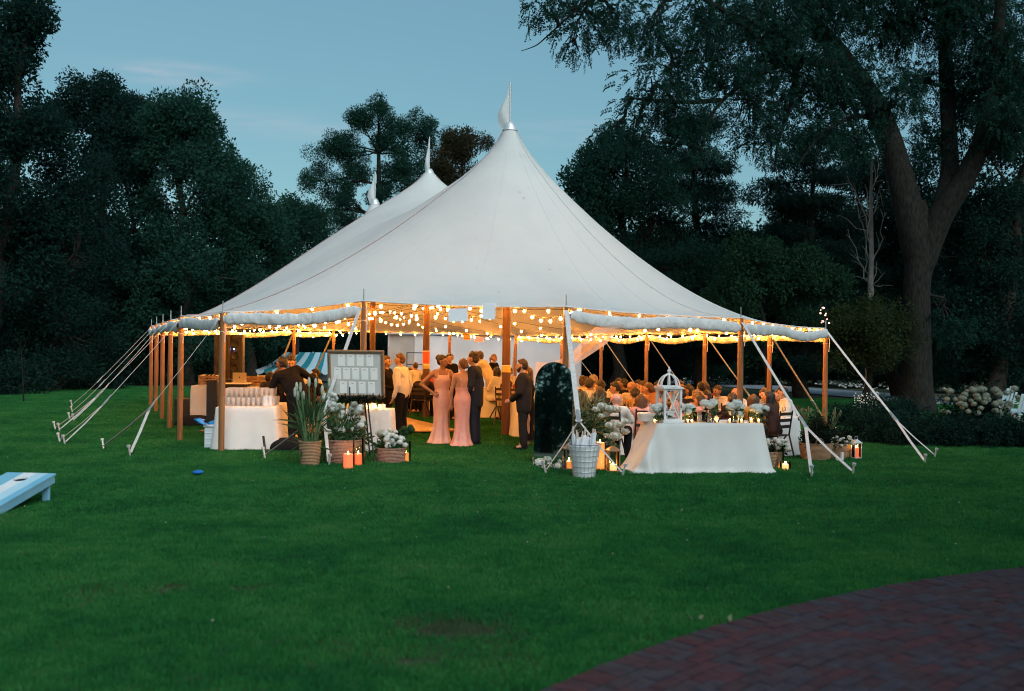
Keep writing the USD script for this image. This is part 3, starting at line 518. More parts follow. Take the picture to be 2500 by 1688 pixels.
for i in range(NPE):
    a, b = per[i], per[(i + 1) % NPE]; inn = cen_t - (a[:2] + b[:2]) / 2; inn /= np.linalg.norm(inn); io = A([inn[0], inn[1], 0]) * .10
    L = np.linalg.norm(b - a); zo = A([0, 0, -.015 if i in (0, 2, 3, NPE - 1) else -.05])
    strand(f'eave bulb string from the {names_p[i]} to the {names_p[(i + 1) % NPE]}', sagline(a + io + zo, b + io + zo, .03), max(4, int(L / .52)), .021 if i not in (1,) else .024, .02, 'strings of globe bulbs along the eaves')
for ci, (c, z, tg) in enumerate(((C1, 3.15, (0, 1, 2, 3, 4, 5, NPE - 1)), (C2, 3.05, (6, 7, NPE - 2, NPE - 3)), (C3, 3.05, (8, 9, 10, 12, 13, NPE - 4, NPE - 5)))):
    for k in tg:
        e = per[k] + A([0, 0, -.10]); cn = ('front', 'middle', 'rear')[ci]; L = np.linalg.norm(e[:2] - c[:2])
        strand(f'bulb swag from the {cn} centre pole to the {names_p[k]}', sagline((c[0], c[1], z), e, .34 + .05 * math.sin(k * 3)), max(5, int(L / .62)), .0265, .05, 'swagged strings of globe bulbs inside the tent')
for c0, c1, nm in ((C1, C2, 'front and middle'), (C2, C3, 'middle and rear')):
    strand(f'globe bulb string hung between the {nm} centre poles', sagline((c0[0], c0[1], 3.0), (c1[0], c1[1], 3.0), .5), 9, .0265, .05, 'swagged strings of globe bulbs inside the tent')

# ================================================================== trees and bushes
def nearest_dir(a, b, n, wob, rng):
    a, b = A(a, float), A(b, float); u = np.linspace(0, 1, n)[:, None]; L = np.linalg.norm(b - a); w = rng.normal(size=(n, 3)) * wob * L; w[0] = w[-1] = 0
    return a + (b - a) * u + w
CL = {}
def protos(kind):
    if kind not in CL:
        if kind == 'locust': CL[kind] = [sprays(26, .68, 100 + k, ll=.10, lw=.040) for k in range(4)]
        elif kind == 'fine': CL[kind] = [leaves(300, (.75, .75, .45), .13, .06, 200 + k, .3) for k in range(4)]
        elif kind == 'broad': CL[kind] = [leaves(330, (.80, .80, .52), .155, .078, 300 + k, .5) for k in range(4)]
        elif kind == 'needle': CL[kind] = [leaves(460, (.95, .95, .26), .22, .042, 400 + k, .6) for k in range(4)]
        elif kind == 'bush': CL[kind] = [leaves(130, (.36, .36, .26), .10, .05, 500 + k, .1) for k in range(4)]
    return CL[kind]
def crown_points(ells, dens, rng, r=.62, shell=.5, lobes=True):
    pts = []
    for c, rad in ells:
        a, b, cc_ = rad; n = max(3, int(dens * 2.0 * (a * b + b * cc_ + a * cc_) / r ** 2 / 3)); d = rng.normal(size=(n, 3)); d /= np.linalg.norm(d, axis=1, keepdims=True)
        q = d * (shell + (1 - shell) * rng.random((n, 1)) ** .5) * (1 + .18 * rng.normal(size=(n, 1))).clip(.6, 1.35) * A(rad) + A(c)
        if lobes:
            Q = [q[: int(n * .74)]]
            for k in range(5):
                e = rng.normal(size=3); e[2] = e[2] * .6 + .35; e /= np.linalg.norm(e); f_ = rng.uniform(.22, .5); m = max(2, int(n * .065)); d2 = rng.normal(size=(m, 3)); d2 /= np.linalg.norm(d2, axis=1, keepdims=True)
                Q.append(A(c) + e * A(rad) * rng.uniform(.75, 1.02) + d2 * rng.random((m, 1)) ** .8 * f_ * A(rad))
            q = np.vstack(Q)
        pts.append(q)
    return pts
def tree(name, label, base, ells, kind, leaf, bark='dark_bark', dens=1.0, trunk_r=.25, seed=1, group=None, scale=(.8, 1.35), limbs=5, cat='tree', trunk_top=None, shell=.5):
    """Trunk, limbs that run out into the crown, and a crown of leaf clusters gathered in uneven ellipsoids."""
    rng = np.random.default_rng(seed); t = thing(name, label, cat, group=group); base = A(base, float)
    top = A(trunk_top) if trunk_top is not None else A(ells[int(np.argmax([e[0][2] for e in ells]))][0])
    tp_ = nearest_dir(base - A([0, 0, .1]), top, 9, .012, rng); tr = trunk_r * (1 - .82 * np.linspace(0, 1, 9)) ; tr[0] *= 1.35
    part('trunk', tube(tp_, tr, 12), bark, t, smooth=True)
    pts = crown_points(ells, dens, rng, shell=shell); ms = []
    for (c, rad), q in zip(ells, pts):
        i = int(np.clip(np.argmin(np.abs(tp_[:, 2] - (c[2] - rad[2] * .9))), 2, 7)); a = tp_[i]; ra = max(.03, tr[i] * .55)
        l = nearest_dir(a, c, 7, .03, rng); ms.append(tube(l, np.linspace(ra, ra * .35, 7), 7))
        for k in rng.choice(len(q), min(len(q), limbs * 3), False):
            j = rng.integers(3, 7); ms.append(tube(nearest_dir(l[j], q[k], 5, .05, rng), np.linspace(ra * .35, .012, 5), 5))
    part('branches', join(ms), bark, t, smooth=True)
    p = np.vstack(pts); n = len(p)
    scatter('crown', t, protos(kind), [leaf] * 4, p, rquat(rng, n, kind not in ('needle',)), rng.uniform(*scale, n), rng.integers(0, 4, n), kind='stuff')
    return t
def E(px, py, rx_, ry_, Y, dy=0.0, depth=None):
    """An ellipsoid of foliage given by its outline in the photograph and its distance."""
    c = at(px, py, Y + dy); k = (Y + dy) / F; return c, A([rx_ * k, (depth if depth is not None else .5 * (rx_ + ry_)) * k, ry_ * k])
def base_at(px, Y): a, _ = ray(px, 950); return A([a * Y, Y, float(terr(a * Y, Y))])
g_ = 'trees round the lawn'
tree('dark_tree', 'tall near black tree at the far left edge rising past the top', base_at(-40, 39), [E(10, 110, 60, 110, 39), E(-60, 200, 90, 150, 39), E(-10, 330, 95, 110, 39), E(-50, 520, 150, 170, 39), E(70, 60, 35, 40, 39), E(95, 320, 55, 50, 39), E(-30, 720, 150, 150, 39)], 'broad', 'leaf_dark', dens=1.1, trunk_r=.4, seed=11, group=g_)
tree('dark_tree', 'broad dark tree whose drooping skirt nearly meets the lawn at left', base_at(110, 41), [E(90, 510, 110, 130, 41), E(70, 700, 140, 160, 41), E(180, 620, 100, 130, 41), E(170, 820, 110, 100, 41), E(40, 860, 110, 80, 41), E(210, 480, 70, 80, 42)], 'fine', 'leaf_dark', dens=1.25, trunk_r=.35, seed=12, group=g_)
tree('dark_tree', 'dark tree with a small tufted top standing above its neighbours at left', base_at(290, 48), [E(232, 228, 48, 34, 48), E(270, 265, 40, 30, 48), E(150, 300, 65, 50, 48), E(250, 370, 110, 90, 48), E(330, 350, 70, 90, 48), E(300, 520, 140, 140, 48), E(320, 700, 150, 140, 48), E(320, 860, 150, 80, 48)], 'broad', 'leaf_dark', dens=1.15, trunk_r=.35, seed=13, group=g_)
tree('conifer', 'thin pointed conifer tip between two dark round crowns at left', base_at(335, 50), [E(312, 262, 12, 22, 50), E(314, 300, 22, 28, 50), E(318, 350, 36, 38, 50), E(322, 420, 48, 50, 50)], 'needle', 'leaf_conifer', dens=1.4, trunk_r=.2, seed=14, group=g_)
tree('leafy_tree', 'rounded leafy tree with the high dome against the sky at left', base_at(455, 46), [E(425, 285, 58, 45, 46), E(470, 300, 40, 45, 46), E(400, 330, 45, 40, 46), E(455, 370, 85, 60, 46), E(500, 430, 80, 70, 46), E(450, 520, 120, 110, 46), E(480, 680, 140, 120, 46), E(450, 840, 140, 100, 46)], 'broad', 'leaf_mid', dens=1.1, trunk_r=.32, seed=15, group=g_)
tree('leafy_tree', 'leafy tree sloping down behind the left roof edge', base_at(610, 50), [E(570, 470, 60, 60, 50), E(610, 520, 80, 90, 50), E(655, 540, 45, 60, 50), E(640, 640, 100, 100, 50), E(590, 760, 120, 110, 50), E(560, 860, 130, 80, 50), E(545, 560, 70, 80, 50)], 'broad', 'leaf_mid', dens=1.2, trunk_r=.3, seed=16, group=g_)
tree('small_tree', 'lower grey green tree with upright shoots against the roof at left', base_at(730, 53), [E(700, 560, 55, 55, 53), E(752, 575, 38, 45, 53), E(740, 650, 70, 80, 53), E(690, 720, 90, 90, 53), E(720, 520, 14, 22, 53), E(765, 535, 12, 20, 53), E(785, 600, 16, 40, 53)], 'fine', 'leaf_mid', dens=1.1, trunk_r=.22, seed=17, group=g_)
tree('open_tree', 'tall open crowned tree with clear trunk behind the middle peak', base_at(925, 66), [E(925, 288, 54, 35, 66), E(880, 300, 35, 31, 66), E(985, 310, 35, 34, 66), E(960, 340, 43, 34, 66), E(835, 345, 39, 34, 66), E(800, 370, 35, 31, 66), E(850, 385, 39, 27, 66), E(780, 440, 36, 34, 66), E(820, 470, 43, 29, 66), E(845, 510, 39, 34, 66), E(835, 545, 26, 25, 66), E(1000, 380, 39, 31, 66), E(945, 430, 35, 34, 66), E(1020, 420, 43, 34, 66), E(1050, 330, 35, 35, 66), E(995, 470, 35, 34, 66), E(925, 480, 35, 26, 66), E(870, 430, 26, 25, 66)], 'broad', 'leaf_mid', 'bark', dens=.72, trunk_r=.42, seed=18, group=g_, scale=(.6, 1.0), limbs=4, trunk_top=at(925, 300, 66), shell=.1)
tree('brown_tree', 'brownish leaved tree just left of the front peak', base_at(1090, 60), [E(1125, 345, 42, 30, 60), E(1150, 365, 40, 35, 60), E(1100, 375, 35, 30, 60), E(1080, 420, 50, 40, 60), E(1120, 430, 50, 40, 60), E(1060, 480, 50, 40, 60)], 'broad', 'leaf_brown', 'bark', dens=.65, trunk_r=.3, seed=19, group=g_, scale=(.6, 1.1), shell=.25)
# right of the tent
tree('leafy_tree', 'maple like tree whose lower left sprays overhang the right roof slope', base_at(1500, 44), [E(1435, 445, 45, 30, 44), E(1480, 410, 60, 45, 44), E(1530, 360, 60, 50, 44), E(1560, 440, 90, 80, 44), E(1500, 510, 70, 50, 44), E(1600, 540, 110, 90, 44), E(1620, 650, 120, 90, 44), E(1440, 480, 30, 25, 44), E(1480, 560, 60, 40, 44)], 'broad', 'leaf_mid', 'bark', dens=.8, trunk_r=.33, seed=21, group=g_, scale=(.7, 1.2))
tree('conifer', 'dark feathery conifer behind the right half of the tent roof', base_at(1720, 46), [E(1700, 330, 45, 60, 46), E(1700, 420, 80, 70, 46), E(1690, 520, 110, 80, 46), E(1710, 620, 130, 90, 46), E(1740, 720, 150, 90, 46), E(1760, 810, 160, 70, 46)], 'needle', 'leaf_dark', 'bark', dens=1.35, trunk_r=.32, seed=22, group=g_, scale=(.7, 1.2))
tree('conifer', 'tall black conifer left of the pale dead tree', base_at(1960, 44), [E(1990, 380, 60, 70, 44), E(1950, 470, 90, 80, 44), E(1960, 570, 130, 90, 44), E(1980, 680, 150, 100, 44), E(2010, 790, 160, 90, 44), E(1900, 860, 130, 60, 46)], 'needle', 'leaf_conifer', 'bark', dens=1.4, trunk_r=.32, seed=23, group=g_, scale=(.8, 1.25))
tree('leafy_tree', 'green understory tree with arching sprays above the right eave', base_at(1880, 36), [E(1850, 640, 60, 50, 36), E(1900, 700, 70, 60, 36), E(1820, 720, 70, 60, 36), E(1960, 660, 40, 30, 36), E(1870, 790, 110, 60, 36), E(2010, 700, 40, 28, 36)], 'broad', 'leaf_bright', 'bark', dens=.65, trunk_r=.16, seed=24, group=g_, scale=(.6, 1.0))
tree('yellow_tree', 'yellow green bush tree catching lamp light beside the right tent corner', base_at(2110, 34), [E(2085, 800, 55, 50, 34), E(2130, 770, 70, 60, 34), E(2110, 860, 90, 60, 34), E(2170, 840, 50, 70, 34)], 'fine', 'leaf_yellow', 'bark', dens=.7, trunk_r=.14, seed=25, group=g_, scale=(.6, 1.0))
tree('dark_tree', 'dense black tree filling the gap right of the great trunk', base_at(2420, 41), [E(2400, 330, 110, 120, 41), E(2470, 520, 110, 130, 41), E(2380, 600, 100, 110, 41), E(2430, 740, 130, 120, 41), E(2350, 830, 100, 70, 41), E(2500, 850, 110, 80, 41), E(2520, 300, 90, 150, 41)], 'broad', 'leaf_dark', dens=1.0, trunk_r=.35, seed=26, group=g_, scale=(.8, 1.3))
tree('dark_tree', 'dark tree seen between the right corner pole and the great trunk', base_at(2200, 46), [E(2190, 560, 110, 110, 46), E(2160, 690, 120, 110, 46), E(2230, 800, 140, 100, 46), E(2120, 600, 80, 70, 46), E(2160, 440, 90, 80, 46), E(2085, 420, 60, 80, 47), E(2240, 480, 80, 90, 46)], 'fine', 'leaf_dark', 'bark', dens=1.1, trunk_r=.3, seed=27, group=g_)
# the wood's dark edge seen under the roof
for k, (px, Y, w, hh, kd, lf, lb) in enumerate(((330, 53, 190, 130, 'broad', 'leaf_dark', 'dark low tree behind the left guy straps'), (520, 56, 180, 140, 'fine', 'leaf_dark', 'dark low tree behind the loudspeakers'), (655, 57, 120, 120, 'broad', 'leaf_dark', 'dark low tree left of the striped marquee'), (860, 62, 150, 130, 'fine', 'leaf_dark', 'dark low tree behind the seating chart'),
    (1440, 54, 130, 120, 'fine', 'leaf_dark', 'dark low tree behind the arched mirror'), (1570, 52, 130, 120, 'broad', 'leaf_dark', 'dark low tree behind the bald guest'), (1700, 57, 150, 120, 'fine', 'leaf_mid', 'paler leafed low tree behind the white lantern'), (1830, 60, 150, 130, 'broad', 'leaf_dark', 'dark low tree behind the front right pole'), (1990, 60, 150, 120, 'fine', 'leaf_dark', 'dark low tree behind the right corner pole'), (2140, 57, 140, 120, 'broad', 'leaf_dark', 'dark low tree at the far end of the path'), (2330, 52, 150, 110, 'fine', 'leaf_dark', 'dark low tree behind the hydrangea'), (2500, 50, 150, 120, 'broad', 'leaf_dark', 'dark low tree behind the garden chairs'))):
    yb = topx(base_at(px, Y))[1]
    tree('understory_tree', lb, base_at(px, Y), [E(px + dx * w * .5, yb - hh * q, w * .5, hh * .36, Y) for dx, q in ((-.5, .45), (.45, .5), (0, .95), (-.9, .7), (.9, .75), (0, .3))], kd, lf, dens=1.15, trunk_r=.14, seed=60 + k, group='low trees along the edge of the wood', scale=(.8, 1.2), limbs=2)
# pale dead tree
dt = thing('dead_tree', 'pale leafless dead tree with thin branches before the black conifers', 'tree'); rg = np.random.default_rng(31)
tpd = A([at(2118, 960, 37), at(2122, 800, 37), at(2128, 620, 37), at(2126, 480, 37), at(2130, 360, 37)]); tpd[0, 2] = terr(*tpd[0, :2]) - .1
part('trunk', tube(tpd, [.13, .11, .09, .06, .02], 8), 'pale_bark', dt, smooth=True); ms = []
for y0, ex, ey in ((720, 2070, 560), (640, 2085, 480), (660, 2165, 520), (580, 2068, 430), (560, 2150, 450), (700, 2105, 600), (600, 2112, 450), (520, 2148, 400), (740, 2140, 640)):
    a = at(2126, y0, 37); b = at(ex, ey, 37 + rg.uniform(-1, 1)); l = nearest_dir(a, b, 8, .03, rg); ms = [tube(l, np.linspace(.035, .008, 8), 5)]
    for q in range(4):
        i = rg.integers(2, 7); ms.append(tube(nearest_dir(l[i], l[i] + rg.normal(size=3) * A([.4, .3, .4]) + A([0, 0, .35]), 4, .04, rg), np.linspace(.014, .005, 4), 4))
    part('branch', join(ms), 'pale_bark', dt)

# the wood behind everything, one dark mass
rw = np.random.default_rng(55); n = 2600; px_ = rw.uniform(-900, 3400, n); Yw = rw.uniform(70, 82, n)
hw_ = np.interp(px_, (-900, 300, 700, 800, 1150, 1350, 1500, 1700, 2500, 3400), (11, 10, 7, 4.5, 4.5, 6.5, 9, 10, 12, 12)) * (.75 + .5 * meshkit.fbm(np.stack([px_ / 260, 0 * px_, 0 * px_], -1), 3, 9))
pw = np.stack([ray(px_, 900)[0] * Yw, Yw, rw.random(n) * hw_ - .2], 1)
o = scatter('far_wood', None, protos('broad'), ['leaf_dark'] * 4, pw, rquat(rw, n), rw.uniform(1.6, 2.6, n), rw.integers(0, 4, n), kind='stuff'); setdata(o, label='dark wood closing the view behind the tent and the lawn', category='wood')
n = 420; xw = rw.uniform(-60, 45, n); pw = np.stack([xw, rw.uniform(-46, -38, n), rw.random(n) * 5 - .2], 1)
o = scatter('viewer_side_wood', None, protos('broad'), ['leaf_mid'] * 4, pw, rquat(rw, n), rw.uniform(1.6, 2.6, n), rw.integers(0, 4, n), kind='stuff'); setdata(o, label='wood across the lawn behind the viewer seen only in the mirror', category='wood')

# the great locust tree on the right
lo = thing('locust_tree', 'great old locust tree with forked rough trunk and feathery overhanging crown', 'tree'); rg = np.random.default_rng(41)
YB = float(ground(2240, 1005)[1]); kpx = YB / F
def bark_tube(px_pts, w, n=22, dY=0.0, sides=20, seed=0):
    P = A([at(x, y, YB + dy) for x, y, dy in px_pts]); k = np.linspace(0, 1, len(P)); u = np.linspace(0, 1, n); P = np.stack([np.interp(u, k, P[:, i]) for i in range(3)], 1); P[1:-1] = (P[:-2] + 2 * P[1:-1] + P[2:]) / 4
    v, f = tube(P, np.interp(u, np.linspace(0, 1, len(w)), A(w) * kpx / 2) * np.clip(1.0 - .30 * np.linspace(0, 1, n) * (len(w) > 6), .6, 1), sides); nz = meshkit.fbm(v * A([5, 5, .9]), 3, seed) - .5; c = np.vstack([np.repeat(P, sides, 0), P[:1], P[-1:]]); d = v - c; L = np.linalg.norm(d, axis=1, keepdims=True) + 1e-9
    return v + d / L * nz[:, None] * .28 * np.minimum(L, .35), f
part('trunk', bark_tube([(2236, 1030, 0), (2238, 960, 0), (2240, 850, 0), (2238, 700, 0), (2246, 620, 0), (2250, 555, 0), (2250, 490, 0)], (112, 82, 71, 73, 86, 80, 30), 34, sides=28, seed=2), 'bark', lo, smooth=True)
limbs_px = [([(2244, 660, 0), (2234, 580, 0), (2216, 500, 0), (2186, 386, .3), (2146, 262, .8), (2066, 148, 1.2), (1962, 28, 1.6), (1850, -120, 2)], (60, 76, 76, 70, 66, 60, 52, 34)),
    ([(2248, 665, 0), (2268, 580, 0), (2312, 500, -.3), (2370, 420, -.6), (2410, 310, -.8), (2430, 160, -1), (2450, -60, -1.2)], (56, 72, 66, 58, 52, 44, 30)),
    ([(2300, 510, -.2), (2320, 430, .3), (2316, 300, .8), (2310, 150, 1), (2300, -60, 1.2)], (50, 44, 38, 34, 26)),
    ([(2390, 370, -.6), (2450, 320, -1.5), (2540, 280, -2.2)], (46, 36, 24)),
    ([(2080, 170, 1.1), (2010, 150, 0), (1950, 150, -1), (1890, 160, -1.5), (1820, 200, -2), (1745, 255, -2.4), (1715, 340, -2.6), (1700, 420, -2.6)], (26, 24, 20, 17, 14, 10, 7, 5)),
    ([(1900, 165, -1.5), (1850, 90, -2), (1760, 20, -2.5), (1650, -40, -3)], (20, 16, 12, 6)),
    ([(1760, 245, -2.3), (1690, 250, -2.8), (1600, 245, -3), (1540, 240, -3)], (12, 10, 7, 4)),
    ([(1970, 40, 1.6), (1900, -60, 0), (1800, -130, -1.5), (1600, -90, -3), (1470, -30, -4), (1410, 40, -4), (1398, 110, -4)], (34, 28, 22, 16, 10, 6, 3)),
    ([(1500, -40, -4), (1400, 30, -4.2), (1340, 85, -4.2), (1310, 112, -4.2), (1272, 125, -4.2)], (8, 5, 3.4, 2.6, 1.4)),
    ([(2170, 300, .6), (2090, 280, -.8), (2010, 320, -1.5), (1950, 400, -2)], (14, 11, 8, 4)), ([(1950, 150, -1), (1930, 260, -1), (1900, 340, -1.3), (1890, 420, -1.3)], (16, 12, 9, 4))]
for p_, w_ in limbs_px: part('limb', bark_tube(p_, w_, 16, sides=12, seed=len(p_)), 'bark', lo, smooth=True)
ee = [(1960, 150, 80, 45, -1.5, .6), (2050, 190, 70, 55, -1, .6), (1840, 190, 80, 45, -2.4, .55), (2090, 330, 60, 60, -1, .5), (2180, 250, 60, 70, -1.2, .4), (1400, 15, 75, 45, -4, .55), (1490, 25, 70, 50, -4, .6), (1410, 100, 26, 38, -4, .5), (1330, 20, 50, 30, -4, .5), (1500, 80, 26, 24, -4, .4), (1590, 60, 55, 70, -3, .55), (1640, 130, 70, 60, -3, .55), (1590, 220, 55, 36, -3, .5), (1560, 300, 55, 26, -2.6, .45), (1640, 270, 80, 55, -2.6, .6), (1500, 325, 40, 16, -2.6, .45), (1690, 370, 60, 50, -2.6, .5), (1620, 350, 60, 30, -2.6, .45), (1720, 60, 100, 75, -2.5, .65), (1740, 170, 90, 70, -2.3, .65), (1850, 40, 110, 70, -2, .65), (1830, 260, 90, 55, -1.8, .42), (1900, 110, 90, 70, -1.5, .6), (1960, 240, 80, 60, -1, .45), (1880, 350, 60, 50, -1.4, .4), (2010, 60, 110, 80, 0, .65), (2060, 220, 80, 70, -.5, .5), (2180, 60, 110, 90, 1, .6), (2230, 200, 70, 80, 1, .45), (2330, 60, 110, 90, 0, .7), (2370, 220, 70, 90, .5, .5), (2460, 120, 90, 120, -1, .9), (2470, 300, 70, 90, -1.5, .7), (2270, 330, 60, 70, 1, .4), (2000, -40, 300, 60, 0, .6), (2330, -40, 200, 60, 0, .7), (2140, 800, 60, 30, 1, .3), (2330, 790, 70, 30, 0, .4), (2010, 330, 60, 40, -1.5, .45)]
pts, msb = [], []; LP = np.vstack([A([at(x, y, YB + dy) for x, y, dy in np.column_stack([np.interp(np.linspace(0, 1, 30), np.linspace(0, 1, len(p_)), A(p_)[:, i]) for i in range(3)])]) for p_, w_ in limbs_px])
for x, y, a_, b_, dy, dn in ee:
    q = crown_points([E(x, y, a_, b_, YB, dy, depth=75)], dn * (3.6 if x < 1800 else 5.0), rg, shell=.05, lobes=False)[0]; pts.append(q); c = at(x, y, YB + dy)
    a0 = LP[np.argmin(np.linalg.norm(LP - c, axis=1))]; l = nearest_dir(a0, c + rg.normal(size=3) * .1, 8, .05, rg); msb.append(tube(l, np.linspace(.07, .04, 8), 6))
    for k in rg.choice(len(q), min(len(q), 12), False): msb.append(tube(nearest_dir(l[rg.integers(3, 8)], q[k], 6, .06, rg), np.linspace(.04, .009, 6), 5))
part('branches', join(msb), 'bark', lo, smooth=True)
p = np.vstack(pts); n = len(p); scatter('crown', lo, protos('locust'), ['leaf_locust'] * 4, p, rquat(rg, n, False), rg.uniform(.75, 1.3, n), rg.integers(0, 4, n), kind='stuff')

# trees behind the photographer, seen in the tall mirror
for k, (x, y, s) in enumerate(((-9, -27, 7.0), (1, -31, 7.5), (-18, -22, 6.5), (-26, -12, 6.0), (10, -28, 7))):
    tree('mirrored_tree', ('dark broad tree behind the viewer seen in the arched mirror', 'tallest dark tree reflected in the arched mirror', 'dark tree reflected low in the arched mirror', 'dark tree to the left of the lawn reflected in the mirror', 'dark tree right of the others reflected in the mirror')[k], (x, y, 0),
         [(A([x, y, s * .9]), A([s * .7, s * .7, s * .55])), (A([x + 1, y, s * 1.6]), A([s * .55, s * .55, s * .5])), (A([x - 1, y, s * .45]), A([s * .7, s * .6, s * .4]))], 'broad', 'leaf_mid', dens=.36, trunk_r=.3, seed=90 + k, group='trees behind the viewer', scale=(1.1, 1.8), limbs=2)

for k, (x, y, s, lab) in enumerate(((-12.5, 1.5, 6.0, 'tall tree beside the viewer on the left that shades the near lawn'), (-17, 10, 6.0, 'tall tree out of view at the left of the lawn'), (10.5, 0.5, 6.0, 'tall tree beside the viewer that shades the brick paving'), (15.5, 7.5, 5.5, 'tree out of view at the right of the brick paving'))):
    tree('shade_tree', lab, (x, y, 0), [(A([x, y, s * 1.05]), A([s * .75, s * .75, s * .5])), (A([x + 1, y, s * 1.6]), A([s * .55, s * .55, s * .45]))], 'broad', 'leaf_mid', dens=.8, trunk_r=.35, seed=120 + k, group='shade trees round the viewer', scale=(1.2, 1.9), limbs=2)

# shrubs, flower bed, hydrangea
def bush(name, label, c, rad, leaf, n, seed, flowers=None, cat='shrub', kind='bush', scale=(.6, 1.1), group=None):
    rng = np.random.default_rng(seed); t = thing(name, label, cat, group=group); d = rng.normal(size=(n, 3)); d[:, 2] = np.abs(d[:, 2]); d /= np.linalg.norm(d, axis=1, keepdims=True)
    p = d * rng.random((n, 1)) ** .4 * A(rad) + A(c); ms = [tube(nearest_dir((c[0] + rng.normal() * .1, c[1] + rng.normal() * .1, c[2] - .05), p[k], 5, .05, rng), np.linspace(.02, .006, 5), 5) for k in rng.choice(n, min(n, 14), False)]
    part('stems', join(ms), 'dark_bark', t); scatter('foliage', t, protos(kind), [leaf] * 4, p, rquat(rng, n), rng.uniform(*scale, n), rng.integers(0, 4, n), kind='stuff')
    if flowers:
        for (fx, fy, fr, m_) in flowers: part('blossom', mv(bloom(fr, int(abs(fx) * 700), 60), (fx * rad[0] + c[0], c[1] - rad[1] * .9 * max(.2, (1 - .5 * fx * fx)), c[2] + fy * rad[2])), m_, t)
    return t
hc = ground(2378, 1052); rgf = np.random.default_rng(5)
bush('hydrangea_bush', 'hydrangea bush with dim creamy flower heads beside the great trunk', hc, (1.0, .75, 1.12), 'leaf_dark', 46, 3, [(rgf.uniform(-.98, .95), rgf.uniform(.45, 1.02), rgf.uniform(.055, .105), 'petal_dim') for _ in range(56)])
for k, (px, py, w, h, nn_) in enumerate(((2130, 1075, 1.3, .55, 46), (2250, 1085, 1.3, .5, 46), (2370, 1088, 1.4, .55, 46), (2480, 1090, 1.3, .6, 40), (2075, 1040, .9, .5, 30), (2180, 1040, 1.2, .7, 40))):
    bush('bed_plant', ('dark leafy bed plant in front of the right guy strap', 'dark leafy bed plant at the foot of the great trunk', 'dark leafy bed plant under the hydrangea', 'dark leafy bed plant at the right picture edge', 'dark leafy bed plant behind the large basket', 'taller bed plant beside the great trunk')[k], ground(px, py), (w, .7, h), 'leaf_dark', nn_, 30 + k, cat='plant', group='bed plants under the great tree')
for k, (px, py, s) in enumerate(((120, 955, 1.5), (230, 950, 1.2), (330, 940, 1.3), (10, 962, 1.4))):
    bush('lawn_edge_bush', ('low bush at the lawn edge in the left distance', 'small bush right of it at the left lawn edge', 'bush at the lawn edge behind the left guy straps', 'low bush at the left picture edge')[k], ground(px, py), (s * 1.3, s * .7, s), 'leaf_dark', 30, 70 + k, group='bushes along the left lawn edge', scale=(1.0, 1.8))
sp_ = thing('sapling', 'thin bare young sapling standing on the far left lawn', 'tree'); g0 = ground(58, 982); part('trunk', tube([g0, g0 + A([-.05, 0, .9]), g0 + A([-.12, 0, 1.9])], [.022, .018, .008], 6), 'bark', sp_); part('branches', join([tube([g0 + A([-.1, 0, 1.5]), g0 + A([.1, 0, 2.0])], .008, 4), tube([g0 + A([-.1, 0, 1.7]), g0 + A([-.35, 0, 2.1])], .008, 4)]), 'bark', sp_)
# pale wild flowers: a strip beyond the path, and white spikes in the bed
ms = []; rgf = np.random.default_rng(8)
for k in range(360):
    px = rgf.uniform(1640, 2200); yy = np.interp(px, (1640, 1900, 2200), (928, 938, 958)) + rgf.normal() * 2.2; g = ground(px, yy)
    if rgf.random() < (.9 if 2010 < px < 2110 else .35): ms.append(ball(g + A([0, 0, rgf.uniform(.12, .32)]), rgf.uniform(.025, .06), 1, (1.5, 1, .8)))
single('wild_flowers', join(ms), 'petal_white', 'strip of small white flowers along the far side of the path', 'flowers', kind='stuff')
ms = []
for k in range(16):
    g = ground(rgf.uniform(2085, 2150), rgf.uniform(1015, 1040)); ms += [ball(g + A([rgf.normal() * .02, 0, .45 + .07 * q]), .02, 1) for q in range(6)] + [tube([g, g + A([0, 0, .5])], .006, 4)]
single('white_flower_spikes', join(ms), 'petal_white', 'thin pale flower spikes rising from the bed by the path', 'flowers', kind='stuff')

ms = []; rgc = np.random.default_rng(15)
for k in range(90):
    y = 6 + 11 * rgc.random() ** .7; x = rgc.uniform(-.5, .5) * y
    if not in_paving(x, y): ms.append(ball((x, y, float(terr(x, y)) + .045), rgc.uniform(.006, .011), 0, (1, 1, .8)))
single('clover_flowers', join(ms), 'petal_dim', 'tiny pale clover heads dotted through the near lawn', 'flowers', kind='stuff')
# ------------------------------------------------------------------ mown grass
def tuft(seed, n=900, s=.34):
    g = np.random.default_rng(seed); p = g.uniform(-s, s, (n, 2)); h = g.uniform(.018, .044, n); w = g.uniform(.0026, .005, n) * 1.3; a = g.uniform(0, 2 * PI, n); l = g.uniform(.1, .9, n) * h; la = g.uniform(0, 2 * PI, n)
    dx, dy = np.cos(a) * w, np.sin(a) * w; z0 = np.zeros(n) - .012
    b0 = np.stack([p[:, 0] - dx, p[:, 1] - dy, z0], 1); b1 = np.stack([p[:, 0] + dx, p[:, 1] + dy, z0], 1); m = np.stack([p[:, 0] + np.cos(la) * l * .35, p[:, 1] + np.sin(la) * l * .35, h * .65], 1); t = np.stack([p[:, 0] + np.cos(la) * l, p[:, 1] + np.sin(la) * l, h], 1)
    v = np.stack([b0, b1, m + np.stack([dx, dy, 0 * dx], 1) * .7, m - np.stack([dx, dy, 0 * dx], 1) * .7, t], 1).reshape(-1, 3); i = np.arange(n)[:, None] * 5
    return v, np.vstack([i + A([[0, 1, 2]]), i + A([[0, 2, 3]]), i + A([[3, 2, 4]])])
rgg = np.random.default_rng(77); gp = []
y = 4.9
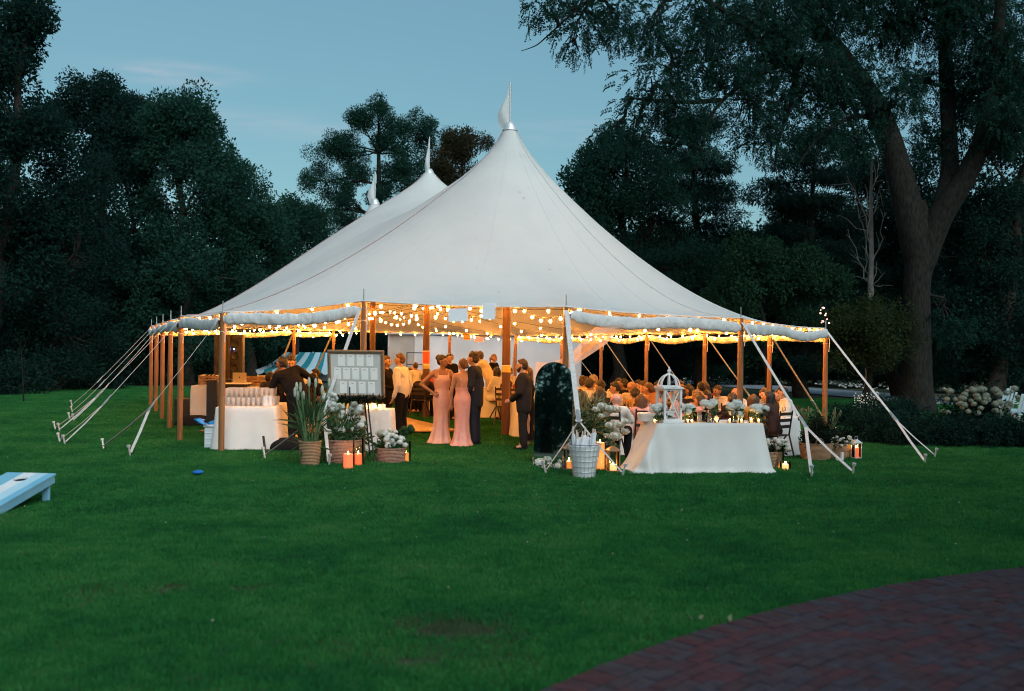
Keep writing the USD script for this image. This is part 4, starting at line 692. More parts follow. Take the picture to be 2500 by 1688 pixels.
while y < 44:
    st = .28 if y < 11 else .42 if y < 16 else (.52 if y < 26 else .68); w = .53 * y + 1.0
    for x in np.arange(-w, w, st): gp.append((x + rgg.uniform(-.1, .1), y + rgg.uniform(-.1, .1), st))
    y += st
gp = A(gp); ok = ~in_paving(gp[:, 0], gp[:, 1]); gp = gp[ok]
def wornness(x, y):
    w = meshkit.fbm(np.stack([x * .75, y * .9, 0 * x], -1), 3, 21)
    for px, py, sx, sy in ((950, 1500, .42, .34), (1235, 1610, .40, .26), (300, 1448, .70, .30), (720, 1570, .45, .28), (1120, 1545, .3, .25), (560, 1440, .4, .2)):
        c = ground(px, py); w = w + .5 * np.exp(-(((x - c[0]) / sx) ** 2 + ((y - c[1]) / sy) ** 2))
    return w
wn = wornness(gp[:, 0], gp[:, 1]); dry = (rgg.random(len(gp)) < np.clip((wn - .72) * 3.2, 0, .85)) & (gp[:, 1] < 13)
sc = np.stack([gp[:, 2] / .42] * 2 + [rgg.uniform(.75, 1.15, len(gp)) * np.clip(1.35 - .6 * wn, .5, 1.1)], 1)
gr = scatter('grass', None, [tuft(k) for k in range(4)] + [tuft(40 + k, 330) for k in range(3)], ['grass_blade'] * 4 + ['dry_grass'] * 3, np.column_stack([gp[:, 0], gp[:, 1], terr(gp[:, 0], gp[:, 1]) - .004]), rquat(rgg, len(gp), False), sc, np.where(dry, rgg.integers(4, 7, len(gp)), rgg.integers(0, 4, len(gp))), kind='stuff')
setdata(gr, label='short mown green grass of the lawn', category='grass')

# ================================================================== people
def skinmat(n, c): mat(n, c, tuple(x * 1.1 for x in c), 8, .5)
skinmat('skin_light', (.52, .31, .22)); skinmat('skin_tan', (.40, .22, .14)); skinmat('skin_brown', (.26, .135, .085)); skinmat('skin_pink', (.55, .28, .22))
for nm, c in dict(hair_black=(.010, .008, .007), hair_brown=(.035, .02, .012), hair_chestnut=(.07, .035, .018), hair_blond=(.24, .14, .06), hair_grey=(.22, .19, .16)).items(): mat(nm, c, tuple(x * 1.6 for x in c), 40, .5, .6, 90)
for nm, c in dict(white_shirt=(.68, .66, .62), cream_shirt=(.62, .52, .36), beige_cloth=(.50, .40, .26), navy_cloth=(.022, .028, .045), black_cloth=(.010, .010, .012), charcoal_cloth=(.025, .024, .025), blush_satin=(.68, .42, .36), rose_satin=(.66, .36, .34), mustard_cloth=(.45, .24, .05), orange_cloth=(.55, .25, .08), grey_shirt=(.36, .33, .33), patterned_cloth=(.06, .03, .025), red_cloth=(.35, .06, .04), pink_cloth=(.62, .34, .32), khaki_cloth=(.42, .34, .20), lace_cloth=(.5, .42, .36)).items():
    mat(nm, tuple(x * .88 for x in c), c, 9, .38 if 'satin' in nm else .85, .8 if 'satin' not in nm else .55, 13 if 'satin' not in nm else 11, extra=None if 'satin' in nm else {'specular_ior_level': .12})

def hull(*sp_):
    return Manifold.batch_hull([Manifold.sphere(r, 10).translate([float(x) for x in c]) for c, r in sp_]) if hasattr(Manifold, 'batch_hull') else None
def bodymesh(parts_, ref=.05, it=6):
    m = Manifold.batch_boolean(parts_, manifold3d.OpType.Add).refine_to_length(ref).to_mesh()
    t = trimesh.Trimesh(m.vert_properties[:, :3], m.tri_verts, process=True); t.merge_vertices()
    if it: trimesh.smoothing.filter_taubin(t, lamb=.5, nu=.52, iterations=it)
    return np.asarray(t.vertices), np.asarray(t.faces)
def lerp(a, b, t): return A(a) + (A(b) - A(a)) * t
def skeleton(pose, hgt, female):
    """Joint positions, facing +y, feet at z = 0; hgt is the height of the top of the head."""
    sw, hw = (.165, .095) if female else (.195, .09)
    if pose['base'] == 'stand':
        s = hgt / 1.75; J = dict(pel=(0, 0, .95), chest=(0, .0, 1.28), neck=(0, .0, 1.47), head=(0, .025, 1.635), shL=(-sw, 0, 1.42), shR=(sw, 0, 1.42), elL=(-sw - .06, -.03, 1.13), elR=(sw + .06, -.03, 1.13), wrL=(-sw - .07, .05, .87), wrR=(sw + .07, .05, .87),
            hiL=(-hw, 0, .92), hiR=(hw, 0, .92), knL=(-hw - .01, .02, .50), knR=(hw + .01, .02, .50), anL=(-hw - .015, -.01, .085), anR=(hw + .015, -.01, .085), toL=(-hw - .03, .15, .03), toR=(hw + .03, .15, .03))
    else:
        k = np.clip((hgt - .50 - .235) / .52, .62, 1.15); s = 1.0
        J = dict(pel=(0, 0, .52), chest=(0, .03, .50 + .33 * k), neck=(0, .05, .50 + .52 * k), head=(0, .075, .50 + .52 * k + .135), shL=(-sw, .03, .50 + .47 * k), shR=(sw, .03, .50 + .47 * k), elL=(-sw - .07, .16, .50 + .24 * k), elR=(sw + .07, .16, .50 + .24 * k), wrL=(-.13, .38, .79), wrR=(.13, .38, .79),
            hiL=(-hw, .03, .50), hiR=(hw, .03, .50), knL=(-hw - .03, .43, .50), knR=(hw + .03, .43, .50), anL=(-hw - .02, .40, .085), anR=(hw + .02, .40, .085), toL=(-hw - .04, .55, .03), toR=(hw + .04, .55, .03))
    J = {k_: A(v, float) * s for k_, v in J.items()}
    lean, side = math.radians(pose.get('lean', 0)), math.radians(pose.get('side', 0))
    rot = ry(side) @ rx(-lean)
    for k_ in ('chest', 'neck', 'head', 'shL', 'shR', 'elL', 'elR', 'wrL', 'wrR'): J[k_] = J['pel'] + rot @ (J[k_] - J['pel'])
    for k_, v in pose.get('set', {}).items(): J[k_] = A(v, float) * (s if pose['base'] == 'stand' else 1)
    J['s'] = s; return J
def hand(w, e, s, curl=.5, side=1):
    """A palm, four bent fingers of unequal length and a thumb leaving the side of the palm."""
    w, e = A(w), A(e); d = w - e; d /= np.linalg.norm(d); x = np.cross(d, [0, 1.0, .25]); x = x / (np.linalg.norm(x) + 1e-9); n = np.cross(x, d); k = w + d * .085 * s; out = [hull((w, .026 * s), (k + x * .03 * s, .016 * s), (k - x * .03 * s, .016 * s))]
    for i, L in enumerate((.062, .074, .070, .054)):
        a = k + x * (.031 - .0207 * i) * s; b = a + (d * math.cos(curl * .6) + n * math.sin(curl * .6)) * L * .55 * s; c = b + (d * math.cos(curl * 1.5) + n * math.sin(curl * 1.5)) * L * .5 * s
        out += [hull((a, .0105 * s), (b, .0095 * s)), hull((b, .0095 * s), (c, .008 * s))]
    a = w + d * .025 * s + x * .024 * s * side; b = a + (d * .7 + x * .7 * side + n * .3) * .045 * s; return out + [hull((a, .014 * s), (b, .011 * s)), hull((b, .011 * s), (b + d * .03 * s + n * .01 * s, .009 * s))]
def person(label, loc, face, hgt, pose, look, hair='short', hairc='hair_brown', skin='skin_tan', female=False, headyaw=0, nod=0, group=None, build=1.0):
    """face: degrees from looking away from the viewer (0), 90 = to the left of the picture, 180 = towards the viewer."""
    J = skeleton(pose, hgt, female); s = J['s']; bd = build
    t = thing('person', label, 'person', (loc[0], loc[1], loc[2]), math.radians(face), group=group)
    hc = J['head']; Rh = rz(math.radians(headyaw)) @ rx(-math.radians(nod)); hp = lambda x, y, z: hc + Rh @ A([x, y, z]) * s
    lp = lambda a, b, q: lerp(J[a], J[b], q)
    waist = lp('pel', 'chest', .45); wv = J['shR'] - J['shL']; wv = wv / np.linalg.norm(wv); fwd = np.cross([0, 0, 1.0], wv); ww = (.085 if female else .115) * s * bd; hipw = (.105 if female else .095) * s * bd
    def torso(e=0.0, low=0.0):
        sh = [(J['shL'] * .93 + J['shR'] * .07, .062 * s + e), (J['shR'] * .93 + J['shL'] * .07, .062 * s + e)]
        ch = [(J['chest'] + fwd * .045 * s - wv * .075 * s, .085 * s * bd + e), (J['chest'] + fwd * .045 * s + wv * .075 * s, .085 * s * bd + e), (J['chest'] - fwd * .02 * s, .10 * s * bd + e)]
        wa = [(waist - wv * .05 * s, ww + e), (waist + wv * .05 * s, ww + e)]; hi = [(J['pel'] - wv * .06 * s, hipw + e), (J['pel'] + wv * .06 * s, hipw + e)]
        if low: hi += [(J['pel'] - wv * .07 * s + A([0, 0, -low]), hipw + e), (J['pel'] + wv * .07 * s + A([0, 0, -low]), hipw + e)]
        return [hull(*sh, *ch), hull(*ch, *wa), hull(*wa, *hi)]
    def arm(sd, e=0.0, to=1.0):
        a, b, c = J['sh' + sd], J['el' + sd], J['wr' + sd]; o = [hull((a, .052 * s * bd + e), (b, .038 * s + e))]
        if to > 0: o.append(hull((b, .037 * s + e), (lerp(b, c, to), .027 * s + (1 - to) * .008 + e)))
        return o
    def leg(sd, e=0.0, to=1.0):
        a, b, c = J['hi' + sd], J['kn' + sd], J['an' + sd]; return [hull((a, .085 * s * bd + e), (b, .052 * s + e)), hull((b, .052 * s + e), (lerp(b, c, .35), .054 * s + e), (lerp(b, c, to), .038 * s + e))]
    head = [hull((hp(0, -.012, .025), .094 * s), (hp(0, .02, -.01), .080 * s), (hp(0, .045, -.075), .042 * s)), hull((hp(0, .088, .012), .012 * s), (hp(0, .112, -.028), .015 * s), (hp(0, .085, -.03), .018 * s)), hull((hp(-.03, .078, .03), .014 * s), (hp(.03, .078, .03), .014 * s)),
            hull((hp(-.088, -.005, .012), .018 * s), (hp(-.09, -.005, -.03), .012 * s)), hull((hp(.088, -.005, .012), .018 * s), (hp(.09, -.005, -.03), .012 * s)), hull((J['neck'] - A([0, 0, .03]), .056 * s), (hp(0, -.005, -.06), .05 * s)), hull((hp(-.018, .078, -.066), .011 * s), (hp(.018, .078, -.066), .011 * s))]
    skp = head + torso() + arm('L') + arm('R') + hand(J['wrL'], J['elL'], s, pose.get('curl', .5), 1) + hand(J['wrR'], J['elR'], s, pose.get('curl', .5), -1) + leg('L') + leg('R') + [hull((J['anL'], .038 * s), (J['toL'], .03 * s)), hull((J['anR'], .038 * s), (J['toR'], .03 * s))]
    part('body', bodymesh(skp, .05, 5), skin, t, smooth=True)
    for x in (-.031, .031): part('eye', ball(hp(x, .086, .006), .011 * s, 1), 'eye_dark', t, smooth=True)
    part('mouth', mv(ball((0, 0, 0), .012 * s, 1, (2.0, .6, .5)), hp(0, .091, -.067)), 'lip', t)
    hs = []
    if hair != 'bald':
        hs = [hull((hp(0, -.026, .038), .098 * s), (hp(0, -.055, -.01), .072 * s)), hull((hp(-.075, -.01, .05), .03 * s), (hp(.075, -.01, .05), .03 * s), (hp(0, .055, .092), .026 * s), (hp(0, -.03, .105), .04 * s))]
        if hair in ('short', 'curly'): hs.append(hull((hp(-.07, -.045, -.02), .028 * s), (hp(.07, -.045, -.02), .028 * s), (hp(0, -.08, -.05), .03 * s)))
        if hair == 'curly':
            rg2 = np.random.default_rng(int(abs(loc[0] * 997)) + 3); hs += [Manifold.sphere(.034 * s, 8).translate([float(v) for v in hp(*(A([0, -.02, .045]) + (lambda d: d / np.linalg.norm(d) * .088)(A([rg2.normal(), rg2.normal() - .3, abs(rg2.normal()) + .2]))))]) for _ in range(22)]
        if hair == 'bun': hs.append(hull((hp(0, -.115, .07), .05 * s), (hp(0, -.09, .10), .045 * s)))
        if hair == 'lowbun': hs.append(hull((hp(0, -.12, -.02), .052 * s), (hp(0, -.10, .0), .055 * s)))
        if hair == 'pony': hs += [hull((hp(0, -.11, .03), .03 * s), (hp(0, -.16, -.02), .035 * s)), hull((hp(0, -.16, -.02), .035 * s), (hp(0, -.15, -.16), .016 * s))]
        if hair in ('bob', 'long'):
            dz = -.13 if hair == 'bob' else -.40; bk = -.06 if hair == 'bob' else -.10
            hs += [hull((hp(-.075, -.035, .03), .045 * s), (hp(-.078, -.03, -.10), .036 * s), (hp(0, -.07, -.02), .06 * s)), hull((hp(.075, -.035, .03), .045 * s), (hp(.078, -.03, -.10), .036 * s), (hp(0, -.07, -.02), .06 * s)), hull((hp(0, -.06, .03), .075 * s), (hp(-.06, bk, dz), .035 * s), (hp(.06, bk, dz), .035 * s), (hp(0, bk - .02, dz - .02), .035 * s))]
        part('hair', bodymesh(hs, .03, 4), hairc, t, smooth=True)
    if look.get('beard'): part('beard', bodymesh([hull((hp(-.05, .045, -.06), .03 * s), (hp(.05, .045, -.06), .03 * s), (hp(0, .072, -.085), .034 * s), (hp(0, .06, -.115), .026 * s)), hull((hp(-.07, .015, -.02), .018 * s), (hp(-.055, .04, -.065), .022 * s)), hull((hp(.07, .015, -.02), .018 * s), (hp(.055, .04, -.065), .022 * s))], .03, 3), hairc, t, smooth=True)
    if look.get('top'):
        sl = look.get('sleeve', .94); jk = look.get('jacket'); e = .028 if jk else .016
        cl = torso(e, .16 * s if jk and pose['base'] == 'stand' else .0)
        if sl is not None: cl += arm('L', e - .002, max(sl, 0)) + arm('R', e - .002, max(sl, 0))
        part('jacket' if jk else 'shirt' if sl is not None else 'bodice', bodymesh(cl, .045, 4), look['top'], t, smooth=True)
        if jk or look.get('collar'):
            part('shirt_collar', join([tube([J['neck'] + A([.062 * math.cos(a) * s, .066 * math.sin(a) * s, (-.005 + .012 * math.cos(2 * a)) * s]) for a in np.linspace(0, 2 * PI, 17)], .017 * s, 6), *([rbox(J['chest'] + fwd * .148 * s * bd + A([0, 0, .05 * s]), (.075 * s, .012, .17 * s), .005)] if jk and pose.get('lean', 0) < 15 else [])]), 'white_shirt' if jk else look['top'], t)
    if look.get('legs'):
        part('trousers', bodymesh([hull((J['pel'] - wv * .06 * s, hipw + .012), (J['pel'] + wv * .06 * s, hipw + .012), (J['hiL'], .09 * s + .01), (J['hiR'], .09 * s + .01))] + leg('L', .018, .97) + leg('R', .018, .97), .05, 4), look['legs'], t, smooth=True)
        sh = [hull((J['an' + q] + A([0, -.03, -.045]) * s, .038 * s), (J['to' + q], .036 * s)) for q in 'LR']; part('shoe', bodymesh([sh[0]], .04, 2), 'black_cloth', t, smooth=True); part('shoe', bodymesh([sh[1]], .04, 2), 'black_cloth', t, smooth=True)
    if look.get('skirt'):
        if pose['base'] == 'stand':
            hem = look.get('hem', .02); lv = look.get('levels') or [(1.37, .160, .130), (1.28, .180, .158), (1.18, .165, .140), (1.08, .142, .122), (.95, .182, .142), (.86, .188, .148), (.6, .150, .130), (.35, .152, .137), (.12, .20, .17), (hem, .245, .21)]
            zz = A([l[0] for l in lv])[::-1] * s; xx_ = A([l[1] for l in lv])[::-1] * s * bd; yy_ = A([l[2] for l in lv])[::-1] * s * bd; wob = look.get('sway', (0, 0))
            def f(u, v):
                z = zz[0] + (zz[-1] - zz[0]) * u; a = 2 * PI * v; low = np.clip((.8 * s - z) / (.8 * s), 0, 1); fd = 1 + low * (.11 * np.sin(9 * a + 1) + .07 * np.sin(5 * a + 2.4 + z * 2)) + .02 * np.sin(14 * z + 3 * a) * (1 - low)
                cz = np.interp(z, [0, J['pel'][2], J['chest'][2], J['neck'][2]], [0, 1, 2, 3]); cxs = np.interp(cz, [0, 1, 2, 3], [wob[0], J['pel'][0], J['chest'][0], J['neck'][0]]); cys = np.interp(cz, [0, 1, 2, 3], [wob[1], J['pel'][1], J['chest'][1], J['neck'][1]])
                return np.stack([cxs + np.interp(z, zz, xx_) * np.cos(a) * fd, cys + np.interp(z, zz, yy_) * np.sin(a) * fd, z], -1)
            part('dress', grid(f, 34, 45), look['skirt'], t, smooth=True)
            if look.get('straps'):
                part('strap', join([tube([J['chest'] + wv * q * .085 * s + fwd * .10 * s + A([0, 0, .0]), J['chest'] + wv * q * .10 * s + fwd * .09 * s + A([0, 0, .10 * s]), lerp(J['neck'], J['sh' + ('R' if q > 0 else 'L')], .55) + A([0, 0, .055 * s]), J['chest'] + wv * q * .07 * s - fwd * .10 * s + A([0, 0, .06 * s]), J['chest'] + wv * q * .05 * s - fwd * .105 * s - A([0, 0, .1 * s])], .008 * s, 6) for q in (-1, 1)]), look['skirt'], t)
        else:
            part('skirt', bodymesh([hull((J['pel'] - wv * .06, .12), (J['pel'] + wv * .06, .12), (J['knL'], .085), (J['knR'], .085)), hull((J['knL'], .085), (J['knR'], .085), (lerp(J['knL'], J['anL'], .5), .09), (lerp(J['knR'], J['anR'], .5), .09))], .06, 3), look['skirt'], t, smooth=True)
    return t
ST = lambda **k: dict(base='stand', **k)
SI = lambda **k: dict(base='sit', **k)
def stand(label, px, pyhead, Y, face, pose, look, **kw):
    g = gat(px, Y); h = at(px, pyhead, Y)[2] - g[2]
    return person(label, g, face, h if 'hgt' not in kw else kw.pop('hgt'), pose, look, **kw)
# --- standing figures, front to back
stand('woman in pale blush satin dress, hand on hip, dark hair up, smiling at her friend', 1080, 869, 19.5, 200, ST(set=dict(elR=(.42, -.07, 1.18), wrR=(.21, .05, 1.02), elL=(-.30, .10, 1.17), wrL=(-.30, .28, 1.04)), curl=.7), dict(skirt='blush_satin', straps=True, sway=(.04, .02)), hair='bun', hairc='hair_black', skin='skin_brown', female=True, headyaw=45, build=1.0)
stand('woman in rose satin dress seen from behind, light hair in a low bun', 1130, 878, 19.05, 20, ST(set=dict(elL=(-.22, .05, 1.10), wrL=(-.20, .12, .84))), dict(skirt='rose_satin', straps=True, sway=(-.02, -.03), levels=[(1.19, .168, .142), (1.12, .148, .126), (1.06, .144, .124), (.95, .182, .146), (.86, .175, .14), (.6, .145, .125), (.35, .145, .13), (.12, .185, .17), (.02, .23, .22)]), hair='lowbun', hairc='hair_chestnut', skin='skin_tan', female=True, headyaw=25)
stand('man with wavy dark hair in navy suit leaning to kiss the woman in rose', 1163, 862, 19.25, 75, ST(lean=4, set=dict(elL=(-.26, .02, 1.14), wrL=(-.20, .17, .93), elR=(.27, -.02, 1.13), wrR=(.27, .1, .88)), curl=.8), dict(top='navy_cloth', jacket=True, legs='navy_cloth'), hair='curly', hairc='hair_brown', skin='skin_tan')
stand('bearded man in dark suit standing right of the centre pole with folded hands', 1280, 879, 18.5, 82, ST(lean=2, set=dict(elL=(-.28, .04, 1.13), wrL=(-.06, .24, .98), elR=(.28, .04, 1.13), wrR=(.06, .25, .96)), curl=.9), dict(top='charcoal_cloth', jacket=True, legs='charcoal_cloth', beard=True), hair='short', hairc='hair_brown', skin='skin_light', build=1.12)
stand('woman in long black dress half hidden behind the bearded man', 1290, 898, 19.2, 100, ST(), dict(skirt='black_cloth', hem=.14, top='black_cloth', sleeve=.3), hair='long', hairc='hair_chestnut', skin='skin_light', female=True)
stand('grey haired man in white shirt and black trousers beside the seating chart', 982, 865, 20.2, 70, ST(lean=3, set=dict(elL=(-.27, -.04, 1.13), wrL=(-.26, .06, .87), elR=(.28, -.06, 1.12), wrR=(.28, .02, .84))), dict(top='white_shirt', legs='black_cloth', collar=True), hair='short', hairc='hair_chestnut', skin='skin_tan', build=1.1, headyaw=15)
stand('woman with long brown hair in dark dress behind the seating chart', 942, 871, 20.8, 245, ST(set=dict(wrL=(-.05, .26, 1.10), wrR=(.08, .26, 1.05))), dict(skirt='black_cloth', hem=.4, top='black_cloth', sleeve=.9), hair='long', hairc='hair_chestnut', skin='skin_tan', female=True)
stand('man in cream shirt and khaki trousers bending over a guest table', 1198, 872, 27.4, 72, ST(lean=26, set=dict(wrL=(-.1, .62, .92), wrR=(.15, .60, .92), elL=(-.24, .40, 1.08), elR=(.24, .40, 1.08))), dict(top='cream_shirt', legs='khaki_cloth', collar=True), hair='short', hairc='hair_brown', skin='skin_tan', hgt=1.80, build=1.08)
stand('waitress in black shirt with ponytail writing on a notepad', 1205, 866, 30.5, 235, ST(set=dict(elL=(-.24, .05, 1.12), wrL=(-.06, .27, 1.12), elR=(.24, .05, 1.12), wrR=(.08, .26, 1.14))), dict(top='black_cloth', sleeve=.1, legs='black_cloth', collar=True), hair='pony', hairc='hair_blond', skin='skin_tan', female=True)
stand('waiter in black shirt standing behind the woman in blush satin', 1097, 864, 25.5, 215, ST(), dict(top='black_cloth', sleeve=.2, legs='black_cloth', collar=True), hair='short', hairc='hair_black', skin='skin_tan', headyaw=-20)
stand('waiter in white shirt and long black apron beside the middle centre pole', 1017, 886, 28.5, 30, ST(lean=6), dict(top='white_shirt', skirt='black_cloth', hem=.12, levels=[(1.02, .16, .13), (.9, .18, .15), (.5, .19, .16), (.12, .21, .18)]), hair='short', hairc='hair_brown', skin='skin_tan')
stand('caterer in black jacket bending over the bar with arm stretched out', 728, 893, 18.6, 28, ST(lean=34, side=-20, set=dict(elR=(.42, .34, 1.16), wrR=(.50, .36, .90), elL=(-.42, .34, .92), wrL=(-.40, .40, .64))), dict(top='black_cloth', jacket=False, legs='black_cloth', collar=False), hair='short', hairc='hair_black', skin='skin_brown', hgt=1.78, build=1.2, headyaw=35)
stand('caterer in black looking down behind the bending colleague at the bar', 711, 870, 20.0, 190, ST(lean=4, set=dict(wrL=(-.1, .3, 1.0), wrR=(.1, .3, 1.0))), dict(top='black_cloth', legs='black_cloth', collar=True), hair='bun', hairc='hair_brown', skin='skin_light', female=True, nod=28)
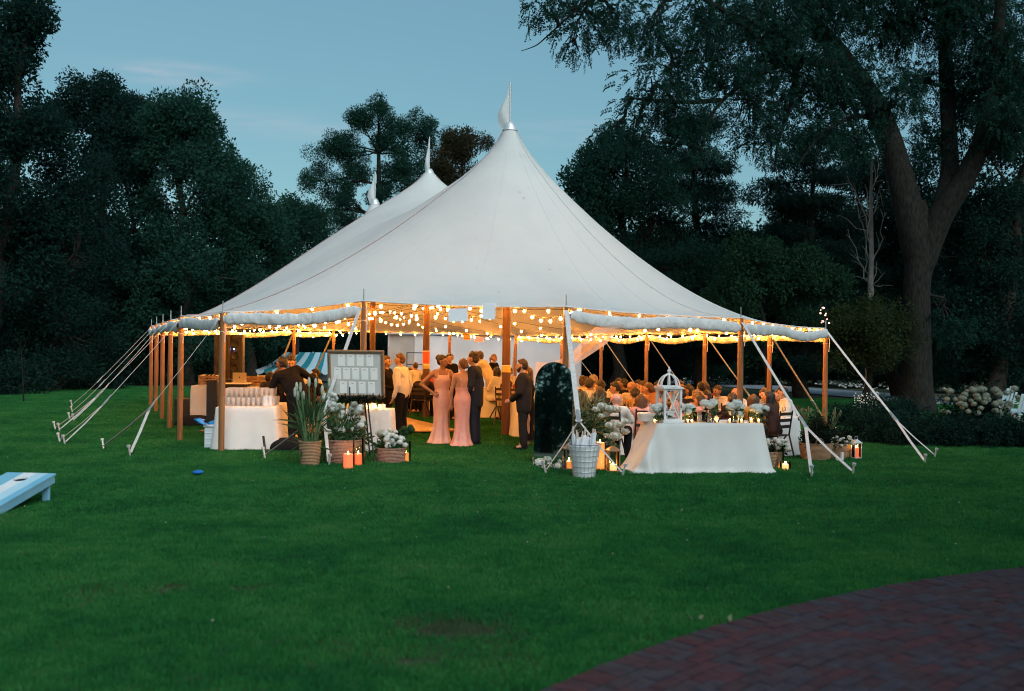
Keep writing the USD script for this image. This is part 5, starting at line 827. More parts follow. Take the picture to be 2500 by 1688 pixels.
# --- seated guests: column and head top in the photograph, distance, facing
W_, C_, B_ = 'white_shirt', 'cream_shirt', 'black_cloth'
seats = [
 # right front table
 (1793, 948, 21.6, 185, W_, 'bald', None, 'skin_pink', 0, 'bald man in white shirt partly behind the front right pole'),
 (1789, 963, 19.5, -15, 'patterned_cloth', 'lowbun', 'hair_brown', 'skin_tan', 1, 'woman with dark bun and backless dress left of the front right pole'),
 (1843, 967, 19.35, 5, 'mustard_cloth', 'bob', 'hair_chestnut', 'skin_tan', 1, 'woman with dark bob and mustard top behind the welcome table'),
 (1866, 950, 21.5, 168, 'grey_shirt', 'short', 'hair_chestnut', 'skin_pink', 0, 'red faced man in grey shirt facing the viewer'),
 (1893, 957, 19.55, 40, 'patterned_cloth', 'bob', 'hair_black', 'skin_light', 1, 'woman with short black hair in dark sleeveless patterned dress'),
 (1912, 952, 21.3, 125, 'navy_cloth', 'long', 'hair_brown', 'skin_tan', 1, 'woman half hidden behind the right front guy strap'),
 (1934, 944, 20.6, 92, W_, 'short', 'hair_black', 'skin_tan', 0, 'man in white shirt at the right end, facing left'),
 # right middle table
 (1656, 927, 23.3, 190, 'orange_cloth', 'short', 'hair_chestnut', 'skin_tan', 0, 'man seen through the white lantern dome'),
 (1667, 955, 20.0, 60, 'pink_cloth', 'short', 'hair_grey', 'skin_pink', 0, 'red faced man with grey hair right of the white lantern'),
 (1700, 940, 21.9, 100, C_, 'long', 'hair_black', 'skin_tan', 1, 'woman with black hair in cream top facing left'),
 (1719, 931, 22.2, 20, 'black_cloth', 'short', 'hair_black', 'skin_tan', 0, 'man with black hair seen from behind at the middle of the right tables'),
 (1738, 929, 22.9, 110, 'red_cloth', 'long', 'hair_brown', 'skin_light', 1, 'woman with long brown hair in red top facing left'),
 (1708, 957, 20.0, 12, 'orange_cloth', 'curly', 'hair_blond', 'skin_tan', 1, 'woman with wavy blond hair behind the hydrangea vases'),
 (1727, 965, 19.5, 50, 'pink_cloth', 'bob', 'hair_brown', 'skin_pink', 1, 'woman with brown hair just above the tall hydrangea vase'),
 (1745, 955, 20.8, 75, 'red_cloth', 'short', 'hair_black', 'skin_pink', 0, 'man with black hair and red shirt beside the blond woman'),
 # middle table
 (1507, 920, 23.4, 190, W_, 'short', 'hair_black', 'skin_tan', 0, 'man in white shirt facing the viewer across the candle'),
 (1519, 935, 20.3, 78, C_, 'short', 'hair_black', 'skin_tan', 0, 'dark haired man in cream jacket turned left by the candle'),
 (1532, 922, 23.0, 60, B_, 'short', 'hair_black', 'skin_brown', 0, 'man in black with dark hair behind the bald guest'),
 (1547, 929, 21.2, 15, C_, 'bald', None, 'skin_tan', 0, 'bald guest in cream shirt seen from behind'),
 (1567, 922, 22.9, 120, W_, 'short', 'hair_black', 'skin_tan', 0, 'man in white shirt raising a hand to his chin'),
 (1583, 929, 22.3, 100, C_, 'short', 'hair_brown', 'skin_tan', 0, 'man in pale shirt right of the one touching his chin'),
 (1594, 935, 20.8, 55, 'orange_cloth', 'lowbun', 'hair_chestnut', 'skin_tan', 1, 'woman with tied up hair in orange top with black strap'),
 (1604, 924, 23.4, 185, 'orange_cloth', 'short', 'hair_black', 'skin_tan', 0, 'man with glasses facing the viewer left of the white lantern'),
 (1570, 967, 18.9, 8, 'pink_cloth', 'bob', 'hair_chestnut', 'skin_tan', 1, 'woman with brown bob and pink top behind the white round box'),
 (1500, 963, 17.6, -25, W_, 'bald', None, 'skin_pink', 0, 'bald guest in white shirt nearest to the rose arrangement'),
 (1466, 952, 18.7, -5, B_, 'long', 'hair_black', 'skin_tan', 1, 'woman with very long black hair seen from behind'),
 (1412, 954, 18.4, -20, B_, 'long', 'hair_brown', 'skin_tan', 1, 'woman with long dark hair beside the arched mirror'),
 (1415, 922, 22.2, -60, C_, 'curly', 'hair_brown', 'skin_tan', 0, 'man with thick brown hair just right of the mirror top'),
 (1434, 927, 20.4, -35, W_, 'short', 'hair_black', 'skin_tan', 0, 'man in glowing white shirt turned away near the mirror'),
 (1449, 927, 22.0, 150, 'orange_cloth', 'short', 'hair_brown', 'skin_tan', 1, 'small face looking out between two white shirts'),
 (1460, 909, 24.2, 100, C_, 'short', 'hair_grey', 'skin_tan', 0, 'older man with grey hair rising above the others'),
 (1475, 931, 21.0, 35, W_, 'short', 'hair_black', 'skin_tan', 1, 'woman with black hair in a white wrap'),
 (1322, 934, 20.0, 15, W_, 'short', 'hair_black', 'skin_tan', 0, 'man in white shirt seen from behind left of the mirror'),
 (1294, 903, 25.0, 100, 'orange_cloth', 'long', 'hair_chestnut', 'skin_tan', 1, 'woman behind the bearded man'),
 (1251, 896, 26.5, 150, C_, 'short', 'hair_brown', 'skin_tan', 0, 'guest holding a glass right of the front centre pole'),
 (1222, 898, 26.4, 40, W_, 'bob', 'hair_black', 'skin_tan', 1, 'guest in white with black hair left of the front centre pole'),
 (1238, 930, 24.2, -20, C_, 'short', 'hair_brown', 'skin_tan', 0, 'guest low behind the front centre pole'),
 # tables left of the middle centre pole
 (998, 900, 28.9, 200, 'orange_cloth', 'short', 'hair_chestnut', 'skin_pink', 0, 'leftmost of three red faced guests behind the man in white shirt'),
 (1012, 893, 30.0, 180, 'charcoal_cloth', 'bald', None, 'skin_pink', 0, 'bald guest in grey in the far middle of the tent'),
 (1053, 902, 28.5, 120, 'red_cloth', 'short', 'hair_grey', 'skin_pink', 0, 'guest right of the middle centre pole behind the blush dress'),
 (966, 908, 27.2, 60, 'charcoal_cloth', 'short', 'hair_black', 'skin_tan', 0, 'dark suited guest just right of the man in white shirt'),
 (1030, 912, 26.6, -20, 'charcoal_cloth', 'short', 'hair_brown', 'skin_tan', 0, 'dark suited guest at the foot of the middle centre pole'),
 (1150, 908, 27.4, 60, 'navy_cloth', 'short', 'hair_black', 'skin_tan', 0, 'dark guest glimpsed between the kissing couple and the bending man'),
 (1268, 915, 24.0, -40, 'red_cloth', 'bob', 'hair_brown', 'skin_tan', 1, 'woman in red low behind the bearded man'),
 (1306, 922, 23.0, 120, W_, 'short', 'hair_black', 'skin_tan', 0, 'man in white right behind the sheer curtain tail'),
 (1342, 928, 21.0, 70, 'charcoal_cloth', 'short', 'hair_black', 'skin_tan', 0, 'dark suited man just left of the mirror edge'),
 (1484, 945, 19.4, 40, 'charcoal_cloth', 'short', 'hair_black', 'skin_tan', 0, 'dark suited man between the long haired woman and the bald guest'),
 (1550, 950, 20.1, -10, 'mustard_cloth', 'lowbun', 'hair_black', 'skin_tan', 1, 'woman with dark bun in front of the bald guest in cream'),
 (1632, 945, 21.4, 60, 'orange_cloth', 'long', 'hair_chestnut', 'skin_tan', 1, 'woman seen through the bars of the white lantern'),
 (1682, 948, 21.0, 30, 'charcoal_cloth', 'short', 'hair_black', 'skin_tan', 0, 'dark suited man just right of the white lantern'),
 (1762, 943, 22.6, 130, W_, 'short', 'hair_brown', 'skin_tan', 0, 'man in white between the two right hand groups'),
 # left table
 (636, 908, 22.4, -60, 'charcoal_cloth', 'short', 'hair_black', 'skin_tan', 0, 'dark suited guest farthest left at the left table'),
 (704, 914, 24.8, 170, C_, 'bob', 'hair_brown', 'skin_tan', 1, 'woman in cream facing the viewer behind the caterers'),
 (733, 918, 22.3, 20, 'charcoal_cloth', 'short', 'hair_black', 'skin_brown', 0, 'dark suited guest low behind the bending caterer'),
 (656, 898, 21.2, -45, 'charcoal_cloth', 'short', 'hair_chestnut', 'skin_tan', 0, 'man in dark suit seen from behind at the left table'),
 (680, 903, 23.0, -30, C_, 'short', 'hair_brown', 'skin_tan', 1, 'guest in cream top beside the man in dark suit'),
 (750, 903, 24.6, 110, W_, 'short', 'hair_black', 'skin_tan', 0, 'man in white shirt behind the caterer shoulder'),
 (784, 903, 24.2, 95, W_, 'short', 'hair_black', 'skin_tan', 0, 'man in white shirt and tie left of the seating chart'),
 (770, 914, 23.0, 40, B_, 'bob', 'hair_black', 'skin_tan', 1, 'woman in black between the two men in white shirts'),
]
chair_at = []
for px, py, Y, face, top, hr, hcol, sk, fem, lab in seats:
    g = gat(px, Y); h = float(np.clip(at(px, py, Y)[2] - g[2], 1.02, 1.36)); sl = None if top in ('patterned_cloth',) else (.3 if fem and R.random() < .5 else .94)
    pose = SI(lean=R.uniform(2, 10), curl=.8)
    if 'chin' in lab: pose['set'] = dict(elL=(-.2, .3, .80), wrL=(-.05, .19, h - .27))
    if 'dark suit' in lab: pose['lean'] = 14
    person('seated ' + lab, g, face, h, pose, dict(top=top, sleeve=sl, jacket=(top in ('charcoal_cloth',)), collar=(not fem), legs=None if fem else ('black_cloth' if top != 'cream_shirt' else 'khaki_cloth'), skirt=top if fem else None), hair=hr, hairc=hcol or 'hair_brown', skin=sk, female=bool(fem), headyaw=R.uniform(-14, 14), nod=R.uniform(0, 12), group='seated wedding guests', build=R.uniform(.95, 1.15))
    chair_at.append((g, math.radians(face)))

# ================================================================== furniture under the tent
def make_chair():
    t = thing('folding_chair', 'dark wooden folding chair under a seated wedding guest', 'chair', group='dark chairs at the guest tables')
    part('seat', rbox((0, .03, .45), (.40, .40, .03), .01), 'chair_wood', t)
    for z in (.62, .74, .86): part('back_slat', rbox((0, -.185 - (z - .45) * .12, z), (.38, .018, .06), .006), 'chair_wood', t)
    for x in (-.19, .19):
        part('back_post', tube([(x, -.30, 0), (x, -.17, .46), (x, -.245, .92)], .016, 8), 'chair_wood', t); part('leg', tube([(x * .93, .24, 0), (x * .93, -.12, .44)], .015, 8), 'chair_wood', t)
    part('stretcher', tube([(-.18, -.25, .16), (.18, -.25, .16)], .011, 6), 'chair_wood', t)
    return t
ch0 = None
for i, (g, f) in enumerate(chair_at):
    loc = A(g) - A([-math.sin(f), math.cos(f), 0]) * .02
    if ch0 is None:
        ch0 = make_chair(); ch0.GetAttribute('xformOp:translate').Set(Gf.Vec3d(*map(float, loc))); ch0.GetAttribute('xformOp:rotateZ').Set(math.degrees(f))
    else: dup(ch0, loc, f)
tabs = [(5.0, 20.6, .76, 'under the right corner of the tent'), (3.35, 21.2, .72, 'just behind the white lantern'), (2.55, 22.1, .70, 'in the middle of the right hand guests'), (1.85, 19.5, .72, 'behind the rose arrangement'), (.75, 21.6, .75, 'behind the bearded man'), (-.4, 27.3, .76, 'behind the front centre pole'), (-1.5, 28.0, .75, 'behind the woman in blush satin'), (-5.0, 23.4, .76, 'at the left among the white shirts')]
def glass_mesh(): return lathe([(.001, 0), (.034, 0), (.034, .004), (.005, .008), (.004, .085), (.018, .10), (.036, .13), (.038, .165), (.031, .205), (.029, .205), (.035, .165), (.033, .132), (.001, .10)], 14)
wg0 = None; cn0 = None; td = {}
for k, (x, y, r, wh) in enumerate(tabs):
    z = float(terr(x, y)); t = thing('round_table', 'round guest table ' + wh, 'table', (x, y, z), 0, 'round guest tables'); part('tabletop', cyl((0, 0, .70), r, .03, 40), 'crate_wood', t)
    for q in range(4): a = q * PI / 2 + .5; part('leg', tube([(r * .55 * math.cos(a), r * .55 * math.sin(a), 0), (r * .45 * math.cos(a), r * .45 * math.sin(a), .70)], .016, 8), 'steel', t)
    single('tablecloth', drape(round_outline(r + .005, 90), .742, .015, .10, .045, 11, k), 'linen', 'white cloth draped over the round guest table ' + wh, 'tablecloth', (x, y, z), group='round white tablecloths', smooth=True)
    for q in range(7):
        a = q * 2 * PI / 7 + .4 * k; rr_ = r * R.uniform(.5, .78); loc = (x + rr_ * math.cos(a), y + rr_ * math.sin(a), z + .744)
        if wg0 is None: wg0 = thing('wine_glass', 'stemmed wine glass standing on a guest table', 'glass', loc, 0, 'wine glasses on the guest tables'); part('bowl', glass_mesh(), 'clear_glass', wg0, smooth=40)
        else: dup(wg0, loc, 0)
    for q in range(2):
        a = 1.2 + q * 2.6 + k; loc = (x + .18 * math.cos(a), y + .18 * math.sin(a), z + .744); t = thing('votive_candle', f'{("glowing", "second glowing")[q]} votive candle on the round table {wh}', 'candle', loc, 0, 'votive candles on the guest tables')
        part('glass_cup', lathe([(.001, 0), (.035, 0), (.042, .10), (.039, .10), (.033, .006), (.001, .006)], 16), 'clear_glass', t); part('wax', cyl((0, 0, .006), .03, .05, 14), 'tealight_wax', t); part('flame', ball((0, 0, .085), .014, 1, (.7, .7, 1.8)), 'flame_glow', t)
    if k in (1, 4, 6):
        t = thing('centrepiece', 'small white and green flower centrepiece on the round table ' + wh, 'flowers', (x, y + .1, z + .744), 0, 'table centrepieces'); part('vase', lathe([(.001, 0), (.05, 0), (.06, .08), (.045, .12), (.001, .12)], 16), 'white_paint', t, smooth=40); part('leaf_bunch', leaves(80, (.13, .13, .08), .08, .04, k, centre=(0, 0, .18)), 'leaf_bouquet', t)
        for q in range(4): part('blossom', mv(bloom(.055, q + k, 40), (.08 * math.cos(q * 1.57), .08 * math.sin(q * 1.57), .2)), 'petal_cream', t)
# dance floor of parquet squares
fo = thing('dance_floor', 'golden parquet dance floor laid on the grass between the tables', 'dance floor', kind='structure'); fc = ground(1005, 1032); fu, fv = U, V; th = math.atan2(fv[1], fv[0])
c0 = gat(958, 21.6)[:2]; s_ = .91
for i in range(6):
    for j in range(5):
        q = c0 + fu * (i * s_ + .2) - fv * (j * s_ - .95); 
        part('floor_panel', rbox((q[0], q[1], .055 + .001 * ((i * 7 + j * 3) % 3)), (s_ - .006, s_ - .006, .03), .003, rz(th)), ('floor_oak', 'floor_oak_dark')[(i + j) % 2], fo)

# bar table with racks of glasses, front left
bt = gat(603, 18.35); by = math.radians(6)
t = thing('bar_table', 'long folding table under the cloth with the glass racks', 'table', (bt[0], bt[1] + .45, bt[2]), by); part('tabletop', rbox((0, 0, .705), (1.02, 1.7, .03), .008), 'crate_wood', t)
for sx in (-.42, .42):
    for sy in (-.72, .72): part('leg', tube([(sx, sy, 0), (sx, sy, .70)], .016, 8), 'steel', t)
single('tablecloth', drape(rect_outline(1.04, 1.72, .04, 30), .745, .01, .10, .028, 9, 3, rows=8), 'linen', 'white cloth to the grass over the bar table behind the front left pole', 'tablecloth', (bt[0], bt[1] + .45, bt[2]), by, smooth=True)
def cup(): return lathe([(.001, .002), (.03, 0), (.038, .05), (.044, .15), (.041, .15), (.035, .05), (.001, .008)], 12)
cup0 = None
for lay in range(2):
    for i in range(11 - lay):
        for j in range(5 - lay):
            x = -.46 + i * .088 + lay * .044; y = -.42 + j * .15 + lay * .07; p = rz(by) @ A([x, y, 0]) + A([bt[0], bt[1] + .45, bt[2] + .748 + lay * .158])
            if cup0 is None: cup0 = thing('drinking_glass', 'clear tumbler standing in rows on the bar table', 'glass', p, 0, 'tumblers in rows on the bar table'); part('tumbler', cup(), 'cup_plastic', cup0, smooth=40)
            else: dup(cup0, p, 0)
for k, (dx, hh, lab) in enumerate(((.36, .17, 'white box of straws at the right of the glass rows'),)):
    t = thing('box', lab, 'box', (bt[0] + dx, bt[1] + .1, bt[2] + .748), .2); part('carton', rbox((0, 0, hh / 2), (.16, .14, hh), .006), 'white_plastic', t); part('lid', rbox((0, 0, hh + .006), (.165, .145, .012), .004), 'white_plastic', t)
# foam coolers and blue bag
for k, (px, py, w, h_, lab) in enumerate(((516, 1096, .26, .38, 'white foam cooler box with blue plastic bag on top, left of the bar table'), (548, 1099, .30, .36, 'white ribbed cooler box half behind the front left pole'))):
    g = ground(px, py); t = thing('cooler', lab, 'cooler', g, .1 * k); part('box', rbox((0, .16, h_ / 2), (w, .34, h_), .02), 'white_plastic', t, smooth=30); part('lid', rbox((0, .16, h_ + .02), (w + .03, .37, .045), .012), 'white_plastic', t, smooth=30)
    for q in range(3): part('rib', rbox((0, -.012, .08 + q * .1), (w * .9, .012, .02), .004), 'white_plastic', t)
    if k: part('latch', rbox((0, -.02, h_ - .02), (.1, .03, .05), .006), 'white_plastic', t); part('blue_lid', rbox((.0, .16, h_ + .09), (w * .8, .3, .09), .02), 'blue_plastic', t, smooth=30)
g = ground(510, 1096)
def bag(u, v):
    a = 2 * PI * v; r = .16 + .05 * np.sin(3 * a + 1) + .03 * np.sin(7 * a) * u; return np.stack([-.06 + r * np.cos(a) * (.4 + 1.1 * u) + .05 * np.sin(9 * u + a), .16 + r * np.sin(a) * (.4 + .6 * u), .43 + .10 * u * (1 - .6 * u) + .07 * np.sin(2 * a + 1) * u], -1)
single('plastic_bag', grid(bag, 8, 33), 'blue_plastic', 'crumpled bright blue plastic bag lying open on the foam cooler', 'bag', g, smooth=True)
# umbrella stand bits by the bar
single('tripod_foot', join([tube([(0, 0, 0), (-.05, .05, .27)], .022, 8), tube([(0, 0, .02), (.18, 0, .0)], .012, 6), tube([(0, 0, .02), (-.1, -.1, .0)], .012, 6)]), 'black_plastic', 'black folded stand foot on the grass before the bar table', 'stand', ground(648, 1104))
def heap(u, v):
    a = 2 * PI * v; q = np.sin(u * PI / 2); return np.stack([.42 * q * np.cos(a) * (1 + .15 * np.sin(3 * a)), .25 * q * np.sin(a), .22 * np.cos(u * PI / 2) + .03 * np.sin(5 * a + 3 * u) * u], -1)
single('black_bag', grid(heap, 9, 25), 'black_cloth', 'slumped black cloth bag on the grass right of the bar table', 'bag', ground(706, 1099), smooth=True)
single('black_bag', mv(grid(heap, 9, 25), s=1.1), 'black_cloth', 'black equipment bag lying on the lawn behind the foam cooler', 'bag', ground(478, 1040), .3, smooth=True)
t = thing('case', 'upright black equipment case near the left side poles', 'case', ground(445, 1036), .2); part('shell', rbox((0, 0, .3), (.32, .3, .6), .03), 'black_plastic', t); part('handle', tube([(-.1, -.15, .6), (-.1, -.15, .66), (.1, -.15, .66), (.1, -.15, .6)], .012, 6), 'black_plastic', t)
# disc jockey corner
dj = at(500, 998, 25.0); dj = A([dj[0], 25.0, 0.0])
for k, (px, w, lab) in enumerate(((498, .62, 'small cloth covered table at the left end of the music corner'), (604, .98, 'cloth covered table right of the music desk'))):
    c = gat(px, 24.6); t = thing('side_table', lab, 'table', c, 0.05); part('tabletop', rbox((0, .3, .82), (w, .6, .03), .008), 'crate_wood', t)
    for sx in (-w * .4, w * .4):
        for sy in (.06, .54): part('leg', tube([(sx, sy, 0), (sx, sy, .82)], .014, 6), 'steel', t)
    single('tablecloth', drape(rect_outline(w + .02, .62, .03, 20), .845, .02, .06, .02, 7, 20 + k), 'linen', ('pale cloth hanging over the small music corner table', 'pale cloth over the table under the laptop side crate')[k], 'tablecloth', c + A([0, .3, 0]), .05, smooth=True)
    cr = thing('crate', ('wooden crate of records on the small cloth table', 'wooden crate of records right of the laptop')[k], 'crate', c + A([.05, .3, .85]), .05)
    ww_ = w * .72
    for q in range(3):
        part('slat', rbox((0, -.17, .05 + q * .075), (ww_, .014, .062), .003), 'crate_wood', cr); part('slat', rbox((0, .17, .05 + q * .075), (ww_, .014, .062), .003), 'crate_wood', cr)
    for sx in (-1, 1): part('end_panel', rbox((sx * ww_ / 2, 0, .125), (.016, .33, .23), .003), 'crate_wood', cr)
    for q in range(9): part('record_sleeve', rbox((-ww_ * .4 + q * ww_ * .1, 0, .13), (.006, .3, .24), .001), R.choice(('card', 'grey_ink', 'black_cloth')), cr)
c = gat(556, 24.3); t = thing('music_desk', 'black disc jockey desk with drawers behind the front left pole', 'desk', c, .03); part('cabinet', rbox((0, .3, .45), (.80, .6, .9), .01), 'black_plastic', t); part('desktop', rbox((0, .3, .915), (.95, .66, .03), .006), 'card', t)
for q in range(3): part('drawer', rbox((.2, -.008, .3 + q * .2), (.34, .02, .17), .005), 'black_plastic', t); part('drawer_pull', rbox((.2, -.024, .3 + q * .2), (.1, .014, .014), .003), 'steel', t)
c = at(582, 942, 24.35); t = thing('laptop', 'open gold lit laptop showing its lid on the music desk', 'laptop', (c[0], 24.45, .932), .12); part('base', rbox((0, .12, .008), (.32, .22, .014), .004), 'laptop_metal', t); part('lid', rbox((0, -.0, .125), (.32, .010, .23), .003, rx(.18)), 'laptop_metal', t); part('logo', mv(cyl((0, 0, 0), .017, .003, 14), (0, -.016, .13), rx(PI / 2 + .18)), 'dark_ink', t)
t = thing('mixer', 'black mixing deck with a blue light on the music desk', 'mixer', (at(545, 940, 24.4)[0], 24.5, .932), 0); part('deck', rbox((0, .1, .04), (.36, .3, .08), .01), 'black_plastic', t); part('knob', cyl((-.1, .05, .08), .02, .02, 12), 'steel', t); part('knob', cyl((.1, .05, .08), .02, .02, 12), 'steel', t)
sp2 = [(541, 27.0, 'tall brown loudspeaker tower at the left of the music corner'), (573, 27.3, 'tall brown loudspeaker tower behind the laptop')]
for px, Y, lab in sp2:
    c = gat(px, Y); t = thing('loudspeaker', lab, 'loudspeaker', c, 0.1); part('cabinet', rbox((0, .2, 1.05), (.40, .4, 2.1), .015), 'brown_cabinet', t); part('grille', rbox((0, -.006, 1.5), (.34, .02, 1.0), .01), 'black_plastic', t)
    for z in (1.2, 1.55, 1.85): part('driver', lathe([(.12, 0), (.10, -.02), (.03, .01), (.001, .0)], 18), 'black_plastic', t) if False else part('driver', mv(lathe([(.125, 0), (.11, .015), (.03, -.005), (.001, 0)], 18), (0, -.018, z), rx(PI / 2)), 'black_plastic', t)
part('status_light', ball((-.02, -.02, 1.72), .022, 1), 'blue_lamp', t)
t = thing('black_stand', 'tall narrow black equipment stand left of the bar table', 'stand', gat(520, 21.5), .1); part('column', rbox((0, 0, .55), (.22, .22, 1.1), .02), 'black_plastic', t); part('foot', rbox((0, 0, .02), (.5, .4, .04), .01), 'black_plastic', t)

# seating chart on its easel
ec = gat(872, 16.3); ey = math.radians(-9); t = thing('seating_chart', 'wood framed seating chart with thirteen white cards and a dark garland', 'seating chart', (ec[0], ec[1], 0), ey)
FW, FH, zb = .93, .76, 1.02; tl = rx(.12)
def onb(x, z, d=0.0): return A([x, 0, zb]) + tl @ A([0, -d, z]) + A([x * 0, 0, 0])
def bb(x, z, w, h, d0, d1, r=.004): return rbox(onb(x, z, (d0 + d1) / 2), (w, abs(d1 - d0), h), r, tl)
part('panel', bb(0, FH / 2, FW - .04, FH - .04, .0, .012), 'chart_glass', t)
for x, z, w, h in ((0, .025, FW, .055), (0, FH - .025, FW, .055), (-FW / 2 + .0275, FH / 2, .055, FH - .106), (FW / 2 - .0275, FH / 2, .055, FH - .106)):
    f_ = part('frame_rail', bb(x, z, w, h, -.02, .03, .008), 'frame_wood', t); part('frame_bead', bb(x, z, w - (.02 if w > h else .036), h - (.036 if w > h else .02), .03, .037, .003), 'bronze', f_)
for row, (n_, z, x0, dx) in enumerate(((4, .60, -.235, .155), (5, .385, -.305, .150), (4, .165, -.215, .155))):
    for q in range(n_):
        cd = part('card', bb(x0 + q * dx, z, .112, .185, .013, .017, .001), 'card', t); part('card_heading', bb(x0 + q * dx, z + .068, .045, .012, .0172, .0186, .0005), 'pink_ink', cd)
part('ribbon', bb(-.1, .01, .02, .34, .04, .046, .002), 'dark_ink', t)
gl = leaves(420, (.48, .045, .055), .065, .026, 66); gv = A(gl[0]); gv[:, 2] += -.05 * (1 - (gv[:, 0] / .5) ** 2); part('leaf_garland', mv((gv, gl[1]), onb(0, .03, .06)), 'leaf_garland', t)
ez = thing('easel', 'black metal easel holding the seating chart', 'easel', (ec[0], ec[1], 0), ey)
for x in (-.30, .30): part('leg', tube([(x * 1.15, -.14, 0), (x * .55, .03, 1.0), (x * .12, .16, 1.72)], .014, 8), 'black_metal', ez)
part('leg', tube([(0, .75, 0), (0, .17, 1.68)], .013, 8), 'black_metal', ez); part('ledge', rbox((0, -.03, 1.005), (.80, .09, .02), .005), 'black_metal', ez); part('crossbar', tube([(-.27, -.05, .45), (.27, -.05, .45)], .010, 6), 'black_metal', ez)
# gift table behind it
gt = gat(893, 17.75); t = thing('gift_table', 'folding table under white cloth behind the seating chart', 'table', gt, -.04); part('tabletop', rbox((0, .25, .705), (.86, .5, .03), .008), 'crate_wood', t)
for sx in (-.36, .36):
    for sy in (.06, .44): part('leg', tube([(sx, sy, 0), (sx, sy, .7)], .014, 6), 'steel', t)
single('tablecloth', drape(rect_outline(.88, .52, .03, 24), .745, .01, .06, .022, 8, 9, rows=8), 'linen', 'white cloth over the small table behind the seating chart easel', 'tablecloth', gt + A([.01, .25, 0]), -.04, smooth=True)
for k, (px, w, h_, m_) in enumerate(((843, .10, .09, 'yellow_paper'), (862, .09, .085, 'petal_green'), (878, .08, .08, 'yellow_paper'), (905, .17, .10, 'card'), (932, .11, .085, 'card'))):
    x, _ = ray(px, 1000); t = thing('gift_box', ('small gold gift box at the left end of the gift table', 'small green gift box on the gift table', 'small yellow gift box beside the green one', 'largest pale gift box glowing by the candle', 'small pale gift box at the right end of the gift table')[k], 'box', (x * 17.85, 17.85, .748), .1 * k); part('box', rbox((0, 0, h_ / 2), (w, .1, h_), .004), m_, t); part('ribbon', rbox((0, 0, h_ / 2), (.012, .104, h_ + .004), .001), 'gold', t)
for k, px in enumerate((891, 919)):
    x, _ = ray(px, 1000); t = thing('tealight', ('tealight between the gift boxes', 'tealight right of the largest gift box')[k], 'candle', (x * 17.72, 17.72, .748)); part('cup', lathe([(.001, 0), (.025, 0), (.03, .04), (.027, .04), (.001, .005)], 14), 'clear_glass', t); part('wax', cyl((0, 0, .006), .022, .025, 12), 'tealight_wax', t); part('flame', ball((0, 0, .05), .012, 1, (.7, .7, 1.8)), 'flame_glow', t)

# ------------------------------------------------------------------ baskets, flowers, lanterns before the entrance
def basket(name, label, g, r1, r2, h, m, handles=0, rz_=0.0, oval=1.0, group=None):
    t = thing(name, label, 'basket', g, rz_, group); n = max(8, int(h / .022)); prof = [(.001, .004), (r1, .0)]
    for k in range(n):
        q = (k + .5) / n; r = r1 + (r2 - r1) * math.sin(q * PI / 2); prof += [(r - .004, k / n * h), (r + .007, q * h), (r - .004, (k + .95) / n * h)]
    prof += [(r2 + .012, h), (r2 + .012, h + .015), (r2 - .012, h + .015), (r2 - .02, h * .75), (.001, h * .72)]
    v, f = lathe(prof, 48); a = np.arctan2(v[:, 1], v[:, 0]); rr_ = np.hypot(v[:, 0], v[:, 1]); wv = 1 + (.008 * np.sin(a * 24 + PI * np.floor(v[:, 2] / (h / n)))) * (rr_ > .05); v = v * np.stack([wv, wv * oval, np.ones(len(v))], 1); part('woven_body', (v, f), m, t, smooth=35)
    for k in range(handles):
        s = -1 if k else 1; part('handle', tube([(.06 * math.cos(b) * 1.2, s * r2 * oval * .95, h + .005 + .11 * math.sin(b)) for b in np.linspace(0, PI, 11)], .012, 7), m, t, smooth=True)
    return t
def bouquet(name, label, c, blooms, leafrad, nleaf, leafm, ll, lw, seed, cat='flowers', stems=8, base=(0, 0, -.2), group=None, flower='bloom'):
    """blooms: (x, y, z, radius, material) about c."""
    t = thing(name, label, cat, c, 0, group)
    if nleaf: part('leaf_bunch', leaves(nleaf, leafrad, ll, lw, seed), leafm, t)
    part('stems', join([tube([base, A(base) * .4 + A(b[:3]) * .5, A(b[:3])], [.008, .006, .004], 5) for b in (blooms if blooms else [(.1 * math.cos(q), .1 * math.sin(q), .1) for q in range(stems)])]), 'stem_green', t)
    for q, (x, y, z, r, m_) in enumerate(blooms): part('blossom', mv(bloom(r, seed + q, 70) if flower == 'bloom' else rose(r, seed + q), (x, y, z), rx(.5) if flower == 'rose' else None), m_, t, smooth=False)
    return t
rg = np.random.default_rng(12)
b1 = ground(757, 1136); basket('basket', 'narrow straw basket with one loop handle holding tall pale tipped stems', b1, .135, .165, .36, 'wicker', 1)
ms, tips = [], []
for k in range(15):
    x, y = rg.uniform(-.17, .17), rg.uniform(-.1, .1); hh = rg.uniform(.75, 1.05) if k < 9 else rg.uniform(.5, .75); p1 = A([x * 1.7, y * 1.7, .25 + hh]); ms.append(tube([(x * .5, y * .5, .27), (x * 1.1, y, .3 + hh * .5), p1], [.014, .018, .010], 6)); tips.append(p1)
t = thing('tall_stems', 'tall green stems with pale tips standing in the narrow straw basket', 'plant', b1); part('stem_bunch', join(ms), 'stem_green', t, smooth=True); part('leaf_bunch', leaves(90, (.2, .14, .3), .42, .028, 91, droop=-1.2, centre=(0, 0, .55)), 'leaf_bouquet', t)
for q, p in enumerate(tips[:9]): part('flower_tip', mv(ball((0, 0, 0), .026, 1, (1, 1, 3.2)), p), 'petal_green', t, smooth=True)
b2 = ground(838, 1132) + A([0, .12, 0]); basket('basket', 'large woven sack basket under the tall white bouquet', b2, .26, .30, .36, 'sack', 0)
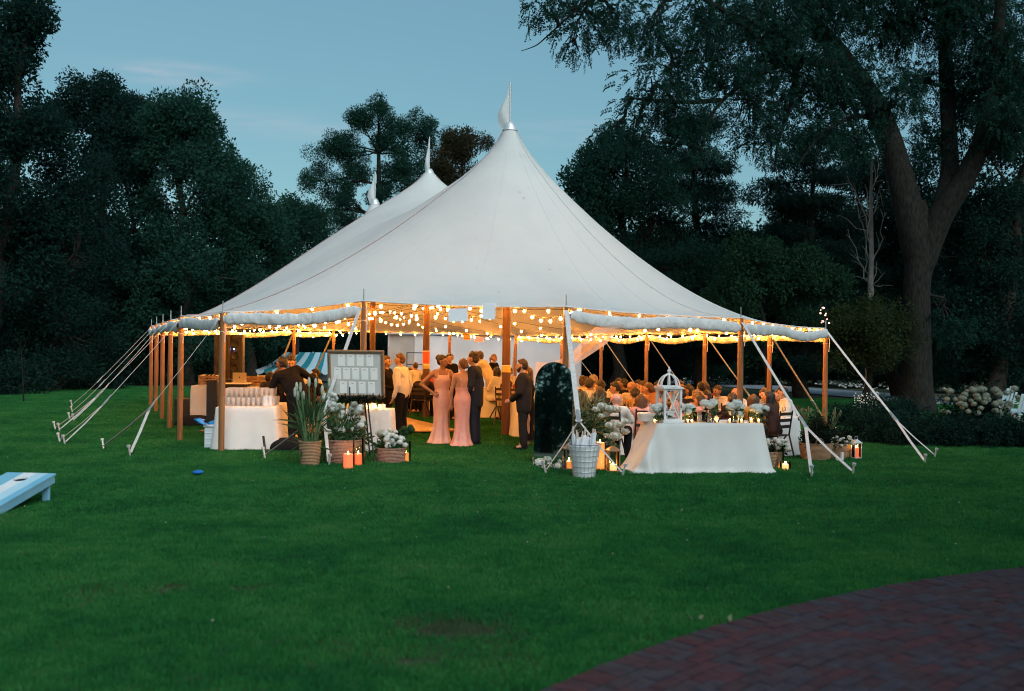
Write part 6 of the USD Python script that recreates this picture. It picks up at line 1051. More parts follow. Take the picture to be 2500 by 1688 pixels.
bl = [(rg.uniform(-.33, .30), rg.uniform(-.2, .15), rg.uniform(.05, .52), rg.uniform(.028, .06), R.choice(('petal_white', 'petal_white', 'petal_green'))) for _ in range(58)] + [(-.22 + rg.uniform(-.1, .1), rg.uniform(-.1, .1), .55 + rg.uniform(-.08, .12), rg.uniform(.035, .07), 'petal_white') for _ in range(14)]
bouquet('bouquet', 'tall loose bouquet of white flowers and greenery in the large sack basket', b2 + A([-.02, 0, .42]), bl, (.42, .28, .40), 520, 'leaf_bouquet', .13, .045, 51, base=(0, 0, -.15))
b3 = ground(953, 1130) + A([0, .1, 0]); basket('basket', 'low wide straw basket of hydrangeas beside the easel', b3, .215, .235, .22, 'sack', 0)
bl = [(.02 + rg.uniform(-.14, .22), -.16 + rg.uniform(-.05, .1), rg.uniform(.02, .24), rg.uniform(.035, .055), 'petal_white') for _ in range(24)] + [(.24 + rg.uniform(-.09, .09), rg.uniform(-.05, .1), .26 + rg.uniform(-.06, .08), .05, 'leaf_bouquet') for _ in range(12)] + [(-.1 + rg.uniform(-.1, .1), 0, .2, .07, 'petal_green') for _ in range(3)]
bouquet('bouquet', 'white and green hydrangeas in the low straw basket', b3 + A([0, 0, .25]), bl, (.27, .2, .16), 240, 'leaf_bouquet', .12, .06, 52, base=(0, 0, -.12))
def candle(label, g, r, h, wm='candle_wax', cyl_r=None, cyl_h=None, group='glowing candles on the grass'):
    t = thing('candle', label, 'candle', g, 0, group); part('wax', lathe([(.001, 0), (r, 0), (r, h - .01), (r - .01, h), (r * .6, h - .02), (.001, h - .022)], 24), wm, t, smooth=35); part('flame', ball((0, 0, h + .012), .012, 1, (.7, .7, 2.0)), 'flame_glow', t)
    if cyl_r: part('glass_sleeve', lathe([(cyl_r, 0), (cyl_r, cyl_h), (cyl_r * 1.02, cyl_h + .01), (cyl_r - .004, cyl_h), (cyl_r - .004, .005), (.001, .005)], 28), 'clear_glass', t, smooth=35)
    return t
candle('thick red orange pillar candle before the large sack basket', ground(850, 1144), .072, .22, 'red_candle_wax'); candle('second orange candle in clear glass behind the thick red one', ground(873, 1139) + A([0, .06, 0]), .06, .19, 'red_candle_wax', .085, .42); candle('yellow glowing candle in a tall glass jar at the low basket', ground(990, 1128), .05, .15, 'candle_wax', .085, .32)

# arched mirror
mc = (ground(1306, 1138) + ground(1392, 1138)) / 2; my = math.radians(-14); t = thing('arched_mirror', 'tall frameless arched mirror leaning by the entrance and reflecting dark trees', 'mirror', mc + A([0, .1, 0]), my)
mw, mh = .60, 1.62; pts = [(-mw / 2, 0), (mw / 2, 0)] + [(mw / 2 * math.cos(a), mh - mw / 2 * 1.05 + mw / 2 * 1.05 * math.sin(a)) for a in np.linspace(0, PI, 22)]
def extr(p2, d0, d1):
    from shapely.geometry import Polygon
    m = trimesh.creation.extrude_polygon(Polygon(p2), abs(d1 - d0), engine='earcut'); v = np.asarray(m.vertices); return np.stack([v[:, 0], min(d0, d1) + v[:, 2], v[:, 1]], 1), np.asarray(m.faces)[:, ::-1]
lean_ = rx(-.05); sk_ = lambda m: (np.asarray(m[0]) @ lean_.T, m[1])
part('backing', sk_(extr([(x * 1.02, z * 1.004) for x, z in pts], .004, .03)), 'black_plastic', t); part('glass', sk_(extr(pts, -.003, .003)), 'mirror_glass', t)
part('strut', tube([(0, .10, 1.3), (0, .50, 0)], .015, 6), 'black_metal', t)
for k, (px, py, r) in enumerate(((1316, 1140, .085), (1309, 1128, .06), (1340, 1144, .06), (1362, 1146, .065), (1330, 1146, .045))):
    t = thing('white_blossom', ('large white bloom at the left foot of the mirror', 'small white bloom at the very left corner of the mirror', 'white bloom on the grass before the mirror', 'white bloom by the left foot of the guy strap', 'smallest white bloom before the mirror')[k], 'flower', ground(px, py) + A([0, 0, r * .7])); part('petals', bloom(r, 300 + k, 60), 'petal_white', t); part('leaf_bunch', leaves(14, (r, r, r * .6), .09, .04, k, centre=(0, 0, -r * .4)), 'leaf_bouquet', t)

# wire basket of paper fans
wb = ground(1428, 1169) + A([0, .16, 0]); t = thing('wire_basket', 'white lined wire basket filled with folded paper fans', 'basket', wb, .3); r1, r2, wh_ = .15, .232, .47
part('liner', lathe([(.001, .01), (r1 - .008, .01), (r2 - .012, wh_ - .02), (r2 - .02, wh_ - .02), (r1 - .02, .03), (.001, .03)], 36), 'white_paint', t, smooth=40)
for k in range(7): z = wh_ * k / 6; r = r1 + (r2 - r1) * k / 6 + .002; part('wire_hoop', tube([(r * math.cos(a), r * math.sin(a), z + .006) for a in np.linspace(0, 2 * PI, 33)], .0032 if k < 6 else .006, 5), 'wire_blue' if k == 6 else 'galvanised', t)
for k in range(20): a = k * 2 * PI / 20; part('wire_rib', tube([((r1 + .002) * math.cos(a), (r1 + .002) * math.sin(a), .004), ((r2 + .002) * math.cos(a), (r2 + .002) * math.sin(a), wh_)], .0028, 5), 'galvanised', t)
for k in range(15):
    x, y = rg.uniform(-.15, .15), rg.uniform(-.13, .13); p0 = wb + A([x, y, .28]); tilt = A([x * .5, y * .5, 1.0]); tilt /= np.linalg.norm(tilt); L = rg.uniform(.22, .36)
    f_ = thing('paper_fan', 'folded white paper fan standing in the wire basket', 'fan', group='paper fans in the wire basket'); part('paper', tube([p0, p0 + tilt * L], [.016, .026], 6), 'paper_white', f_); part('handle', tube([p0 + tilt * (L + .001), p0 + tilt * (L + rg.uniform(.05, .12))], .011, 6), 'wood_fan', f_)
t = thing('paper_pack', 'stack of flat white fan papers standing in the wire basket', 'paper', wb, .1)
for q in range(5): part('sheet', rbox((-.1 + .05 * q, .02 * (q % 2), .44 + .02 * (q % 3)), (.06, .012, .22), .002, rz(.2 * q - .4)), 'paper_white', t)
# greenery and roses on a pedestal
gp_ = ground(1440, 1130) + A([0, .55, 0]); t = thing('pedestal_vase', 'dark pedestal vase holding the rose arrangement', 'vase', gp_); part('foot', cyl((0, 0, 0), .16, .03, 24), 'black_plastic', t); part('column', cyl((0, 0, .03), .06, .34, 18, .05), 'black_plastic', t); part('bowl', lathe([(.05, .37), (.17, .43), (.19, .50), (.17, .51), (.001, .46)], 26), 'black_plastic', t, smooth=40)
kk = 15.4 / F; bx = []
for px, py, r in ((1470, 992, .075), (1455, 1000, .06), (1490, 998, .075), (1507, 1000, .065), (1480, 1012, .06), (1490, 1039, .075), (1513, 1038, .08), (1527, 1054, .065), (1503, 1066, .095), (1482, 1064, .05), (1468, 1016, .05), (1530, 1030, .06)):
    q = at(px, py, 15.35 + rg.uniform(-.1, .1)); bx.append((*(q - gp_ - A([0, 0, .55])), r, 'petal_cream'))
t = bouquet('rose_arrangement', 'wild arrangement of sage greenery and cream roses by the entrance', gp_ + A([0, 0, .55]), bx, (.38, .26, .36), 520, 'leaf_sage', .12, .034, 61, base=(0, 0, -.05), flower='rose')
part('leaf_spray', leaves(520, (.34, .24, .34), .10, .045, 62, centre=(.08, 0, .0)), 'leaf_bouquet', t); part('leaf_sprig', leaves(220, (.26, .2, .22), .20, .018, 63, droop=-.4, centre=(-.34, -.05, .06), shell=.3), 'leaf_sage', t); part('leaf_sprig', leaves(160, (.32, .2, .15), .20, .018, 64, droop=-1.0, centre=(-.02, 0, .32), shell=.2), 'leaf_sage', t); part('leaf_sprig', leaves(120, (.13, .12, .16), .10, .04, 65, droop=.6, centre=(.36, -.12, -.36)), 'leaf_bouquet', t)
def lantern(label, g, w, h, m, wm='candle_wax', rz_=0.0, cw=.05, chh=.12, group='candle lanterns on the grass'):
    t = thing('lantern', label, 'lantern', g, rz_, group); part('base', rbox((0, 0, .015), (w, w, .03), .005), m, t); bh = h * .68
    for sx in (-1, 1):
        for sy in (-1, 1): part('post', rbox((sx * (w / 2 - .009), sy * (w / 2 - .009), .03 + bh / 2), (.016, .016, bh), .003), m, t)
    for q in range(4): a = q * PI / 2; part('glass_pane', rbox(rz(a) @ A([0, -w / 2 + .009, .03 + bh / 2]), (w - .036, .003, bh - .01), .001, rz(a)), 'clear_glass', t)
    part('top_frame', rbox((0, 0, .03 + bh + .01), (w + .012, w + .012, .02), .004), m, t)
    v = A([[sx * w * .5, sy * w * .5, .05 + bh] for sx, sy in ((-1, -1), (1, -1), (1, 1), (-1, 1))] + [[sx * w * .14, sy * w * .14, h * .93] for sx, sy in ((-1, -1), (1, -1), (1, 1), (-1, 1))]); f = A([[0, 1, 5, 4], [1, 2, 6, 5], [2, 3, 7, 6], [3, 0, 4, 7], [4, 5, 6, 7]]); part('roof', (v, f), m, t); part('ring', tube([(.035 * math.cos(a), 0, h * .93 + .03 + .035 * math.sin(a)) for a in np.linspace(0, 2 * PI, 15)], .004, 5), m, t)
    part('candle', lathe([(.001, .031), (cw, .031), (cw, .03 + chh), (.001, .03 + chh - .01)], 20), wm, t); part('flame', ball((0, 0, .05 + chh), .012, 1, (.7, .7, 2)), 'flame_glow', t); return t
lantern('bronze glass lantern with orange candle left of the wire basket', ground(1390, 1150) + A([0, .1, 0]), .17, .42, 'bronze', 'candle_wax', .3, .055, .11); lantern('copper glass lantern with bright candle right of the wire basket', ground(1496, 1153), .18, .42, 'copper', 'tealight_wax', .2, .06, .09); lantern('steel topped lantern with orange candle right of the right hand baskets', ground(2090, 1121), .155, .40, 'galvanised', 'red_candle_wax', .25, .05, .19)
candle('tall orange pillar candle behind the wire basket', ground(1466, 1150) + A([0, .12, 0]), .07, .42, 'candle_wax', None, None)

# welcome table
L0 = ground(1604, 1157); wy = .20; wl = 1.74; e_ = A([math.cos(wy), math.sin(wy), 0]); nrm_ = A([-math.sin(wy), math.cos(wy), 0]); wc = L0 + e_ * wl / 2 + nrm_ * .42; wc[2] = -.01
t = thing('welcome_table', 'long folding table under the white cloth at the right of the entrance', 'table', wc, wy); part('tabletop', rbox((0, 0, .70), (wl - .06, .74, .03), .008), 'crate_wood', t)
for sx in (-1, 1):
    for sy in (-1, 1): part('leg', tube([(sx * (wl / 2 - .2), sy * .28, 0), (sx * (wl / 2 - .2), sy * .28, .69)], .016, 8), 'steel', t)
ol = rect_outline(wl - .05, .76, .035, 70); cv_, cf_ = drape(ol, .742, .012, .05, .030, 9, 5, rows=14, pool=.03); cv_ = A(cv_)
low = np.clip((.742 - cv_[:, 2]) / .73, 0, 1); lend = np.clip((-cv_[:, 0] - wl / 2 + .40) / .4, 0, 1) ; fr_ = np.clip(-cv_[:, 1] / .38, 0, 1)
cv_[:, 0] -= low ** 1.1 * lend * .30; cv_[:, 1] -= low ** 1.5 * .06 * fr_; cv_[:, 1] += low * lend * .06 * np.sin(cv_[:, 0] * 22 + cv_[:, 1] * 9); cv_[:, 0] += low * np.clip((cv_[:, 0] - wl / 2 + .3) / .3, 0, 1) * .07; cv_[:, 1] -= low ** 2 * .10 * np.exp(-((cv_[:, 0] - wl / 2 + .12) / .16) ** 2)
single('tablecloth', (cv_, cf_), 'linen', 'long white cloth flaring to the grass over the welcome table', 'tablecloth', wc, wy, smooth=True)
TZ = .744
def tt(px, d=.0): # a spot on the welcome table in the column px, d metres behind its front edge
    a, _ = ray(px, 1040); f0 = wc - nrm_ * .38; e = A([math.cos(wy), math.sin(wy), 0]); p0 = f0 + nrm_ * d
    s = (a * p0[1] - p0[0]) / (e[0] - a * e[1]); q = p0 + e * s; return A([q[0], q[1], wc[2] + TZ])
rb = L0 + e_ * .09 + nrm_ * .62
t = thing('round_box', 'white round cake box at the back left corner of the welcome table', 'box', A([rb[0], rb[1], wc[2] + .744]), 0); part('box', lathe([(.001, 0), (.185, 0), (.188, .085), (.001, .085)], 36), 'white_paint', t, smooth=40); part('lid', lathe([(.001, .122), (.186, .12), (.195, .115), (.195, .086), (.001, .086)], 36), 'white_paint', t, smooth=40)
fe = leaves(90, (.10, .07, .05), .09, .03, 71, droop=-.9); single('feather_puff', fe, 'feather', 'fluffy pale pink feather puff lying on the round box', 'decoration', A([rb[0] + .09, rb[1], .757 + .14]))
# white domed lantern
lp_ = tt(1632, .20); t = thing('white_lantern', 'large white wooden lantern with domed top and crossed sides', 'lantern', lp_, wy + .12); w, bh = .30, .47
part('base', rbox((0, 0, .02), (w + .03, w + .03, .04), .005), 'white_paint', t); part('collar', rbox((0, 0, bh + .055), (w + .035, w + .035, .03), .005), 'white_paint', t)
for sx in (-1, 1):
    for sy in (-1, 1): part('post', rbox((sx * (w / 2 - .0175), sy * (w / 2 - .0175), .04 + bh / 2), (.035, .035, bh), .004), 'white_paint', t)
for q in range(4):
    a = q * PI / 2; L = math.hypot(w - .07, bh - .03)
    for s in (-1, 1): part('cross_bar', rbox(rz(a) @ A([0, -w / 2 + .014 + .006 * (s > 0), .04 + bh / 2]), (.018, .011, L), .002, rz(a) @ ry(s * math.atan2(w - .07, bh - .03))), 'white_paint', t)
    for z in (.052, .028 + bh): part('rail', rbox(rz(a) @ A([0, -w / 2 + .0175, z]), (w - .07, .028, .024), .003, rz(a)), 'white_paint', t)
for q in range(8):
    a = q * PI / 4 + PI / 8; part('dome_rib', tube([(.165 * math.cos(b) * math.cos(a), .165 * math.cos(b) * math.sin(a), bh + .07 + .19 * math.sin(b)) for b in np.linspace(0, 1.42, 10)], .0105, 6), 'white_paint', t, smooth=True)
part('dome_ring', tube([(.165 * math.cos(a), .165 * math.sin(a), bh + .078) for a in np.linspace(0, 2 * PI, 33)], .012, 6), 'white_paint', t); part('finial', lathe([(.001, 0), (.045, 0), (.04, .015), (.015, .022), (.028, .045), (.03, .06), (.012, .082), (.016, .10), (.001, .125)], 18, (0, 0, bh + .255)), 'white_paint', t, smooth=40); part('latch', rbox((w / 2 - .02, -w / 2 - .004, .25), (.012, .012, .05), .002), 'black_metal', t)
t2 = thing('card_stack', 'pile of blue grey envelopes inside the white domed lantern', 'cards', lp_ + A([0, 0, .066]), wy)
for q in range(6): part('envelope', rbox((R.uniform(-.02, .02), R.uniform(-.02, .02), .012 + q * .022), (.18, .13, .018), .002, rz(R.uniform(-.4, .4))), R.choice(('grey_ink', 'card', 'grey_shirt')), t2)
# hydrangea vases
def vase(label, p, vr, vh, heads, seed, seedn=40):
    t = thing('hydrangea_vase', label, 'flowers', p, 0, 'hydrangea vases on the welcome table'); part('glass_vase', lathe([(.001, 0), (vr, 0), (vr * 1.05, vh * .6), (vr * 1.15, vh), (vr * 1.1, vh), (vr * .98, vh * .6), (vr * .92, .008), (.001, .008)], 24), 'clear_glass', t, smooth=40)
    part('stems', join([tube([(.3 * h_[0], .2 * h_[1], .015), (h_[0] * .5, h_[1] * .5, vh), (h_[0], h_[1], h_[2] - .02)], .006, 5) for h_ in heads]), 'stem_green', t); part('leaf_bunch', leaves(22, (.10, .08, .05), .11, .06, seed, droop=.5, centre=(.01, 0, vh * 1.08)), 'leaf_bouquet', t)
    for q, (x, y, z, r) in enumerate(heads): part('blossom', mv(bloom(r, seed + q, 110), (x, y, z)), 'petal_white', t)
vase('hydrangea vase of three loose heads left of the white lantern', tt(1607, .10), .045, .12, [(-.055, 0, .235, .058), (.02, .03, .26, .055), (-.03, -.05, .20, .05), (.09, .05, .24, .05)], 801)
vase('wide hydrangea vase just right of the white lantern', tt(1678, .16), .04, .14, [(-.06, 0, .23, .06), (.02, -.03, .24, .065), (.085, .02, .22, .055), (0, -.05, .17, .055)], 811)
vase('tallest hydrangea vase with twin white heads', tt(1732, .18), .055, .18, [(-.075, 0, .29, .070), (.055, 0, .295, .078), (-.01, -.03, .26, .06)], 821)
vase('large round hydrangea vase near the middle right of the welcome table', tt(1795, .10), .06, .17, [(-.06, 0, .245, .075), (.02, 0, .285, .08), (.085, .02, .235, .065), (.06, -.05, .13, .06), (-.04, .04, .15, .05)], 831)
vase('hydrangea vase at the right end of the welcome table', tt(1852, .10), .055, .13, [(-.07, 0, .225, .07), (.0, .02, .235, .065), (.105, 0, .215, .06), (-.02, -.05, .18, .05)], 841)
for k, (px, d, rr2) in enumerate(((1679, .06, .022), (1690, .05, .024), (1750, .05, .024), (1781, .04, .028), (1810, .04, .030), (1834, .05, .036), (1852, .03, .026), (1598, .06, .024))):
    t = thing('tealight', ('tealight under the vase right of the white lantern', 'tealight left of the glass terrarium', 'tealight beside the small oval frame', 'tealight left of the large round hydrangeas', 'tealight right of the large round hydrangeas', 'bigger votive left of the last hydrangea vase', 'tealight at the foot of the last hydrangea vase', 'tealight left of the white lantern')[k], 'candle', tt(px, d), 0, 'tealights on the welcome table'); h_ = rr2 * 2.2
    part('cup', lathe([(.001, 0), (rr2, 0), (rr2 * 1.2, h_), (rr2 * 1.1, h_), (rr2 * .9, .005), (.001, .005)], 16), 'clear_glass', t, smooth=40); part('wax', cyl((0, 0, .006), rr2 * .85, h_ * .6, 14), 'tealight_wax', t); part('flame', ball((0, 0, h_ * .75), .009, 1, (.7, .7, 1.8)), 'flame_glow', t)
tr = tt(1707, .30); t = thing('terrarium', 'gold edged glass terrarium box on the welcome table', 'box', tr, wy + .2); w_, d_, h_ = .16, .13, .16
for sx in (-1, 1):
    for sy in (-1, 1): part('edge', rbox((sx * w_ / 2, sy * d_ / 2, h_ / 2), (.007, .007, h_), .001), 'gold', t)
for z in (.004, h_):
    for s in (-1, 1): part('edge', rbox((0, s * d_ / 2, z), (w_ - .008, .007, .007), .001), 'gold', t); part('edge', rbox((s * w_ / 2, 0, z), (.007, d_ - .008, .007), .001), 'gold', t)
for s in (-1, 1): part('glass_pane', rbox((0, s * (d_ / 2 - .001), h_ / 2), (w_ - .01, .002, h_ - .012), .0005), 'clear_glass', t); part('glass_pane', rbox((s * (w_ / 2 - .001), 0, h_ / 2), (.002, d_ - .01, h_ - .012), .0005), 'clear_glass', t)
for q in range(3): part('card', rbox((-.03 + .03 * q, .01, .06), (.07, .004, .09), .001, rz(.3 * q) @ rx(.2)), 'card', t)
fp = tt(1749, .12); t = thing('oval_frame', 'small dark oval picture frame between two hydrangea vases', 'frame', fp, wy - .3); part('rim', mv(tube([(.042 * math.cos(a), 0, .062 + .06 * math.sin(a)) for a in np.linspace(0, 2 * PI, 25)], .009, 7), rot=rx(.15)), 'black_metal', t, smooth=True); part('picture', mv(mv(cyl((0, 0, 0), 1, .004, 24), rot=np.diag([.04, .058, 1.0])), (0, 0, .062), rx(PI / 2)), 'grey_ink', t)
# right hand baskets
b = ground(1890, 1145) + A([0, .12, 0]); basket('basket', 'slatted pale wicker basket of white mums at the right end of the welcome table', b, .155, .19, .26, 'wicker_pale', 0)
bouquet('mums', 'white mums in dark leaves in the pale wicker basket', b + A([.03, 0, .30]), [(rg.uniform(-.19, .2), rg.uniform(-.16, .1), .05 + rg.uniform(-.02, .13), rg.uniform(.028, .04), 'petal_white') for _ in range(42)], (.22, .17, .12), 240, 'leaf_garland', .07, .04, 72, base=(0, 0, -.1), cat='plant')
candle('bright candle in clear glass jar beside the pale wicker basket', ground(1917, 1150), .05, .11, 'tealight_wax', .085, .14); candle('glowing candle behind the bright jar at the pale wicker basket', ground(1905, 1146) + A([0, .12, 0]), .045, .16, 'candle_wax', .09, .42)
b = ground(1999, 1126) + A([0, .2, 0]); basket('basket', 'big round wicker basket with raised rim near the right front guy strap', b, .25, .31, .31, 'wicker', 2, oval=.85)
bush('potted_plant', 'dark bushy plant with reedy spikes in the big round basket', b + A([.02, 0, .30]), (.30, .24, .50), 'leaf_garland', 34, 81, cat='plant', scale=(.35, .6)); b_ = b
b = ground(2053, 1121) + A([0, .18, 0]); basket('basket', 'smaller dark wicker basket of white mums beside the lantern', b, .2, .225, .27, 'wicker', 2, oval=.9)
bouquet('mums', 'small white mums in dark leaves in the smaller dark basket', b + A([0, 0, .33]), [(rg.uniform(-.24, .24), -.1 + rg.uniform(-.14, .06), rg.uniform(-.08, .10), rg.uniform(.02, .034), 'petal_white') for _ in range(34)], (.26, .2, .14), 260, 'leaf_garland', .08, .035, 73, base=(0, 0, -.1), cat='plant')
ms = []
for q in range(26):
    x, y = rg.uniform(-.32, .25), rg.uniform(-.1, .12); ms.append(tube([(x * .4, y, .28), (x, y, .62), (x * 1.7 + .05 * math.sin(q), y, .70 + rg.uniform(0, .28))], [.006, .005, .002], 4)); ms.append(mv(ball((0, 0, 0), .016, 1, (1, 1, 3)), (x * 1.7 + .05 * math.sin(q), y, .75 + rg.uniform(0, .2))))
single('reed_spray', join(ms), 'leaf_sage', 'reedy grass spikes rising between the two right hand baskets', 'plant', b_ + A([.22, .12, 0]))
t = thing('letter_block', 'small white letter shaped block on the grass before the dark basket', 'letter', ground(2051, 1127), .3); part('upright', rbox((.04, 0, .085), (.045, .05, .17), .004), 'white_paint', t); part('bar', rbox((-.035, 0, .03), (.10, .048, .06), .004), 'white_paint', t)

# sheer swag blowing from the entrance pole
def swag(u, v):
    top = [(1523, 792, 17.3), (1450, 800, 17.15), (1392, 868, 17.05), (1345, 886, 17.0), (1308, 884, 16.9)]; bot = [(1524, 794, 17.3), (1478, 842, 17.25), (1405, 890, 17.15), (1350, 912, 17.05), (1303, 934, 16.95)]
    Tp, Bp = A([at(*q) for q in top]), A([at(*q) for q in bot]); k = np.linspace(0, 1, 5); P = np.stack([np.interp(u, k, Tp[:, i]) for i in range(3)], -1); Q = np.stack([np.interp(u, k, Bp[:, i]) for i in range(3)], -1)
    w = P + (Q - P) * v[..., None]; w[..., 1] += .05 * np.sin(v * 9 + u * 4) * np.sin(PI * np.clip(u, .05, 1)); return w
o = single('sheer_curtain', grid(swag, 30, 12), 'sheer', 'sheer peach curtain blowing from the right side of the tent entrance', 'curtain', smooth=True)
# hanging placards, exit lamp, no smoking sign, pole bands
for k, (px, py, Y, w, h_, roll_, lab) in enumerate(((1118, 770, 16.82, .32, .215, .06, 'wide white card hanging under the roof edge near the middle'), (1194, 761, 16.86, .21, .265, -.02, 'upright white card hanging left of the front centre pole'))):
    c = at(px, py, Y); t = thing('hanging_card', lab, 'card', c, 0, 'white cards hung under the tent roof'); part('panel', rbox((0, 0, 0), (w, .02, h_), .004, ry(-roll_)), 'paper_white', t)
    for s in (-1, 1): part('cord', tube([(s * w * .4, 0, h_ * .48 - s * roll_ * w * .4), (s * w * .4, .12, 2.56 - c[2])], .003, 4), 'rope', t)
c = at(1169, 829, 36.2); t = thing('exit_lamp', 'glowing red emergency lamp at the back eave of the tent', 'lamp', c); part('housing', rbox((0, .03, 0), (.32, .08, .2), .01), 'white_plastic', t); part('glowing_face', rbox((0, -.02, 0), (.28, .02, .16), .004), 'red_lamp', t)
for s in (-1, 1): part('bracket_lamp', rbox((s * .2, 0, .07), (.07, .06, .05), .01), 'white_plastic', t)
c = at(1140, 822, 36.0); t = thing('warning_sign', 'small tan warning sign with dark lettering at the back eave', 'sign', c); part('board', rbox((0, 0, 0), (.25, .012, .24), .003), 'sign_tan', t)
tx = meshkit.text_mesh('NO', .055, .002, True); tv = np.asarray(tx.vertices); tv = np.stack([tv[:, 0], -tv[:, 2], tv[:, 1]], 1); part('lettering', (tv + A([-.055, -.0065, .03]), np.asarray(tx.faces)), 'dark_ink', t)
for q in range(2): part('text_line', rbox((0, -.0075, -.02 - q * .05), (.19, .003, .022), .001), 'dark_ink', t)
for k, (c_, z, h_, m_, lab) in enumerate(((C2, 1.57, .33, 'orange_tape', 'orange paper band round the middle centre pole'), (C2, 1.33, .13, 'yellow_paper', 'yellow tape band below the orange one on the middle centre pole'), (C1, 1.40, .15, 'yellow_paper', 'yellow notice wrapped round the front centre pole'))):
    t = thing('pole_band', lab, 'notice', (c_[0], c_[1], z)); part('paper', lathe([(.0905, -h_ / 2), (.094, -h_ / 2), (.0945, h_ / 2), (.0905, h_ / 2)], 24), m_, t, smooth=40); part('edge_tape', lathe([(.0948, h_ / 2 - .02), (.0955, h_ / 2 - .018), (.0955, h_ / 2 - .004), (.0948, h_ / 2 - .002)], 24), 'card', t)

# ------------------------------------------------------------------ behind the tent: catering tent, striped marquee, chairs, lamp
Yc = 42.5; x0, x1 = ray(948, 850)[0] * Yc, ray(1418, 850)[0] * Yc; t = thing('catering_tent', 'white walled catering tent close behind the wedding tent', 'tent', (0, 0, 0))
def wall(xa, ya, xb, yb, seed, top=2.35):
    L = math.hypot(xb - xa, yb - ya); n = np.array([-(yb - ya), xb - xa]) / L
    def f(u, v):
        fo_ = .07 * np.sin(u * L * 5 + 1.3 * np.sin(u * L * 1.7 + seed)) * (.25 + .75 * (1 - v)) + .10 * (meshkit.noise(np.stack([u * L * 1.2, v * 2.0, 0 * u + seed], -1), seed) - .5); sag = -.10 * np.abs(np.sin(u * L * 1.15)) * v ** 6
        return np.stack([xa + (xb - xa) * u + n[0] * fo_, ya + (yb - ya) * u + n[1] * fo_, top * v + sag + .02], -1)
    return grid(f, int(L / .09) + 4, 14)
xm = ray(1012, 850)[0] * Yc; part('wall_cloth', wall(xm, Yc, x1, Yc, 1), 'drape_wall', t, smooth=True); part('wall_cloth', wall(x0, Yc + .05, xm - .03, Yc + .05, 2), 'tarp', t, smooth=True, label='grey tarpaulin at the left end of the wall'); part('wall_cloth', wall(x1, Yc + .03, x1, Yc + 5.5, 3), 'drape_wall', t, smooth=True); part('wall_cloth', wall(x0, Yc + 5.5, x0, Yc + .08, 4), 'drape_wall', t, smooth=True)
xc = (x0 + x1) / 2
def rf(u, v):
    a = u * 4; ks = A([[x0 - .1, Yc - .1], [x1 + .1, Yc - .1], [x1 + .1, Yc + 5.6], [x0 - .1, Yc + 5.6], [x0 - .1, Yc - .1]]); bx_ = np.interp(a, range(5), ks[:, 0]); by_ = np.interp(a, range(5), ks[:, 1]); tx_ = np.clip(bx_, xc - 1.2, xc + 1.2); return np.stack([bx_ + (tx_ - bx_) * v, by_ + (Yc + 2.75 - by_) * v, 2.34 + 1.2 * v ** 1.3], -1)
part('canopy_roof', grid(rf, 41, 8), 'drape_wall', t, smooth=True)
for x in (x0, xm, (xm + x1) / 2, x1): part('pole', cyl((x, Yc + .12, 0), .04, 2.4, 10), 'galvanised', t)
c = gat(1004, 41.9); t = thing('black_rack', 'black metal rack frame before the grey tarpaulin', 'rack', c); 
for x in (-.18, .55): part('post', rbox((x, 0, .8), (.035, .035, 1.6), .004), 'black_metal', t)
for z in (.5, 1.1, 1.58): part('rail', rbox((.185, 0, z), (.69, .03, .035), .004), 'black_metal', t)
Ys = 50.0; xa, xb = ray(655, 880)[0] * Ys, ray(815, 880)[0] * Ys; t = thing('striped_marquee', 'teal and white striped marquee far behind the left tables', 'tent', (0, 0, 0)); ns = 11
for k in range(ns):
    u0, u1 = k / ns, (k + 1) / ns; xA, xB = xa - .6 + (xb - xa + 1.2) * u0, xa - .6 + (xb - xa + 1.2) * u1; xcn = (xa + xb) / 2
    part('stripe', grid(lambda u, v, xA=xA, xB=xB: np.stack([(xA + (xB - xA) * u) + (xcn - (xA + (xB - xA) * u)) * v * .35, Ys + 3.0 * v, .62 + .85 * v - .12 * np.sin(PI * v)], -1), 3, 8), 'teal_stripe' if k % 2 else 'pale_stripe', t, smooth=True)
    part('valance', grid(lambda u, v, xA=xA, xB=xB: np.stack([xA + (xB - xA) * u, Ys - .02 + 0 * u, .62 - .22 * v * (1 - .5 * (2 * u - 1) ** 2)], -1), 5, 3), 'teal_stripe' if k % 2 else 'pale_stripe', t)
for x in (xa - .5, xb + .5): part('pole', tube([(x, Ys, -.1), (x, Ys, .64)], .03, 8), 'galvanised', t)
part('pole', tube([((xa + xb) / 2, Ys + 3, -.1), ((xa + xb) / 2, Ys + 3, 1.5)], .04, 8), 'galvanised', t)
part('back_cloth', grid(lambda u, v: np.stack([xa + (xb - xa) * u, Ys + 3.05 + 0 * u, 1.46 * v * (1 - .15 * (2 * u - 1) ** 2)], -1), 8, 6), 'pale_stripe', t)
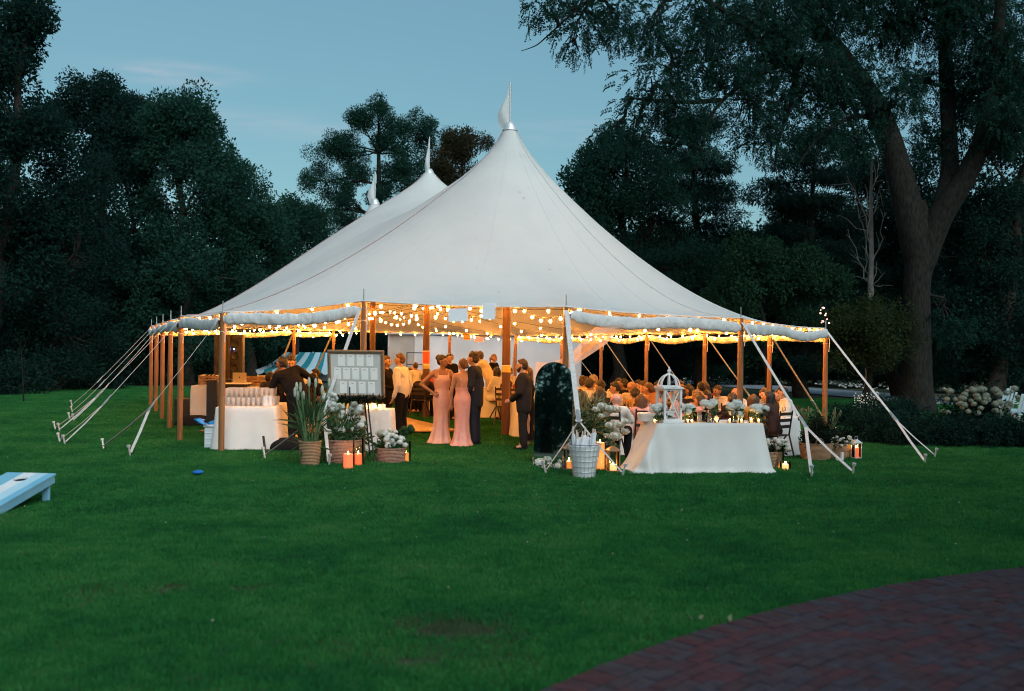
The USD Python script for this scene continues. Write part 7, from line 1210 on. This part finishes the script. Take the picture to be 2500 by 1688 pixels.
def adirondack(label, g, rz_):
    t = thing('garden_chair', label, 'chair', g, rz_, 'pale slatted garden chairs by the hydrangea')
    for q in range(5):
        x = (q - 2) * .115; hh = 1.02 - .06 * abs(q - 2) ** 1.6; part('back_slat', rbox((x * 1.1, .33 - .0, .32 + (hh - .3) / 2), (.10, .02, hh - .3), .008, rx(-.32)), 'adirondack', t)
    for q in range(5): part('seat_slat', rbox((0, -.32 + q * .11, .36 - .028 * q), (.54, .095, .02), .005, rx(-.22)), 'adirondack', t)
    for s in (-1, 1): part('armrest', rbox((s * .34, -.05, .56), (.13, .72, .022), .008), 'adirondack', t); part('front_leg', rbox((s * .30, -.36, .275), (.03, .09, .55), .005), 'adirondack', t); part('back_leg', rbox((s * .27, .16, .20), (.03, .85, .10), .005, rx(-.36)), 'adirondack', t)
    part('back_rail', rbox((0, .26, .56), (.62, .03, .07), .005), 'adirondack', t); return t
adirondack('pale blue slatted garden chair half behind the hydrangea', A([*gat(2438, 30.5)[:2], gat(2438, 30.5)[2] + .05]), math.radians(205)); adirondack('pale blue slatted garden chair at the right picture edge', A([*gat(2490, 29.5)[:2], gat(2490, 29.5)[2] + .05]), math.radians(195))
t = thing('fairy_light_cluster', 'tiny cluster of pinkish fairy lights hanging in the trees above the right tent corner', 'lights'); c = at(2014, 765, 33.5); part('wire', tube([c + A([0, 0, .45]), c + A([.03, 0, .1]), c + A([-.03, 0, -.35])], .006, 5), 'black_plastic', t)
for q in range(12): part('light', ball(c + A([rg.normal() * .10, rg.normal() * .1, rg.normal() * .22]), rg.uniform(.016, .034), 1), 'far_lamp', t)
tb = at(2014, 700, 33.5); 

# cornhole board and bean bags on the lawn
TR, dL = at(138, 1152, 12.0), None; TR[2] = .315; e1 = A([-.995, .10, 0]); e1 /= np.linalg.norm(e1); e2 = A([-.10, -.995, 0]); e2 /= np.linalg.norm(e2); bw, bl_ = .61, 1.22; dz_ = -.235 / bl_
def bp(x, y, dz=0.0): q = TR + e1 * x + e2 * y; return A([q[0], q[1], TR[2] + dz_ * y + dz])
t = thing('cornhole_board', 'white and pale blue striped bean bag toss board at the left edge', 'game board')
from shapely.geometry import Polygon as PG, Point as PT
brd = PG([(0, 0), (bw, 0), (bw, bl_), (0, bl_)]).buffer(-.012).buffer(.012).difference(PT(bw / 2, .23).buffer(.076, 24))
for k, (xa_, xb_) in enumerate(((0, .10), (.10, .24), (.24, .40), (.40, .61))):
    st_ = brd.intersection(PG([(xa_, -1), (xb_, -1), (xb_, 3), (xa_, 3)])); m = trimesh.creation.extrude_polygon(st_, .02, engine='earcut'); v = np.asarray(m.vertices); part('board_stripe', (A([bp(x, y, -z) for x, y, z in v]), np.asarray(m.faces)), ('blue_board', 'white_board', 'white_board', 'blue_board')[k] if k != 2 else 'white_paint', t)
def rail(a, b, h_=.085, w=.03): a, b = A(a), A(b); d = b - a; L = np.linalg.norm(d); d /= L; s_ = np.cross(d, [0, 0, 1.0]); s_ /= np.linalg.norm(s_); return rbox((a + b) / 2 - A([0, 0, h_ / 2 + .021]), (L, w, h_), .004, np.stack([d, s_, np.cross(d, s_) * -1], 1) if np.linalg.det(np.stack([d, s_, np.cross(d, s_)], 1)) < 0 else np.stack([d, s_, np.cross(d, s_)], 1))
for a, b in ((bp(.02, .02), bp(.02, bl_ - .02)), (bp(bw - .02, .02), bp(bw - .02, bl_ - .02)), (bp(.04, .02), bp(bw - .04, .02)), (bp(.04, bl_ - .02), bp(bw - .04, bl_ - .02))): part('side_rail', rail(a, b), 'blue_board', t)
for x in (.065, bw - .065): q = bp(x, .10); part('leg', rbox((q[0], q[1], (q[2] - .03) / 2), (.085, .035, q[2] - .03), .006), 'blue_board', t)
def bagm(s): 
    v, f = ball((0, 0, .03), .075, 3, (1.0, .85, .42)); n_ = meshkit.fbm(v * 16, 3, s) - .5; return v * (1 + .25 * n_[:, None]), f
single('bean_bag', bagm(3), 'blue_bag', 'blue bean bag lying alone on the lawn before the bar', 'bean bag', ground(484, 1164) + A([0, 0, .03]), .4, smooth=True)
ms = []; rgl = np.random.default_rng(4)
for k, (px, py) in enumerate(((1494, 1364), (1781, 1538), (1680, 1521), (1718, 1520), (1668, 1252))):
    t = single('fallen_leaf', leaves(1, (.001, .001, .001), .055, .035, 900 + k, centre=(0, 0, .052)), 'leaf_sage', ('pale fallen leaf on the lawn near the middle right', 'pale fallen leaf at the edge of the brick paving', 'left of a pair of pale leaves above the paving edge', 'right of a pair of pale leaves above the paving edge', 'pale fallen leaf below the welcome table')[k], 'leaf', ground(px, py))
